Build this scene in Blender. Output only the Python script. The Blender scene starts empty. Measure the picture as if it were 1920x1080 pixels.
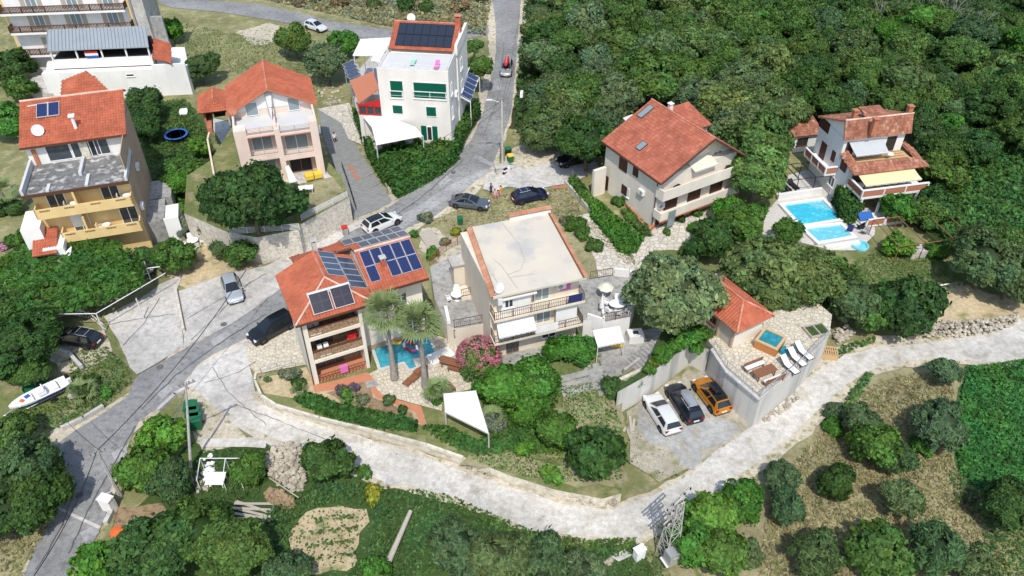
import bpy, bmesh, math, random
import numpy as np
from mathutils import Vector, Matrix, noise as mnoise
from math import sin, cos, pi, radians, sqrt, hypot, atan2
SC = bpy.context.scene
COL = SC.collection
random.seed(7)
# ------------------------------------------------------------------ camera, sky, sun, exposure
F, TH, CH = 1493.0, radians(39.5), 52.0
CT, ST = cos(TH), sin(TH)
cam = bpy.data.cameras.new('camera'); camo = bpy.data.objects.new('camera', cam); COL.objects.link(camo)
cam.sensor_width = 36.0; cam.lens = 36.0 * F / 1920.0; cam.clip_end = 4000; cam.clip_start = 0.5
camo.location = (0, 0, CH); camo.rotation_euler = (radians(90 - 39.5), 0, 0)
SC.camera = camo
world = bpy.data.worlds.new('World'); SC.world = world; world.use_nodes = True
wn = world.node_tree.nodes; wl = world.node_tree.links
sky = wn.new('ShaderNodeTexSky'); sky.sky_type = 'NISHITA'; sky.sun_disc = False
SUN_EL, SUN_AZ = radians(57), radians(176)      # azimuth clockwise from +Y (the view direction): the sun stands behind the camera
sky.sun_elevation = SUN_EL; sky.sun_rotation = SUN_AZ
sky.air_density = 1.2; sky.dust_density = 1.5
wl.new(sky.outputs[0], wn['Background'].inputs[0]); wn['Background'].inputs[1].default_value = 0.15
sl = bpy.data.lights.new('sun', 'SUN'); sl.energy = 3.1; sl.angle = radians(0.53); sl.color = (1.0, 0.95, 0.86)
so = bpy.data.objects.new('sun', sl); COL.objects.link(so)
so.rotation_euler = Vector((-sin(SUN_AZ) * cos(SUN_EL), -cos(SUN_AZ) * cos(SUN_EL), -sin(SUN_EL))).to_track_quat('-Z', 'Y').to_euler()
so.location = (0, -60, 120)
vs = SC.view_settings; vs.view_transform = 'Standard'; vs.look = 'None'; vs.exposure = 0.28; vs.gamma = 1.0; vs.use_curve_mapping = False
SC.cycles.max_bounces = 5; SC.cycles.diffuse_bounces = 3; SC.cycles.glossy_bounces = 2; SC.cycles.transmission_bounces = 3
SC.cycles.transparent_max_bounces = 4; SC.cycles.use_denoising = True
SC.cycles.sample_clamp_indirect = 4.0

# ------------------------------------------------------------------ from the photograph's pixels to points on real planes
def ray(px, py):
    u = (px - 960) / F; v = (540 - py) / F
    return (u, CT + v * ST, -ST + v * CT)
def at(px, py, z=0.0):
    d = ray(px, py); t = (z - CH) / d[2]
    return (d[0] * t, d[1] * t, z)
class Fr:
    """local frame of a house: x along its front, y into its depth, z up from its base"""
    def __init__(s, o, ang):
        s.o = o; s.ang = radians(ang); s.c = cos(s.ang); s.s = sin(s.ang)
    def L(s, x, y):
        x -= s.o[0]; y -= s.o[1]; return (x * s.c + y * s.s, -x * s.s + y * s.c)
    def W(s, x, y, z=0):
        return (s.o[0] + x * s.c - y * s.s, s.o[1] + x * s.s + y * s.c, s.o[2] + z)
    def top(s, px, py, z):
        p = at(px, py, z + s.o[2]); return s.L(p[0], p[1])
    def _r(s, px, py):
        d = ray(px, py); return s.L(0, 0), (d[0] * s.c + d[1] * s.s, -d[0] * s.s + d[1] * s.c, d[2])
    def front(s, px, py, y=0.0):
        c, d = s._r(px, py); t = (y - c[1]) / d[1]; return (c[0] + d[0] * t, CH + d[2] * t - s.o[2])
    def side(s, px, py, x):
        c, d = s._r(px, py); t = (x - c[0]) / d[0]; return (c[1] + d[1] * t, CH + d[2] * t - s.o[2])
# ------------------------------------------------------------------ mesh building
class MB:
    def __init__(s): s.v = []; s.f = []; s.m = []
    def add(s, vs, fs, m=0):
        o = len(s.v); s.v += [tuple(p) for p in vs]
        for f in fs: s.f.append(tuple(i + o for i in f)); s.m.append(m)
        return s
    def box(s, x0, x1, y0, y1, z0, z1, m=0):
        if x0 > x1: x0, x1 = x1, x0
        if y0 > y1: y0, y1 = y1, y0
        if z0 > z1: z0, z1 = z1, z0
        return s.add([(x0,y0,z0),(x1,y0,z0),(x1,y1,z0),(x0,y1,z0),(x0,y0,z1),(x1,y0,z1),(x1,y1,z1),(x0,y1,z1)],
                     [(0,3,2,1),(4,5,6,7),(0,1,5,4),(1,2,6,5),(2,3,7,6),(3,0,4,7)], m)
    def obox(s, c, size, rz=0, tilt=0, m=0):
        """box centred on c, tilted about its own x, turned about z"""
        R = Matrix.Rotation(rz, 3, 'Z') @ Matrix.Rotation(tilt, 3, 'X'); a, b, d = size[0]/2, size[1]/2, size[2]/2
        vs = [Vector(c) + R @ Vector(p) for p in [(-a,-b,-d),(a,-b,-d),(a,b,-d),(-a,b,-d),(-a,-b,d),(a,-b,d),(a,b,d),(-a,b,d)]]
        return s.add(vs, [(0,3,2,1),(4,5,6,7),(0,1,5,4),(1,2,6,5),(2,3,7,6),(3,0,4,7)], m)
    def prism(s, poly, z0, z1, m=0, mt=None):
        n = len(poly)
        ar = sum(poly[i][0]*poly[(i+1)%n][1]-poly[(i+1)%n][0]*poly[i][1] for i in range(n))
        if ar < 0: poly = poly[::-1]
        s.add([(p[0],p[1],z0) for p in poly]+[(p[0],p[1],z1) for p in poly],
              [tuple(range(n))[::-1]]+[(i,(i+1)%n,(i+1)%n+n,i+n) for i in range(n)], m)
        s.add([(p[0],p[1],z1) for p in poly], [tuple(range(n))], m if mt is None else mt)
        return s
    def slab(s, pts, th, m=0):
        """a flat 3-D polygon with thickness th below it"""
        n = len(pts); P = [Vector(p) for p in pts]
        N = (P[1]-P[0]).cross(P[2]-P[0]).normalized()
        if N.z < 0: P = P[::-1]; N = -N
        B = [p - N*th for p in P]
        return s.add(P+B, [tuple(range(n)), tuple(range(n, 2*n))[::-1]]+[((i+1)%n, i, i+n, (i+1)%n+n) for i in range(n)], m)
    def tube(s, p0, p1, r0, r1=None, n=6, m=0, cap=True):
        r1 = r0 if r1 is None else r1
        a = Vector(p0); b = Vector(p1); d = (b-a)
        if d.length < 1e-6: return s
        d.normalize(); x = d.orthogonal().normalized(); y = d.cross(x)
        vs = [a + (x*cos(2*pi*i/n)+y*sin(2*pi*i/n))*r0 for i in range(n)]+[b + (x*cos(2*pi*i/n)+y*sin(2*pi*i/n))*r1 for i in range(n)]
        fs = [(i,(i+1)%n,(i+1)%n+n,i+n) for i in range(n)]
        if cap: fs += [tuple(range(n))[::-1], tuple(range(n,2*n))]
        return s.add(vs, fs, m)
    def path(s, pts, r, n=6, m=0):
        for i in range(len(pts)-1): s.tube(pts[i], pts[i+1], r if not isinstance(r,(list,tuple)) else r[i], r if not isinstance(r,(list,tuple)) else r[i+1], n, m)
        return s
    def loft(s, rings, m=0, cap=True, closed=True):
        n = len(rings[0]); vs = [p for r in rings for p in r]; fs = []
        for k in range(len(rings)-1):
            for i in range(n if closed else n-1):
                fs.append((k*n+i, k*n+(i+1)%n, (k+1)*n+(i+1)%n, (k+1)*n+i))
        if cap: fs += [tuple(range(n))[::-1], tuple(range((len(rings)-1)*n, len(rings)*n))]
        return s.add(vs, fs, m)
    def lathe(s, prof, c=(0,0,0), n=12, m=0):
        return s.loft([[(c[0]+r*cos(2*pi*i/n), c[1]+r*sin(2*pi*i/n), c[2]+z) for i in range(n)] for r, z in prof], m)
    def ball(s, c, r, m=0, n=8, k=5):
        return s.lathe([(max(1e-3, r*sin(pi*j/k)), -r*cos(pi*j/k)) for j in range(k+1)], c, n, m)
    def build(s, name, mats, parent=None, smooth=False):
        me = bpy.data.meshes.new(name); me.from_pydata(s.v, [], s.f)
        if not isinstance(mats, (list, tuple)): mats = [mats]
        for q in mats: me.materials.append(q)
        if len(mats) > 1: me.polygons.foreach_set('material_index', s.m)
        if smooth: me.polygons.foreach_set('use_smooth', [True]*len(s.f))
        me.update()
        o = bpy.data.objects.new(name, me); COL.objects.link(o)
        if parent is not None: o.parent = parent
        return o
def fixn(o):
    bm = bmesh.new(); bm.from_mesh(o.data); bmesh.ops.recalc_face_normals(bm, faces=bm.faces); bm.to_mesh(o.data); bm.free(); return o
def tag(o, label=None, cat=None, group=None, kind=None):
    if label: o['label'] = label
    if cat: o['category'] = cat
    if group: o['group'] = group
    if kind: o['kind'] = kind
    return o
def thing(name, label, cat, loc=(0,0,0), rz=0.0, group=None):
    o = bpy.data.objects.new(name, None); COL.objects.link(o); o.location = loc; o.rotation_euler = (0,0,rz); o.empty_display_size = .3
    return tag(o, label, cat, group)
def house(name, label, fr, cat='house'):
    return thing(name, label, cat, fr.o, fr.ang)
def kids(o): return [c for c in KIDS.get(o.name, ())]
def copytree(root, loc, rz, label, group=None, scale=None, color=None):
    r = root.copy(); COL.objects.link(r); r.location = loc; r.rotation_euler = (0,0,rz)
    if label: r['label'] = label
    if group: r['group'] = group
    if scale is not None: r.scale = scale if isinstance(scale,(tuple,list)) else (scale,)*3
    if color is not None: r.color = color
    for ch in root.children:
        c = ch.copy(); COL.objects.link(c); c.parent = r
        if color is not None: c.color = color
        for g in ch.children:
            d = g.copy(); COL.objects.link(d); d.parent = c
            if color is not None: d.color = color
    return r
def put(fr, mb, name, mats, label, cat, group=None, smooth=False):
    """a loose thing given in the coordinates of a house frame"""
    o = mb.build(name, mats, None, smooth); o.location = fr.o; o.rotation_euler = (0,0,fr.ang); return tag(o, label, cat, group)
# ------------------------------------------------------------------ materials
def _n(nt, t, **k):
    n = nt.nodes.new(t)
    for a, b in k.items(): setattr(n, a, b)
    return n
def mat(name, c1, c2=None, scale=1.5, rough=.85, bump=0.0, bscale=30, metal=0.0, c3=None, s3=9.0, sharp=.25, spec=.3, coat=0, obj=False, stretch=None, wear=None):
    m = bpy.data.materials.new(name); m.use_nodes = True; nt = m.node_tree; b = nt.nodes['Principled BSDF']; L = nt.links.new
    b.inputs['Roughness'].default_value = rough; b.inputs['Metallic'].default_value = metal; b.inputs['Specular IOR Level'].default_value = spec
    if coat: b.inputs['Coat Weight'].default_value = coat; b.inputs['Coat Roughness'].default_value = .08
    b.inputs['Base Color'].default_value = (*c1, 1)
    if wear is None: wear = 2 if 'plaster' in name else 1 if bump >= .15 else 0
    pos = _n(nt, 'ShaderNodeTexCoord').outputs['Object'] if obj else _n(nt, 'ShaderNodeNewGeometry').outputs['Position']
    if c2 is not None:
        t = _n(nt, 'ShaderNodeTexNoise'); t.inputs['Scale'].default_value = scale; t.inputs['Detail'].default_value = 5; t.inputs['Roughness'].default_value = .62
        L(pos, t.inputs['Vector'])
        r = _n(nt, 'ShaderNodeMapRange'); r.inputs[1].default_value = .5-sharp; r.inputs[2].default_value = .5+sharp; L(t.outputs[0], r.inputs[0])
        x = _n(nt, 'ShaderNodeMix', data_type='RGBA'); L(r.outputs[0], x.inputs[0]); x.inputs[6].default_value = (*c1,1); x.inputs[7].default_value = (*c2,1)
        out = x.outputs[2]
        if c3 is not None:
            t3 = _n(nt, 'ShaderNodeTexNoise'); t3.inputs['Scale'].default_value = s3; t3.inputs['Detail'].default_value = 4
            if stretch:
                mp = _n(nt, 'ShaderNodeMapping'); mp.inputs['Scale'].default_value = stretch; L(pos, mp.inputs['Vector']); L(mp.outputs[0], t3.inputs['Vector'])
            else: L(pos, t3.inputs['Vector'])
            r3 = _n(nt, 'ShaderNodeMapRange'); r3.inputs[1].default_value = .52; r3.inputs[2].default_value = .68; L(t3.outputs[0], r3.inputs[0])
            x3 = _n(nt, 'ShaderNodeMix', data_type='RGBA'); L(r3.outputs[0], x3.inputs[0]); L(out, x3.inputs[6]); x3.inputs[7].default_value = (*c3,1); out = x3.outputs[2]
        if wear:
            for sc_, lo, hi in (((.16,.16,.16),.80,1.14),((2.6,2.6,2.6),.86,1.12),((11,11,11),.84,1.14)) if wear == 1 else (((.9,.9,.10),.93,1.03),((.3,.3,.3),.93,1.04),((14,14,14),.95,1.04)):
                mp = _n(nt, 'ShaderNodeMapping'); mp.inputs['Scale'].default_value = sc_; L(pos, mp.inputs['Vector']); tn = _n(nt, 'ShaderNodeTexNoise'); tn.inputs['Scale'].default_value = 1; tn.inputs['Detail'].default_value = 3; L(mp.outputs[0], tn.inputs['Vector'])
                mr = _n(nt, 'ShaderNodeMapRange'); mr.inputs[1].default_value = .32; mr.inputs[2].default_value = .68; mr.inputs[3].default_value = lo; mr.inputs[4].default_value = hi; L(tn.outputs[0], mr.inputs[0])
                xm = _n(nt, 'ShaderNodeMix', data_type='RGBA', blend_type='MULTIPLY'); xm.inputs[0].default_value = 1; L(out, xm.inputs[6]); L(mr.outputs[0], xm.inputs[7]); out = xm.outputs[2]
        L(out, b.inputs['Base Color'])
    if bump:
        t2 = _n(nt, 'ShaderNodeTexNoise'); t2.inputs['Scale'].default_value = bscale; t2.inputs['Detail'].default_value = 4; L(pos, t2.inputs['Vector'])
        bp = _n(nt, 'ShaderNodeBump'); bp.inputs['Strength'].default_value = bump; bp.inputs['Distance'].default_value = .08; L(t2.outputs[0], bp.inputs['Height']); L(bp.outputs[0], b.inputs['Normal'])
    return m
def island(name, c1, c2, c3=None, rough=.85, spec=.2):
    """each loose piece (tile, stone, plank) its own shade, with a fine grain"""
    m = mat(name, c1, rough=rough, spec=spec); nt = m.node_tree; b = nt.nodes['Principled BSDF']; L = nt.links.new
    g = _n(nt, 'ShaderNodeNewGeometry'); cr = _n(nt, 'ShaderNodeValToRGB'); L(g.outputs['Random Per Island'], cr.inputs[0])
    e = cr.color_ramp.elements; e[0].color = (*c1,1); e[1].color = (*c2,1)
    if c3 is not None: q = e.new(.88); q.color = (*c2,1); e[-1].color = (*c3,1)
    t = _n(nt, 'ShaderNodeTexNoise'); t.inputs['Scale'].default_value = .7; t.inputs['Detail'].default_value = 5; L(g.outputs['Position'], t.inputs['Vector'])
    r = _n(nt, 'ShaderNodeMapRange'); r.inputs[1].default_value = .3; r.inputs[2].default_value = .7; r.inputs[3].default_value = .78; r.inputs[4].default_value = 1.12; L(t.outputs[0], r.inputs[0])
    x = _n(nt, 'ShaderNodeMix', data_type='RGBA', blend_type='MULTIPLY'); x.inputs[0].default_value = 1; L(cr.outputs[0], x.inputs[6]); L(r.outputs[0], x.inputs[7]); L(x.outputs[2], b.inputs['Base Color'])
    return m
def leafmat(name, base, tint=True):
    """leaf colour = the object's own colour x the leaf's own shade"""
    m = bpy.data.materials.new(name); m.use_nodes = True; nt = m.node_tree; b = nt.nodes['Principled BSDF']; L = nt.links.new
    b.inputs['Roughness'].default_value = .62; b.inputs['Specular IOR Level'].default_value = .25
    a = _n(nt, 'ShaderNodeAttribute', attribute_name='shade'); oi = _n(nt, 'ShaderNodeObjectInfo')
    x = _n(nt, 'ShaderNodeMix', data_type='RGBA', blend_type='MULTIPLY'); x.inputs[0].default_value = 1
    if tint: L(oi.outputs['Color'], x.inputs[6])
    else: x.inputs[6].default_value = (*base,1)
    L(a.outputs['Color'], x.inputs[7]); L(x.outputs[2], b.inputs['Base Color'])
    tr = _n(nt, 'ShaderNodeBsdfTranslucent'); hs = _n(nt, 'ShaderNodeHueSaturation'); hs.inputs['Hue'].default_value = .485; hs.inputs['Value'].default_value = 1.5
    L(x.outputs[2], hs.inputs['Color']); L(hs.outputs[0], tr.inputs[0])
    ms = _n(nt, 'ShaderNodeMixShader'); ms.inputs[0].default_value = .34
    L(b.outputs[0], ms.inputs[1]); L(tr.outputs[0], ms.inputs[2]); L(ms.outputs[0], nt.nodes['Material Output'].inputs[0])
    return m
def glassmat(name, c, rough=.08): return mat(name, c, rough=rough, spec=.8)
M = {}
M['leaf'] = leafmat('leaf', (.05,.1,.03))
M['asphalt'] = mat('asphalt', (.225,.227,.228), (.285,.286,.285), .22, .92, .25, 60, c3=(.19,.19,.19), s3=1.6)
M['asphalt_old'] = mat('worn_asphalt', (.31,.315,.32), (.38,.38,.375), .35, .92, .3, 40, c3=(.25,.25,.25), s3=2.2)
M['concrete'] = mat('concrete', (.455,.44,.415), (.54,.52,.49), .45, .9, .2, 30, c3=(.38,.37,.36), s3=1.1)
M['concrete_grey'] = mat('grey_concrete', (.30,.30,.285), (.42,.415,.40), .6, .9, .2, 30, c3=(.24,.24,.23), s3=1.7)
M['gravel'] = mat('pale_gravel', (.50,.48,.44), (.60,.575,.535), .3, .95, .2, 30, c3=(.41,.39,.33), s3=.8)
M['gravel_grey'] = mat('grey_gravel', (.31,.315,.315), (.42,.415,.40), .5, .95, .5, 25, c3=(.36,.33,.25), s3=.8)
M['dust'] = mat('dusty_verge', (.47,.41,.31), (.58,.53,.44), .8, .95, .4, 30, c3=(.24,.24,.10), s3=1.8)
M['tar'] = mat('tar_seam', (.12,.12,.12), rough=.9)
M['yard'] = mat('dusty_yard', (.36,.325,.245), (.45,.42,.35), .5, .95, .6, 20, c3=(.20,.215,.10), s3=.7)
M['dry'] = mat('dry_grass', (.25,.23,.12), (.37,.335,.205), .55, .95, .8, 14, c3=(.14,.175,.055), s3=.8)
M['meadow'] = mat('meadow', (.165,.19,.07), (.28,.26,.13), .16, .95, .8, 14, c3=(.36,.32,.19), s3=.7)
M['lawn'] = mat('lawn', (.10,.145,.04), (.22,.225,.095), .5, .95, .8, 18, c3=(.29,.26,.14), s3=.6)
M['green'] = mat('green_ground', (.035,.075,.018), (.075,.12,.03), .5, .95, .9, 12)
M['field'] = mat('bright_field', (.022,.10,.022), (.05,.145,.03), .8, .95, .9, 9, c3=(.085,.12,.04), s3=.5)
M['soil'] = mat('soil', (.25,.17,.095), (.36,.27,.17), 1.2, .95, .7, 14, c3=(.16,.12,.07), s3=2)
M['sand'] = mat('sandy_soil', (.42,.33,.20), (.52,.43,.28), .9, .95, .5, 14, c3=(.20,.215,.085), s3=.6)
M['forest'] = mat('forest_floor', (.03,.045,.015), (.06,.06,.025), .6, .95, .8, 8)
M['cream'] = mat('cream_plaster', (.74,.68,.585), (.78,.725,.63), .5, .9, .08, 60)
M['white'] = mat('white_plaster', (.80,.79,.775), (.745,.735,.715), .35, .9, .08, 60)
M['warm_white'] = mat('warm_white_plaster', (.80,.765,.72), (.755,.715,.665), .35, .9, .08, 60)
M['pink'] = mat('pink_plaster', (.74,.585,.50), (.77,.625,.545), .5, .9, .08, 60)
M['yellow'] = mat('yellow_plaster', (.72,.52,.235), (.76,.565,.28), .5, .9, .08, 60)
M['brown_wall'] = mat('brown_and_shaded_plaster', (.40,.29,.20), (.47,.36,.27), .6, .9, .1, 40)  # brown plaster; also the painted shade on the yellow house's right side
M['beige'] = mat('beige_plaster', (.68,.60,.49), (.72,.65,.545), .5, .9, .08, 60)
M['roofscreed'] = mat('roof_screed', (.61,.55,.445), (.53,.49,.42), .35, .9, .1, 30, c3=(.44,.425,.40), s3=.4)
M['stained'] = mat('stained_concrete', (.10,.10,.10), (.24,.24,.235), 1.1, .9, .15, 20, c3=(.50,.49,.47), s3=1.6)
M['stainwall'] = mat('streaked_wall', (.63,.615,.58), (.55,.535,.50), .5, .9, .1, 30, c3=(.36,.355,.345), s3=1.0, stretch=(.8,.8,.05))
M['stonewall'] = mat('rubble_wall', (.56,.515,.44), (.66,.62,.545), 1.3, .9, .9, 5.5, c3=(.40,.36,.28), s3=4)
M['garden_wall'] = mat('ochre_garden_wall', (.60,.55,.45), (.68,.635,.545), .6, .9, .15, 20, c3=(.48,.43,.33), s3=1.2)
M['tile'] = island('roof_tile', (.37,.095,.055), (.45,.13,.075), (.31,.08,.05))
M['tile_orange'] = island('orange_tile', (.385,.108,.060), (.445,.135,.076), (.33,.09,.052))
M['tile_old'] = island('weathered_tile', (.25,.10,.062), (.40,.18,.12), (.48,.31,.23))
M['tile_pale'] = island('faded_tile', (.44,.20,.115), (.52,.27,.165), (.38,.16,.09))
M['tile_red'] = island('red_tile', (.34,.105,.066), (.415,.14,.088), (.44,.17,.115))
M['ridge'] = island('ridge_tile', (.48,.17,.10), (.58,.27,.19))
M['ridge_pale'] = island('pale_ridge', (.62,.42,.33), (.70,.53,.44))
M['underroof'] = mat('roof_boards', (.16,.085,.05))
M['terracotta'] = mat('terracotta', (.42,.15,.085), (.50,.20,.12), 4, .8)
M['brick'] = mat('brick_red', (.40,.15,.085), (.46,.19,.115), 5, .85)
M['wood'] = mat('brown_wood', (.20,.085,.045), (.27,.12,.065), 6, .6)
M['wood_pale'] = mat('grey_wood', (.36,.32,.27), (.48,.44,.38), 5, .8)
M['wood_new'] = mat('raw_wood', (.50,.33,.17), (.58,.41,.23), 5, .8)
M['wood_dark'] = mat('dark_wood', (.085,.04,.025), (.11,.055,.035), 6, .6)
M['shutter_brown'] = mat('brown_shutter', (.075,.03,.022), rough=.5)
M['shutter_green'] = mat('green_shutter', (.0,.105,.062), rough=.5)
M['black'] = mat('black_metal', (.018,.018,.02), rough=.5)
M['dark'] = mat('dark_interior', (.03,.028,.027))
M['metal'] = mat('galvanised_steel', (.48,.49,.50), (.56,.57,.58), 3, .45, metal=.6)
M['metal_light'] = mat('pale_metal', (.66,.66,.66), rough=.5)
M['alu'] = mat('aluminium', (.62,.63,.65), rough=.4, metal=.5)
M['plastic_white'] = mat('white_plastic', (.80,.80,.80), rough=.45)
M['fabric_white'] = mat('white_canvas', (.80,.795,.78), (.73,.725,.71), 1.2, .9, wear=2)
M['fabric_cream'] = mat('cream_canvas', (.74,.62,.36), (.70,.58,.33), 1.2, .9)
M['glass'] = glassmat('window_glass', (.05,.065,.075))
M['glass_pale'] = glassmat('pale_glass', (.22,.28,.30), .15)
M['glass_car'] = glassmat('car_glass', (.012,.016,.02), .04)
M['tyre'] = mat('tyre_rubber', (.02,.02,.021), rough=.8)
M['rim'] = mat('rim_alloy', (.45,.46,.47), rough=.3, metal=.7)
M['red'] = mat('red_paint', (.48,.03,.03), rough=.4)
M['pinkcloth'] = mat('pink_cloth', (.62,.16,.42), rough=.9)
M['blue'] = mat('blue_plastic', (.03,.12,.42), rough=.5)
M['navy'] = mat('navy_cloth', (.02,.03,.12), rough=.9)
M['yellowp'] = mat('yellow_plastic', (.74,.52,.06), rough=.5)
M['greenbin'] = mat('green_plastic', (.015,.13,.06), rough=.45)
M['orange'] = mat('orange_plastic', (.66,.14,.04), rough=.5)
M['deck_red'] = mat('terracotta_paving', (.46,.18,.10), (.53,.235,.14), 2.5, .85)
M['skin'] = mat('skin', (.50,.29,.20), rough=.6)
M['hair'] = mat('dark_hair', (.03,.02,.015), rough=.6)
M['mint'] = mat('mint_canvas', (.36,.56,.48), rough=.8); M['grey_canvas'] = mat('grey_canvas', (.40,.42,.45), (.46,.48,.50), 2, .9)
M['stone'] = island('loose_stone', (.34,.30,.235), (.52,.475,.39), (.24,.21,.16))
M['roof_steel'] = mat('steel_roof', (.27,.31,.345), (.33,.37,.40), .4, .5)
M['wood_tub'] = mat('tub_wood', (.42,.17,.05), (.50,.21,.07), 4, .6)
M['concrete_pale'] = mat('pale_screed', (.52,.53,.54), (.60,.60,.60), .5, .9)
M['fabric_cream2'] = mat('faded_canvas', (.70,.665,.56), (.65,.61,.50), 1.5, .9)
def water(name, c1, c2):
    m = mat(name, c1, c2, 1.6, .05, .5, 3.2, spec=.5, sharp=.2, c3=tuple(min(1,x*1.35) for x in c2), s3=2.6, wear=0); return m
M['pool_a'] = water('teal_pool_water', (.035,.27,.36), (.05,.31,.40))
M['pool_b'] = water('bright_pool_water', (.03,.42,.60), (.06,.47,.64))
M['pool_c'] = water('pale_pool_water', (.14,.50,.62), (.17,.53,.65))
M['pool_d'] = water('tub_water', (.02,.19,.24), (.03,.22,.28))
def crazy_paving(name, c1, c2, joint, scale):
    m = mat(name, c1, rough=.9); nt = m.node_tree; b = nt.nodes['Principled BSDF']; L = nt.links.new
    g = _n(nt, 'ShaderNodeNewGeometry'); v = _n(nt, 'ShaderNodeTexVoronoi'); v.inputs['Scale'].default_value = scale; v.feature = 'F1'; L(g.outputs['Position'], v.inputs['Vector'])
    e = _n(nt, 'ShaderNodeTexVoronoi'); e.inputs['Scale'].default_value = scale; e.feature = 'DISTANCE_TO_EDGE'; L(g.outputs['Position'], e.inputs['Vector'])
    sx = _n(nt, 'ShaderNodeSeparateColor'); L(v.outputs['Color'], sx.inputs[0])
    x = _n(nt, 'ShaderNodeMix', data_type='RGBA'); L(sx.outputs[0], x.inputs[0]); x.inputs[6].default_value = (*c1,1); x.inputs[7].default_value = (*c2,1)
    r = _n(nt, 'ShaderNodeMapRange'); r.inputs[1].default_value = .03; r.inputs[2].default_value = .09; L(e.outputs['Distance'], r.inputs[0])
    y = _n(nt, 'ShaderNodeMix', data_type='RGBA'); L(r.outputs[0], y.inputs[0]); y.inputs[6].default_value = (*joint,1); L(x.outputs[2], y.inputs[7]); L(y.outputs[2], b.inputs['Base Color'])
    bp = _n(nt, 'ShaderNodeBump'); bp.inputs['Strength'].default_value = .5; bp.inputs['Distance'].default_value = .04; L(r.outputs[0], bp.inputs['Height']); L(bp.outputs[0], b.inputs['Normal'])
    return m
M['crazy'] = crazy_paving('crazy_paving', (.53,.475,.375), (.63,.575,.475), (.38,.34,.27), 2.6)
M['crazy_brown'] = crazy_paving('brown_stone', (.30,.185,.11), (.44,.30,.19), (.17,.11,.07), 4.2)
M['crazy_big'] = crazy_paving('rough_paving', (.52,.48,.41), (.63,.59,.51), (.36,.34,.28), 1.5)
def block_paving(name, c1, c2, joint, ang):
    m = mat(name, c1, rough=.9); nt = m.node_tree; b = nt.nodes['Principled BSDF']; L = nt.links.new
    g = _n(nt, 'ShaderNodeNewGeometry'); mp = _n(nt, 'ShaderNodeMapping'); mp.inputs['Rotation'].default_value = (0,0,ang); L(g.outputs['Position'], mp.inputs['Vector'])
    br = _n(nt, 'ShaderNodeTexBrick'); L(mp.outputs[0], br.inputs['Vector']); br.inputs['Scale'].default_value = 1.0
    br.inputs['Brick Width'].default_value = .62; br.inputs['Row Height'].default_value = .34; br.inputs['Mortar Size'].default_value = .025
    br.inputs['Color1'].default_value = (*c1,1); br.inputs['Color2'].default_value = (*c2,1); br.inputs['Mortar'].default_value = (*joint,1)
    L(br.outputs['Color'], b.inputs['Base Color']); return m
M['pavers'] = block_paving('driveway_pavers', (.22,.225,.22), (.27,.275,.27), (.16,.165,.16), radians(-14))
M['slab_tiles'] = block_paving('terrace_tiles', (.52,.50,.47), (.57,.55,.52), (.44,.42,.40), radians(10))
def solar_cells(name, c, line, nx, ny):
    m = mat(name, c, rough=.22, spec=.5); nt = m.node_tree; b = nt.nodes['Principled BSDF']; L = nt.links.new
    tc = _n(nt, 'ShaderNodeTexCoord'); sp = _n(nt, 'ShaderNodeSeparateXYZ'); L(tc.outputs['Generated'], sp.inputs[0]); o = []
    for k, n in ((0, nx), (1, ny)):
        a = _n(nt, 'ShaderNodeMath', operation='MULTIPLY'); L(sp.outputs[k], a.inputs[0]); a.inputs[1].default_value = n
        f = _n(nt, 'ShaderNodeMath', operation='FRACT'); L(a.outputs[0], f.inputs[0])
        g = _n(nt, 'ShaderNodeMath', operation='LESS_THAN'); L(f.outputs[0], g.inputs[0]); g.inputs[1].default_value = .1; o.append(g)
    q = _n(nt, 'ShaderNodeMath', operation='MAXIMUM'); L(o[0].outputs[0], q.inputs[0]); L(o[1].outputs[0], q.inputs[1])
    x = _n(nt, 'ShaderNodeMix', data_type='RGBA'); L(q.outputs[0], x.inputs[0]); x.inputs[6].default_value = (*c,1); x.inputs[7].default_value = (*line,1); L(x.outputs[2], b.inputs['Base Color'])
    return m
M['cells_blue'] = solar_cells('blue_cells', (.012,.022,.085), (.06,.08,.17), 6, 10)
M['cells_grey'] = solar_cells('grey_cells', (.055,.075,.125), (.10,.12,.17), 1, 6)
M['cells_black'] = solar_cells('black_cells', (.022,.03,.05), (.03,.04,.06), 6, 10)
M['cells_dark'] = solar_cells('collector_glass', (.012,.012,.028), (.03,.03,.05), 2, 2)

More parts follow.
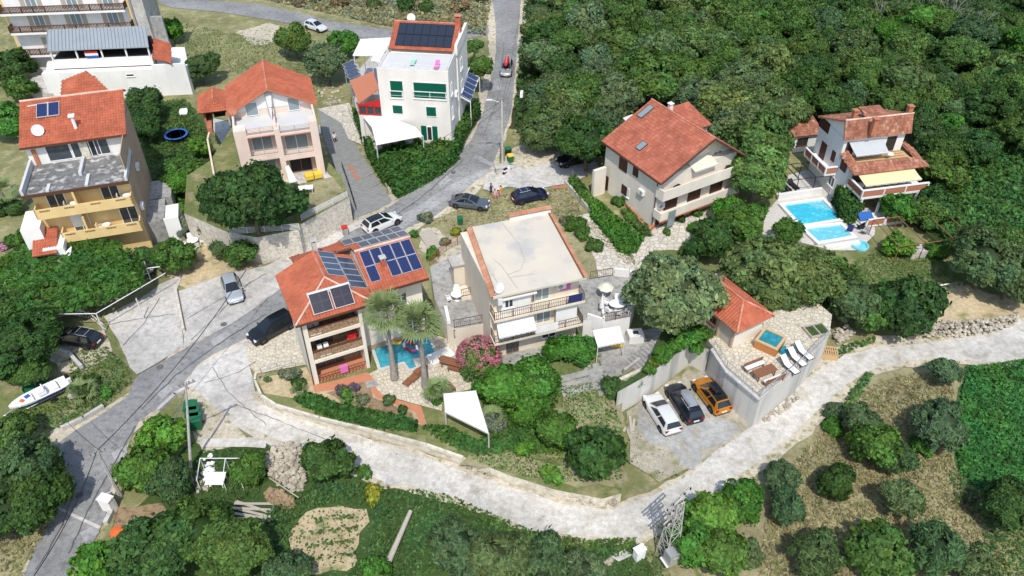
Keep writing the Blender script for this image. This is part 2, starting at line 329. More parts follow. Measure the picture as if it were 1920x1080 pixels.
# ------------------------------------------------------------------ sheets of ground
LAYER = [0]
def rough_poly(pts, amp, step=.8, seed=0):
    out = []; n = len(pts)
    for i in range(n):
        a = Vector(pts[i][:2]); b = Vector(pts[(i+1)%n][:2]); k = max(1, min(60, int((b-a).length/step)))
        nrm = (b-a).normalized(); nrm = Vector((-nrm.y, nrm.x))
        for j in range(k):
            p = a.lerp(b, j/k)
            d = mnoise.noise((p.x*.55+seed*7.1, p.y*.55, seed*3.3))*1.0 + mnoise.noise((p.x*1.9, p.y*1.9, seed+9.))*.5
            p = p + nrm*d*amp; out.append((p.x, p.y))
    return out
def sheet(name, px, m, z=0.0, rough=0.0, world=None, parent=None, layer=True):
    if layer: LAYER[0] += 1
    zz = z + .0025*LAYER[0]
    pts = world if world is not None else [at(x, y, z)[:2] for x, y in px]
    if rough: pts = rough_poly(pts, rough, seed=LAYER[0])
    bm = bmesh.new(); vs_ = [bm.verts.new((p[0], p[1], zz)) for p in pts]
    es = [bm.edges.new((vs_[i], vs_[(i+1)%len(vs_)])) for i in range(len(vs_))]
    bmesh.ops.triangle_fill(bm, use_beauty=True, use_dissolve=False, edges=es, normal=(0,0,1))
    for f in bm.faces:
        if f.normal.z < 0: f.normal_flip()
    me = bpy.data.meshes.new(name); bm.to_mesh(me); bm.free(); me.materials.append(m)
    o = bpy.data.objects.new(name, me); COL.objects.link(o); o['kind'] = 'structure'
    return o
def platform(name, px, z, mtop, mside=None, z0=-.3, rough=0):
    pts = [at(x, y, z)[:2] for x, y in px]
    if rough: pts = rough_poly(pts, rough, seed=len(px))
    b = MB().prism(pts, z0, z, 0, 1); o = b.build(name, [mside or mtop, mtop]); o['kind'] = 'structure'; return o
# ================================================================== ground and roads
sheet('ground', None, M['meadow'], world=[(-1500,-300),(1500,-300),(1500,2500),(-1500,2500)])
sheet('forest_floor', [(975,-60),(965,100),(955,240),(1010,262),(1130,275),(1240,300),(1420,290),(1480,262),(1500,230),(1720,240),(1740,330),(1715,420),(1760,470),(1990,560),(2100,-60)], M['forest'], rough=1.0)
sheet('dry_bank', [(300,-30),(480,2),(620,30),(760,60),(920,70),(930,-30)], M['dry'], rough=.6)
sheet('meadow_upper', [(320,30),(420,30),(520,45),(620,65),(650,120),(610,190),(560,180),(420,120),(345,150),(330,100)], M['meadow'], rough=.8)
sheet('bare_patch', [(440,60),(500,45),(560,55),(540,75),(480,85)], M['dust'], rough=.8)
sheet('olive_grove', [(1290,925),(1420,868),(1510,800),(1590,722),(1650,690),(1800,680),(1800,760),(1785,880),(1840,960),(1900,1090),(1250,1090),(1255,1000)], M['dry'], rough=.6)
sheet('crop_field', [(1808,684),(1990,660),(1990,930),(1880,945),(1800,900),(1785,800)], M['field'], rough=.6)
sheet('green_slope', [(1715,260),(1990,240),(1990,600),(1900,560),(1800,480),(1740,430),(1690,400)], M['green'], rough=1.0)
sheet('grass_slope', [(1590,480),(1700,440),(1830,520),(1940,570),(1930,605),(1760,610),(1640,560)], M['lawn'], rough=.6)
sheet('dry_terrace', [(1700,545),(1800,530),(1930,575),(1925,602),(1730,612)], M['sand'], rough=.5)
sheet('valley_garden', [(360,830),(470,820),(640,850),(740,905),(900,950),(1040,1000),(1190,1010),(1230,1090),(150,1090),(230,980),(300,880)], M['green'], rough=.6)
sheet('vegetable_plot', [(575,962),(640,948),(690,955),(675,1000),(670,1055),(600,1085),(545,1065),(548,1010)], M['sand'], rough=1.1)
sheet('garden_clearing', [(375,700),(440,790),(470,830),(380,850),(345,780),(350,730)], M['dust'], rough=.4)
sheet('dirt_yard', [(215,950),(300,945),(340,980),(250,1000),(215,1005)], M['soil'], rough=.4)
sheet('roadside_verge', [(0,800),(130,770),(250,715),(246,690),(200,600),(110,640),(80,590),(0,690)], M['lawn'], rough=.5)
sheet('dirt_parking', [(85,640),(120,612),(198,620),(215,660),(170,690),(120,700),(85,670)], M['dust'], rough=.4)
sheet('left_verge', [(0,1090),(0,960),(110,930),(105,985),(70,1030),(50,1090)], M['dry'], rough=.5)
sheet('house_yards', [(250,190),(345,190),(420,240),(440,330),(560,420),(470,440),(330,520),(280,500),(240,300)], M['green'], rough=.5)
sheet('side_yard', [(395,205),(440,240),(452,330),(405,330),(395,270)], M['lawn'], rough=.2)
sheet('yard_paving', [(400,222),(428,228),(440,262),(415,268),(398,240)], M['concrete'])
sheet('garden_soil', [(300,505),(345,430),(420,460),(480,470),(490,500),(430,515),(345,545)], M['sand'], rough=.4)
sheet('slope_garden', [(790,430),(890,415),(900,470),(830,500),(790,470)], M['dust'], rough=.3)
sheet('roadside_grass', [(800,415),(850,385),(925,365),(1050,350),(1070,352),(1110,420),(1190,480),(1170,525),(1095,520),(1030,400),(880,430),(840,445)], M['dry'], rough=.4)
sheet('garden_path', [(1085,405),(1110,400),(1150,440),(1190,500),(1230,470),(1300,470),(1190,560),(1130,540),(1110,470)], M['crazy_big'], rough=.2)
sheet('pool_garden', [(1140,440),(1240,420),(1330,400),(1440,370),(1500,330),(1600,400),(1640,470),(1560,520),(1400,520),(1300,520),(1230,480)], M['lawn'], rough=.5)
sheet('patio', [(1215,432),(1330,395),(1390,400),(1350,440),(1290,470),(1225,470),(1190,500),(1195,470)], M['crazy_big'], rough=.2)
sheet('pool_terrace', [(1435,400),(1460,372),(1440,340),(1510,320),(1560,350),(1640,400),(1640,440),(1610,470),(1560,470),(1480,450),(1425,470)], M['slab_tiles'])
# roads, top layer first trodden edges then surfaces
sheet('road_upper', [(285,-20),(300,8),(330,16),(420,24),(520,40),(600,56),(680,72),(790,86),(960,60),(960,42),(800,66),(700,52),(620,40),(560,24),(480,8),(400,2),(330,-4),(305,-20)], M['asphalt'], rough=.12)
sheet('road_shoulder', [(100,1090),(175,1010),(210,940),(232,868),(250,815),(345,735),(400,690),(480,655),(500,600),(545,570),(655,500),(790,425),(850,395),(925,335),(955,240),(972,140),(985,60),(990,-20),(908,-20),(915,60),(918,110),(898,180),(880,240),(840,285),(735,360),(640,432),(560,500),(512,530),(430,600),(335,650),(240,735),(190,768),(95,810),(90,1000),(30,1090)], M['dust'], rough=.35)
sheet('road', [(40,1090),(75,1010),(108,960),(118,900),(112,860),(100,838),(128,818),(200,772),(240,744),(256,706),(300,681),(345,655),(430,610),(470,585),(522,545),(560,505),(660,432),(735,385),(800,340),(850,300),(885,262),(905,215),(918,160),(930,100),(930,50),(920,-20),(978,-20),(972,60),(965,150),(958,215),(945,250),(928,300),(915,322),(880,350),(845,385),(810,410),(770,425),(700,470),(600,545),(545,592),(470,632),(400,665),(370,685),(345,720),(310,757),(260,792),(240,832),(222,882),(205,925),(205,950),(185,1000),(160,1042),(118,1090)], M['asphalt'], rough=.1)
sheet('road_patch', [(690,452),(760,402),(850,345),(905,318),(925,318),(880,350),(800,398),(740,440)], M['asphalt_old'], rough=.12)
sheet('road_repair', [(893,290),(935,312),(932,318),(888,296)], M['asphalt_old'])
for pts in ([(150,1000),(178,985),(186,1000),(160,1018)],[(210,850),(236,836),(240,850),(216,868)],[(395,640),(425,622),(432,630),(402,650)],[(820,345),(838,330),(846,338),(828,354)],[(925,150),(940,148),(940,170),(924,172)],[(575,500),(600,482),(606,490),(582,508)],[(295,740),(318,722),(326,732),(304,750)]): sheet('road_patch', pts, M['asphalt_old'], rough=.12)
def crack(name, px, w=.035, m='tar'):
    A = [Vector(at(x,y,0)[:2]) for x,y in px]; L1 = []; L2 = []
    for i in range(len(A)-1):
        k = max(2,int((A[i+1]-A[i]).length/.5)); d = (A[i+1]-A[i]).normalized(); nn = Vector((-d.y,d.x))
        for j in range(k+(i==len(A)-2)):
            p = A[i].lerp(A[i+1],j/k); p = p+nn*.16*mnoise.noise((p.x*1.3,p.y*1.3,2.)); ww = w*(.6+.8*random.random()); L1.append(tuple(p+nn*ww)); L2.append(tuple(p-nn*ww))
    LAYER[0] += 1; z = .0025*LAYER[0]+.004; n = len(L1); o = MB().add([(a,b,z) for a,b in L1]+[(a,b,z) for a,b in L2],[(i,n+i,n+i+1,i+1) for i in range(n-1)]).build(name,M[m]); o['kind'] = 'structure'
def late_marks():
    for px in ([(130,1040),(165,960),(215,870),(255,800)],[(265,770),(330,705),(420,640),(500,590)],[(70,1070),(110,1000),(140,930)],[(600,520),(690,440),(790,372),(870,300)],[(905,260),(935,180),(945,80)]): crack('road_crack', px)
    for px in ([(230,650),(270,610),(300,560)],[(205,610),(260,600),(330,590)],[(360,640),(400,600),(470,530)],[(350,600),(420,560),(500,515)],[(385,720),(450,700),(480,680)],[(400,690),(430,740),(500,800)],[(440,760),(520,790),(620,830)]): crack('pavement_crack', px, .022)
sheet('road_marking', [(107,955),(112,952),(190,988),(185,993)], M['concrete'])
sheet('forecourt', [(195,595),(265,560),(300,535),(343,515),(331,545),(345,652),(258,703),(245,690),(222,640)], M['concrete'], rough=.1)
sheet('parking_strip', [(334,548),(420,516),(500,500),(560,470),(640,425),(700,405),(735,398),(660,434),(560,506),(522,545),(470,585),(430,610),(347,652)], M['concrete'], rough=.1)
sheet('junction_apron', [(345,722),(372,688),(470,638),(468,690),(480,735),(505,765),(560,800),(520,845),(440,800),(400,760),(372,735)], M['concrete'], rough=.15)
sheet('stone_forecourt', [(560,598),(520,612),(470,640),(463,655),(468,690),(482,702),(580,684),(592,722),(620,690),(600,600)], M['crazy'])
sheet('lane_verge', [(420,780),(480,735),(505,765),(700,825),(870,872),(950,895),(1050,930),(1160,945),(1235,915),(1310,870),(1420,770),(1500,705),(1560,655),(1640,632),(1760,632),(1930,590),(1930,690),(1850,690),(1760,684),(1650,700),(1600,735),(1520,815),(1430,885),(1345,935),(1265,975),(1205,1030),(1090,1025),(960,990),(850,945),(720,918),(560,860)], M['dust'], rough=.35)
sheet('gravel_lane', [(415,760),(470,740),(505,768),(600,798),(700,828),(800,858),(870,884),(950,912),(1050,945),(1150,955),(1230,928),(1300,884),(1350,846),(1420,784),(1500,722),(1565,672),(1645,652),(1760,642),(1850,625),(1930,600),(1930,678),(1850,680),(1750,672),(1645,688),(1590,718),(1505,800),(1420,868),(1340,922),(1255,962),(1200,1010),(1100,1008),(1000,996),(900,955),(800,918),(720,905),(650,875),(560,843),(460,800)], M['gravel'], rough=.2)
sheet('lane_slab', [(640,845),(690,870),(735,895),(765,905),(720,912),(715,888),(660,868)], M['concrete'], rough=.1)
sheet('car_park', [(1172,772),(1330,668),(1400,790),(1410,800),(1345,845),(1300,880),(1235,905),(1180,870)], M['yard'], rough=.3)
sheet('car_park_gravel', [(1200,770),(1290,735),(1320,760),(1390,800),(1345,845),(1300,880),(1265,850),(1210,815)], M['gravel_grey'], rough=1.1)
sheet('driveway', [(597,208),(612,200),(640,232),(735,378),(705,396),(664,412),(655,375),(628,315),(608,262)], M['pavers'])
sheet('driveway_upper', [(596,206),(655,194),(672,240),(690,278),(654,262),(640,232),(612,215)], M['crazy_big'])
for a, b_ in ((658,316),(664,327),(670,336)): sheet('driveway_panel', [(a-6,b_-4),(a+4,b_-5),(a+7,b_+1),(a-3,b_+2)], M['brick'])
sheet('side_road', [(940,310),(965,290),(1040,275),(1075,300),(1110,295),(1125,320),(1070,345),(1000,356),(948,352),(930,340),(918,330)], M['concrete'], rough=.1)
sheet('gravel_turnout', [(955,282),(1000,262),(1045,282),(1042,305),(985,318),(945,308)], M['dust'], rough=.3)
sheet('kerb_pad', [(912,330),(926,320),(945,330),(950,352),(925,362),(905,356)], M['gravel'], rough=.05)
sheet('lower_garden_path', [(1145,1045),(1195,1020),(1215,1028),(1160,1055)], M['concrete'])
late_marks()
sheet('field_path', [(374,826),(480,822),(500,832),(500,842),(440,840),(376,840)], M['gravel'], rough=.15)
# ================================================================== raised terraces (each with its own retaining face)
Z1 = 1.2
platform('garden_terrace', [(480,712),(492,742),(520,758),(600,782),(700,806),(800,832),(868,856),(952,890),(1040,918),(1130,935),(1165,925),(1170,870),(1165,775),(1168,735),(1300,640),(1200,560),(1060,520),(900,560),(800,560),(700,600),(600,600),(560,640),(575,684)], Z1, M['lawn'], M['garden_wall'])
LAYER[0] = 0
def zsheet(name, px, m, rough=0): return sheet(name, px, m, Z1, rough)
zsheet('pool_deck', [(690,702),(712,690),(700,640),(745,628),(800,622),(850,640),(888,700),(888,728),(832,742),(828,770),(700,736)], M['crazy'])
zsheet('garden_bed', [(482,712),(575,688),(592,722),(700,702),(705,738),(795,775),(800,800),(760,792),(650,770),(560,748),(495,738)], M['sand'], .15)
zsheet('red_path', [(578,690),(592,722),(690,698),(702,712),(700,720),(718,742),(790,762),(798,795),(790,798),(778,772),(705,745),(690,722),(620,732),(590,735)], M['deck_red'])
zsheet('flower_bed', [(612,736),(688,715),(700,745),(775,775),(782,798),(700,768),(640,752)], M['soil'], .2)
zsheet('lower_yard', [(925,662),(1010,640),(1020,660),(1018,690),(960,690),(920,680)], M['concrete_grey'])
zsheet('courtyard', [(1085,655),(1105,640),(1200,620),(1260,610),(1270,622),(1205,662),(1170,690),(1155,712),(1135,690),(1120,670)], M['concrete_grey'])
zsheet('worn_lawn', [(1050,715),(1130,705),(1165,740),(1168,800),(1140,880),(1080,860),(1060,790)], M['dry'], .5)
zsheet('dry_edge', [(860,870),(960,880),(1040,905),(1165,915),(1168,880),(1060,880),(960,850),(890,845)], M['dry'], .5)
Z3 = 3.4
platform('left_terrace', [(806,500),(856,478),(905,520),(912,606),(856,616),(838,610),(815,560)], Z3, M['concrete_grey'], M['beige'])
platform('right_terrace', [(1082,522),(1150,516),(1180,518),(1192,560),(1182,592),(1125,602),(1094,600),(1078,560)], Z3, M['concrete_grey'], M['white'])
platform('tub_terrace', [(1300,585),(1338,655),(1362,694),(1425,750),(1500,690),(1555,628),(1560,590),(1500,540),(1400,500),(1310,520)], 3.5, M['crazy'], M['stainwall'])
platform('tub_terrace_kerb', [(1424,751),(1428,746),(1496,690),(1550,632),(1558,616),(1553,612),(1542,632),(1490,684),(1422,740),(1364,690),(1340,650),(1332,655),(1360,696)], 3.62, M['concrete'], M['concrete'], z0=3.45)
platform('plant_terrace', [(1158,735),(1212,705),(1300,640),(1330,656),(1300,585),(1250,600),(1210,690),(1165,722)], 3.0, M['green'], M['stainwall'])
ZP = 3.5
platform('hillside_garden', [(482,445),(560,430),(565,420),(655,370),(640,330),(612,300),(570,230),(440,230),(395,300),(350,330),(345,400),(428,436)], ZP, M['lawn'], M['stonewall'])
LAYER[0] = 0
sheet('side_lawn', [(570,345),(625,330),(650,372),(570,412)], M['dry'], ZP, .15)
sheet('patio_slab', [(530,315),(612,322),(622,332),(560,345),(530,340)], M['concrete'], ZP)
sheet('lawn_left', [(425,400),(450,390),(470,425),(432,432)], M['dry'], ZP)
platform('hillside_terrace', [(705,282),(735,268),(850,262),(858,250),(868,215),(860,100),(700,100),(655,150),(668,205)], 2.0, M['concrete'], M['stonewall'])
platform('villa_terrace', [(84,150),(88,118),(100,95),(346,88),(352,118),(210,142)], 2.6, M['white'], M['white'])
platform('lower_villa_wall', [(40,145),(85,140),(98,175),(60,172)], 1.2, M['concrete'], M['concrete'])
# ================================================================== building kit
def FRONT(y): return lambda u, v, w: (u, y-w, v)
def RIGHT(x): return lambda u, v, w: (x+w, u, v)
def LEFT(x): return lambda u, v, w: (x-w, u, v)
def BACK(y): return lambda u, v, w: (u, y+w, v)
def mbox(b, m, u0, u1, v0, v1, w0, w1, mi=0):
    p = m(u0, v0, w0); q = m(u1, v1, w1); b.box(p[0],q[0],p[1],q[1],p[2],q[2], mi)
def block(par, name, x0, x1, y0, y1, z0, z1, m): return MB().box(x0,x1,y0,y1,z0,z1).build(name, m, par)
def window(par, m, u0, u1, v0, v1, frame='plastic_white', pane='glass', mull=1, name='window', sill=True, t=.07):
    u0, u1 = min(u0,u1), max(u0,u1); v0, v1 = min(v0,v1), max(v0,v1)
    b = MB(); mbox(b,m,u0,u1,v0,v0+t,-.02,.06); mbox(b,m,u0,u1,v1-t,v1,-.02,.06); mbox(b,m,u0,u0+t,v0+t,v1-t,-.02,.06); mbox(b,m,u1-t,u1,v0+t,v1-t,-.02,.06)
    for k in range(1, mull+1):
        c = u0+(u1-u0)*k/(mull+1); mbox(b,m,c-t/2,c+t/2,v0+t,v1-t,-.02,.05)
    if sill: mbox(b,m,u0-.08,u1+.08,v0-.07,v0,-.02,.13)
    o = b.build(name, M[frame], par); g = MB(); mbox(g,m,u0+t,u1-t,v0+t,v1-t,-.02,.015); g.build('pane', M[pane], o); return o
def shutter(par, m, u0, u1, v0, v1, mt, name='shutter', frame=None, nl=9):
    u0, u1 = min(u0,u1), max(u0,u1); v0, v1 = min(v0,v1), max(v0,v1); b = MB()
    mbox(b,m,u0,u1,v0,v1,-.02,.03)
    h = (v1-v0)/nl
    for k in range(nl): mbox(b,m,u0+.05,u1-.05,v0+h*k+.012,v0+h*(k+1)-.03,.03,.055)
    o = b.build(name, M[mt], par)
    if frame:
        g = MB(); t=.09; mbox(g,m,u0-t,u1+t,v0-t,v0,-.02,.08); mbox(g,m,u0-t,u1+t,v1,v1+t,-.02,.06); mbox(g,m,u0-t,u0,v0,v1,-.02,.06); mbox(g,m,u1,u1+t,v0,v1,-.02,.06); g.build('surround', M[frame], o)
    return o
def railing(par, pts, z, h=.95, mt='black', sp=.16, name='railing', r=.025, bars=True, bw=.012):
    b = MB(); s = MB()
    for i in range(len(pts)-1):
        a = Vector((*pts[i],z)); c = Vector((*pts[i+1],z)); L = (c-a).length; n = max(1, int(L/sp)); np_ = max(1, round(L/1.6))
        up = Vector((0,0,h)); b.tube(a+up, c+up, r*1.3, n=5); b.tube(a+Vector((0,0,.1)), c+Vector((0,0,.1)), r, n=5)
        for k in range(np_+1): p = a.lerp(c, k/np_); b.tube(p, p+up, r*1.2, n=5)
        if bars:
            for k in range(n+1): p = a.lerp(c, k/n); s.box(p.x-bw,p.x+bw,p.y-bw,p.y+bw,z+.1,z+h)
    o = b.build(name, M[mt], par)
    if bars: tag(s.build('balusters', M[mt], o), kind='stuff')
    return o
def hrailing(par, pts, z, h=.95, mt='wood_pale', n=5, name='railing'):
    """a fence of level bars between posts, each bar a piece"""
    b = MB()
    for i in range(len(pts)-1):
        a = Vector((*pts[i],z)); c = Vector((*pts[i+1],z)); k = max(1, round((c-a).length/1.8))
        for j in range(k+1): p = a.lerp(c, j/k); b.tube(p, p+Vector((0,0,h)), .04, n=5)
    o = b.build(name, M[mt], par)
    for j in range(n):
        g = MB(); zz = h*(j+.8)/n
        for i in range(len(pts)-1): g.tube((*pts[i],z+zz), (*pts[i+1],z+zz), .032, n=5)
        g.build('rail', M[mt], o)
    return o
def inpoly(x, y, P):
    c = False; n = len(P); j = n-1
    for i in range(n):
        if (P[i][1] > y) != (P[j][1] > y) and x < (P[j][0]-P[i][0])*(y-P[i][1])/(P[j][1]-P[i][1])+P[i][0]: c = not c
        j = i
    return c
def tile_slope(par, pts, mt='tile', th=.14, pu=.27, pv=.38, under='underroof', name='roof'):
    P = [Vector(p) for p in pts]; N = (P[1]-P[0]).cross(P[2]-P[0]).normalized()
    if N.z < 0: N = -N
    u = Vector((0,0,1)).cross(N)
    u = u.normalized() if u.length > 1e-4 else Vector((1,0,0)); v = N.cross(u).normalized()
    o = MB().slab(pts, th).build(name, M[under], par)
    Q = [((p-P[0]).dot(u), (p-P[0]).dot(v)) for p in P]
    u0 = min(q[0] for q in Q); u1 = max(q[0] for q in Q); v0 = min(q[1] for q in Q); v1 = max(q[1] for q in Q)
    nu = max(1, round((u1-u0)/pu)); nv = max(1, round((v1-v0)/pv)); du = (u1-u0)/nu; dv = (v1-v0)/nv; b = MB(); rnd = random.Random(len(pts)*31+nu)
    prof = [(-.5,.008),(-.22,.05),(.12,.05),(.36,.008),(.5,.008)]
    for i in range(nu):
        for j in range(nv):
            cu = u0+(i+.5)*du; cv = v0+(j+.5)*dv
            if not inpoly(cu, cv, Q): continue
            jz = rnd.uniform(0,.012); vs_ = []
            for e, lift in ((-.53,.032),(.5,0.0)):
                for a, h in prof: vs_.append(P[0]+u*(cu+a*du)+v*(cv+e*dv)+N*(h+lift+jz))
            b.add(vs_+[P[0]+u*(cu+a*du)+v*(cv-.53*dv)+N*.002 for a in (-.5,.5)], [(0,1,6,5),(1,2,7,6),(2,3,8,7),(3,4,9,8),(10,1,0),(10,11,2,1),(11,4,3,2)])
    tag(b.build('tiles', M[mt], o), kind='stuff')
    return o
def ridge(par, a, b_, mt='ridge', r=.11, roof=None):
    A = Vector(a); B = Vector(b_); n = max(1, round((B-A).length/.42)); b = MB()
    for k in range(n): b.tube(A.lerp(B, k/n), A.lerp(B, (k+1.06)/n), r*1.08, r*.9, 7)
    o = b.build('ridge_cap', M[mt], roof or par); return tag(o, kind='stuff')
PANEL = {}
def solar_panel(par, p0, eu, ev, w, h, cells='cells_blue', frame='alu', name='solar_panel', t=.05, lift=.1):
    """p0 the lower left corner, eu/ev unit vectors across and up the slope"""
    k = (round(w,3), round(h,3), cells)
    if k not in PANEL:
        b = MB(); e = .035
        b.box(0,w,0,e,0,t,1).box(0,w,h-e,h,0,t,1).box(0,e,e,h-e,0,t,1).box(w-e,w,e,h-e,0,t,1).box(e,w-e,e,h-e,.01,t-.012,0)
        me = b.build('x', [M[cells], M[frame]]); PANEL[k] = me.data; bpy.data.objects.remove(me)
    o = bpy.data.objects.new(name, PANEL[k]); COL.objects.link(o); o.parent = par
    eu = Vector(eu).normalized(); n = eu.cross(Vector(ev)).normalized(); ev = n.cross(eu); p = Vector(p0)+n*lift
    o.matrix_local = Matrix((( eu.x,ev.x,n.x,p.x),(eu.y,ev.y,n.y,p.y),(eu.z,ev.z,n.z,p.z),(0,0,0,1)))
    return o
def chimney(par, x, y, z0, z1, w=.5, mt='brick', cap='brick'):
    o = MB().box(x-w/2,x+w/2,y-w/2,y+w/2,z0,z1).build('chimney', M[mt], par)
    MB().box(x-w/2-.08,x+w/2+.08,y-w/2-.08,y+w/2+.08,z1+.18,z1+.28).box(x-w/2,x-w/2+.1,y-w/2,y+w/2,z1,z1+.18).box(x+w/2-.1,x+w/2,y-w/2,y+w/2,z1,z1+.18).build('chimney_cap', M[cap], o); return o
def dish(par, c, r=.42, az=0.0, name='satellite_dish', mt='metal_light'):
    b = MB(); R = Matrix.Rotation(az,3,'Z') @ Matrix.Rotation(radians(62),3,'X'); C = Vector(c)+Vector((0,0,.55))
    rings = [[C + R @ Vector((rr*cos(2*pi*i/12), rr*sin(2*pi*i/12), z)) for i in range(12)] for rr, z in ((.02,0),(r*.5,.03),(r,.12),(r*1.0,.09),(r*.5,-.02),(.02,-.04))]
    b.loft(rings); b.tube(c, C, .03); b.tube(C + R @ Vector((0,-r,.1)), C + R @ Vector((0,0,.5)), .015)
    b.ball(C + R @ Vector((0,0,.5)), .05); return b.build(name, M[mt], par)
def awning(par, pts, m='fabric_white', n=7, sag=.06, name='awning', val=.18):
    """canvas between a wall edge (pts[0], pts[1]) and a front bar (pts[3], pts[2]) with a valance"""
    a, b_, c, d = [Vector(p) for p in pts]; V = []; k = 4
    for j in range(k+1):
        for i in range(n+1):
            p = a.lerp(b_, i/n).lerp(d.lerp(c, i/n), j/k); p.z -= sag*sin(pi*j/k); V.append(p)
    Fc = [(j*(n+1)+i, j*(n+1)+i+1, (j+1)*(n+1)+i+1, (j+1)*(n+1)+i) for j in range(k) for i in range(n)]
    o = MB(); o.add(V, Fc); o.add([p-Vector((0,0,.025)) for p in V], [f[::-1] for f in Fc])
    for i in range(n):
        p = d.lerp(c, i/n); q = d.lerp(c, (i+1)/n); z = Vector((0,0,val)); zz = Vector((0,0,val*.7))
        o.add([p, q, q-z, (p+q)/2-z, p-zz], [(0,1,2,3,4)])
    r = o.build(name, M[m], par); MB().tube(d, c, .035).tube(a, b_, .06).build('awning_bar', M['metal_light'], r); return r
def slope_at(z0, y0, k): return lambda y: z0+(y-y0)*k
# ================================================================== house with the solar roof
S = Fr(at(590,722,Z1), 25.5)
hs = house('house', 'cream house with three stacked balconies and solar panels on its red roof, beside the palms', S)
WX = 5.06
block(hs,'wall',0,WX,1.9,6.3,0,7.6,M['cream']); block(hs,'balcony_lining',.42,WX-.3,1.8,1.9,0,7.4,M['crazy_brown'])
block(hs,'pillar_wall',0,.42,0,1.8,0,7.5,M['cream']); block(hs,'pillar_wall',WX-.3,WX,0,1.8,0,7.5,M['cream'])
for k, z in enumerate((2.45, 5.05)):
    o = block(hs,'balcony_slab',.42,WX-.3,0,1.8,z-.05,z+.27,M['cream']); block(hs,'balcony_floor',.45,WX-.33,.3,1.78,z+.27,z+.29,M['crazy_brown'])
    block(hs,'balcony_parapet',.45,WX-.33,.12,.24,z+.27,z+1.15,M['crazy_brown'])
    MB().box(.45,WX-.33,.05,.3,z+1.15,z+1.2).build('handrail', M['wood_dark'], hs)
    for xx in (1.2,1.75) if k == 0 else (.8,1.3):
        put(S, MB().obox((xx,.75,z+.75),(.42,.9,.06),0,.75).obox((xx,.35,z+.5),(.42,.5,.06),0,.1), 'deck_chair', M['fabric_white'], 'striped deck chair on the %s balcony of the solar house, %s of the pair' % ('middle' if k == 0 else 'top', 'left' if xx in (1.2,.8) else 'right'), 'chair', 'deck chairs on the stacked balconies')
    window(hs, FRONT(1.8), 1.0, 2.6, z+.3, z+2.35, 'wood', mull=1, name='balcony_door', sill=False)
    window(hs, FRONT(1.8), 3.2, 4.4, z+.9, z+2.2, 'wood', mull=1)
block(hs,'roof_beam',.42,WX-.3,0,1.8,7.35,7.6,M['wood_dark'])
window(hs, FRONT(1.8), .8, 3.2, .05, 2.2, 'wood', mull=2, name='terrace_door', sill=False)
lat = MB()
for i in range(14): lat.obox((.5+i*.3,.06,.42),(.035,.03,1.0),0,0).tube((.42+i*.3,.05,.1),(.72+i*.3,.05,.8),.02,n=4).tube((.72+i*.3,.05,.1),(.42+i*.3,.05,.8),.02,n=4)
lat.box(.42,WX-.3,.02,.1,.82,.9)
lat.build('lattice_rail', M['wood'], hs)
block(hs,'terrace_floor',.42,WX-.3,.1,1.8,.0,.06,M['deck_red'])
put(S, MB().box(2.4,3.1,-.02,.15,.35,1.02).box(2.4,3.1,-.03,.3,1.0,1.05), 'towel', M['pinkcloth'], 'purple pink towel hung over the lattice rail of the ground floor terrace', 'towel')
put(S, MB().obox((4.0,.6,2.45+.85),(.8,.6,.35),.4,.3).obox((4.1,.85,2.45+1.15),(.8,.3,.4),.4), 'armchair', M['red'], 'red cushioned seat in the right corner of the middle balcony', 'chair')
# right wing
block(hs,'wing_wall',WX,11.15,2.1,8.2,0,7.35,M['cream'])
for u in (6.2,8.6): window(hs, FRONT(2.1), u, u+1.1, 4.2, 5.6, 'plastic_white', mull=1)
window(hs, FRONT(2.1), 9.4, 10.5, .6, 2.5, 'plastic_white', mull=1, name='pool_door', sill=False)
block(hs,'wall_band',WX,11.1,1.98,2.1,0,.6,M['brown_wall'])
zr = 9.05
# front wing: ridge along y with a hip towards the terrace
fw = lambda x: 7.55+(3.0-abs(x-3.0)*1.0)*(zr-7.55)/3.45 if True else 0
E1 = -.48; E2 = 6.15; ym = -.52
R1 = tile_slope(hs, [(E1,ym,7.55),(3.0,2.7,zr),(3.0,6.75,zr),(E1,6.75,7.55)], 'tile_orange')
R2 = tile_slope(hs, [(E1,ym,7.55),(E2,ym,7.55),(3.0,2.7,zr)], 'tile_orange')
R3 = tile_slope(hs, [(E2,ym,7.55),(E2,6.75,7.62),(3.0,6.75,zr),(3.0,2.7,zr)], 'tile_orange')
ridge(hs,(3.0,2.7,zr+.06),(3.0,6.75,zr+.06),'ridge',roof=R1); ridge(hs,(E1,ym,7.62),(3.0,2.7,zr+.06),'ridge_pale',.08,roof=R2); ridge(hs,(E2,ym,7.62),(3.0,2.7,zr+.06),'ridge_pale',.08,roof=R2)
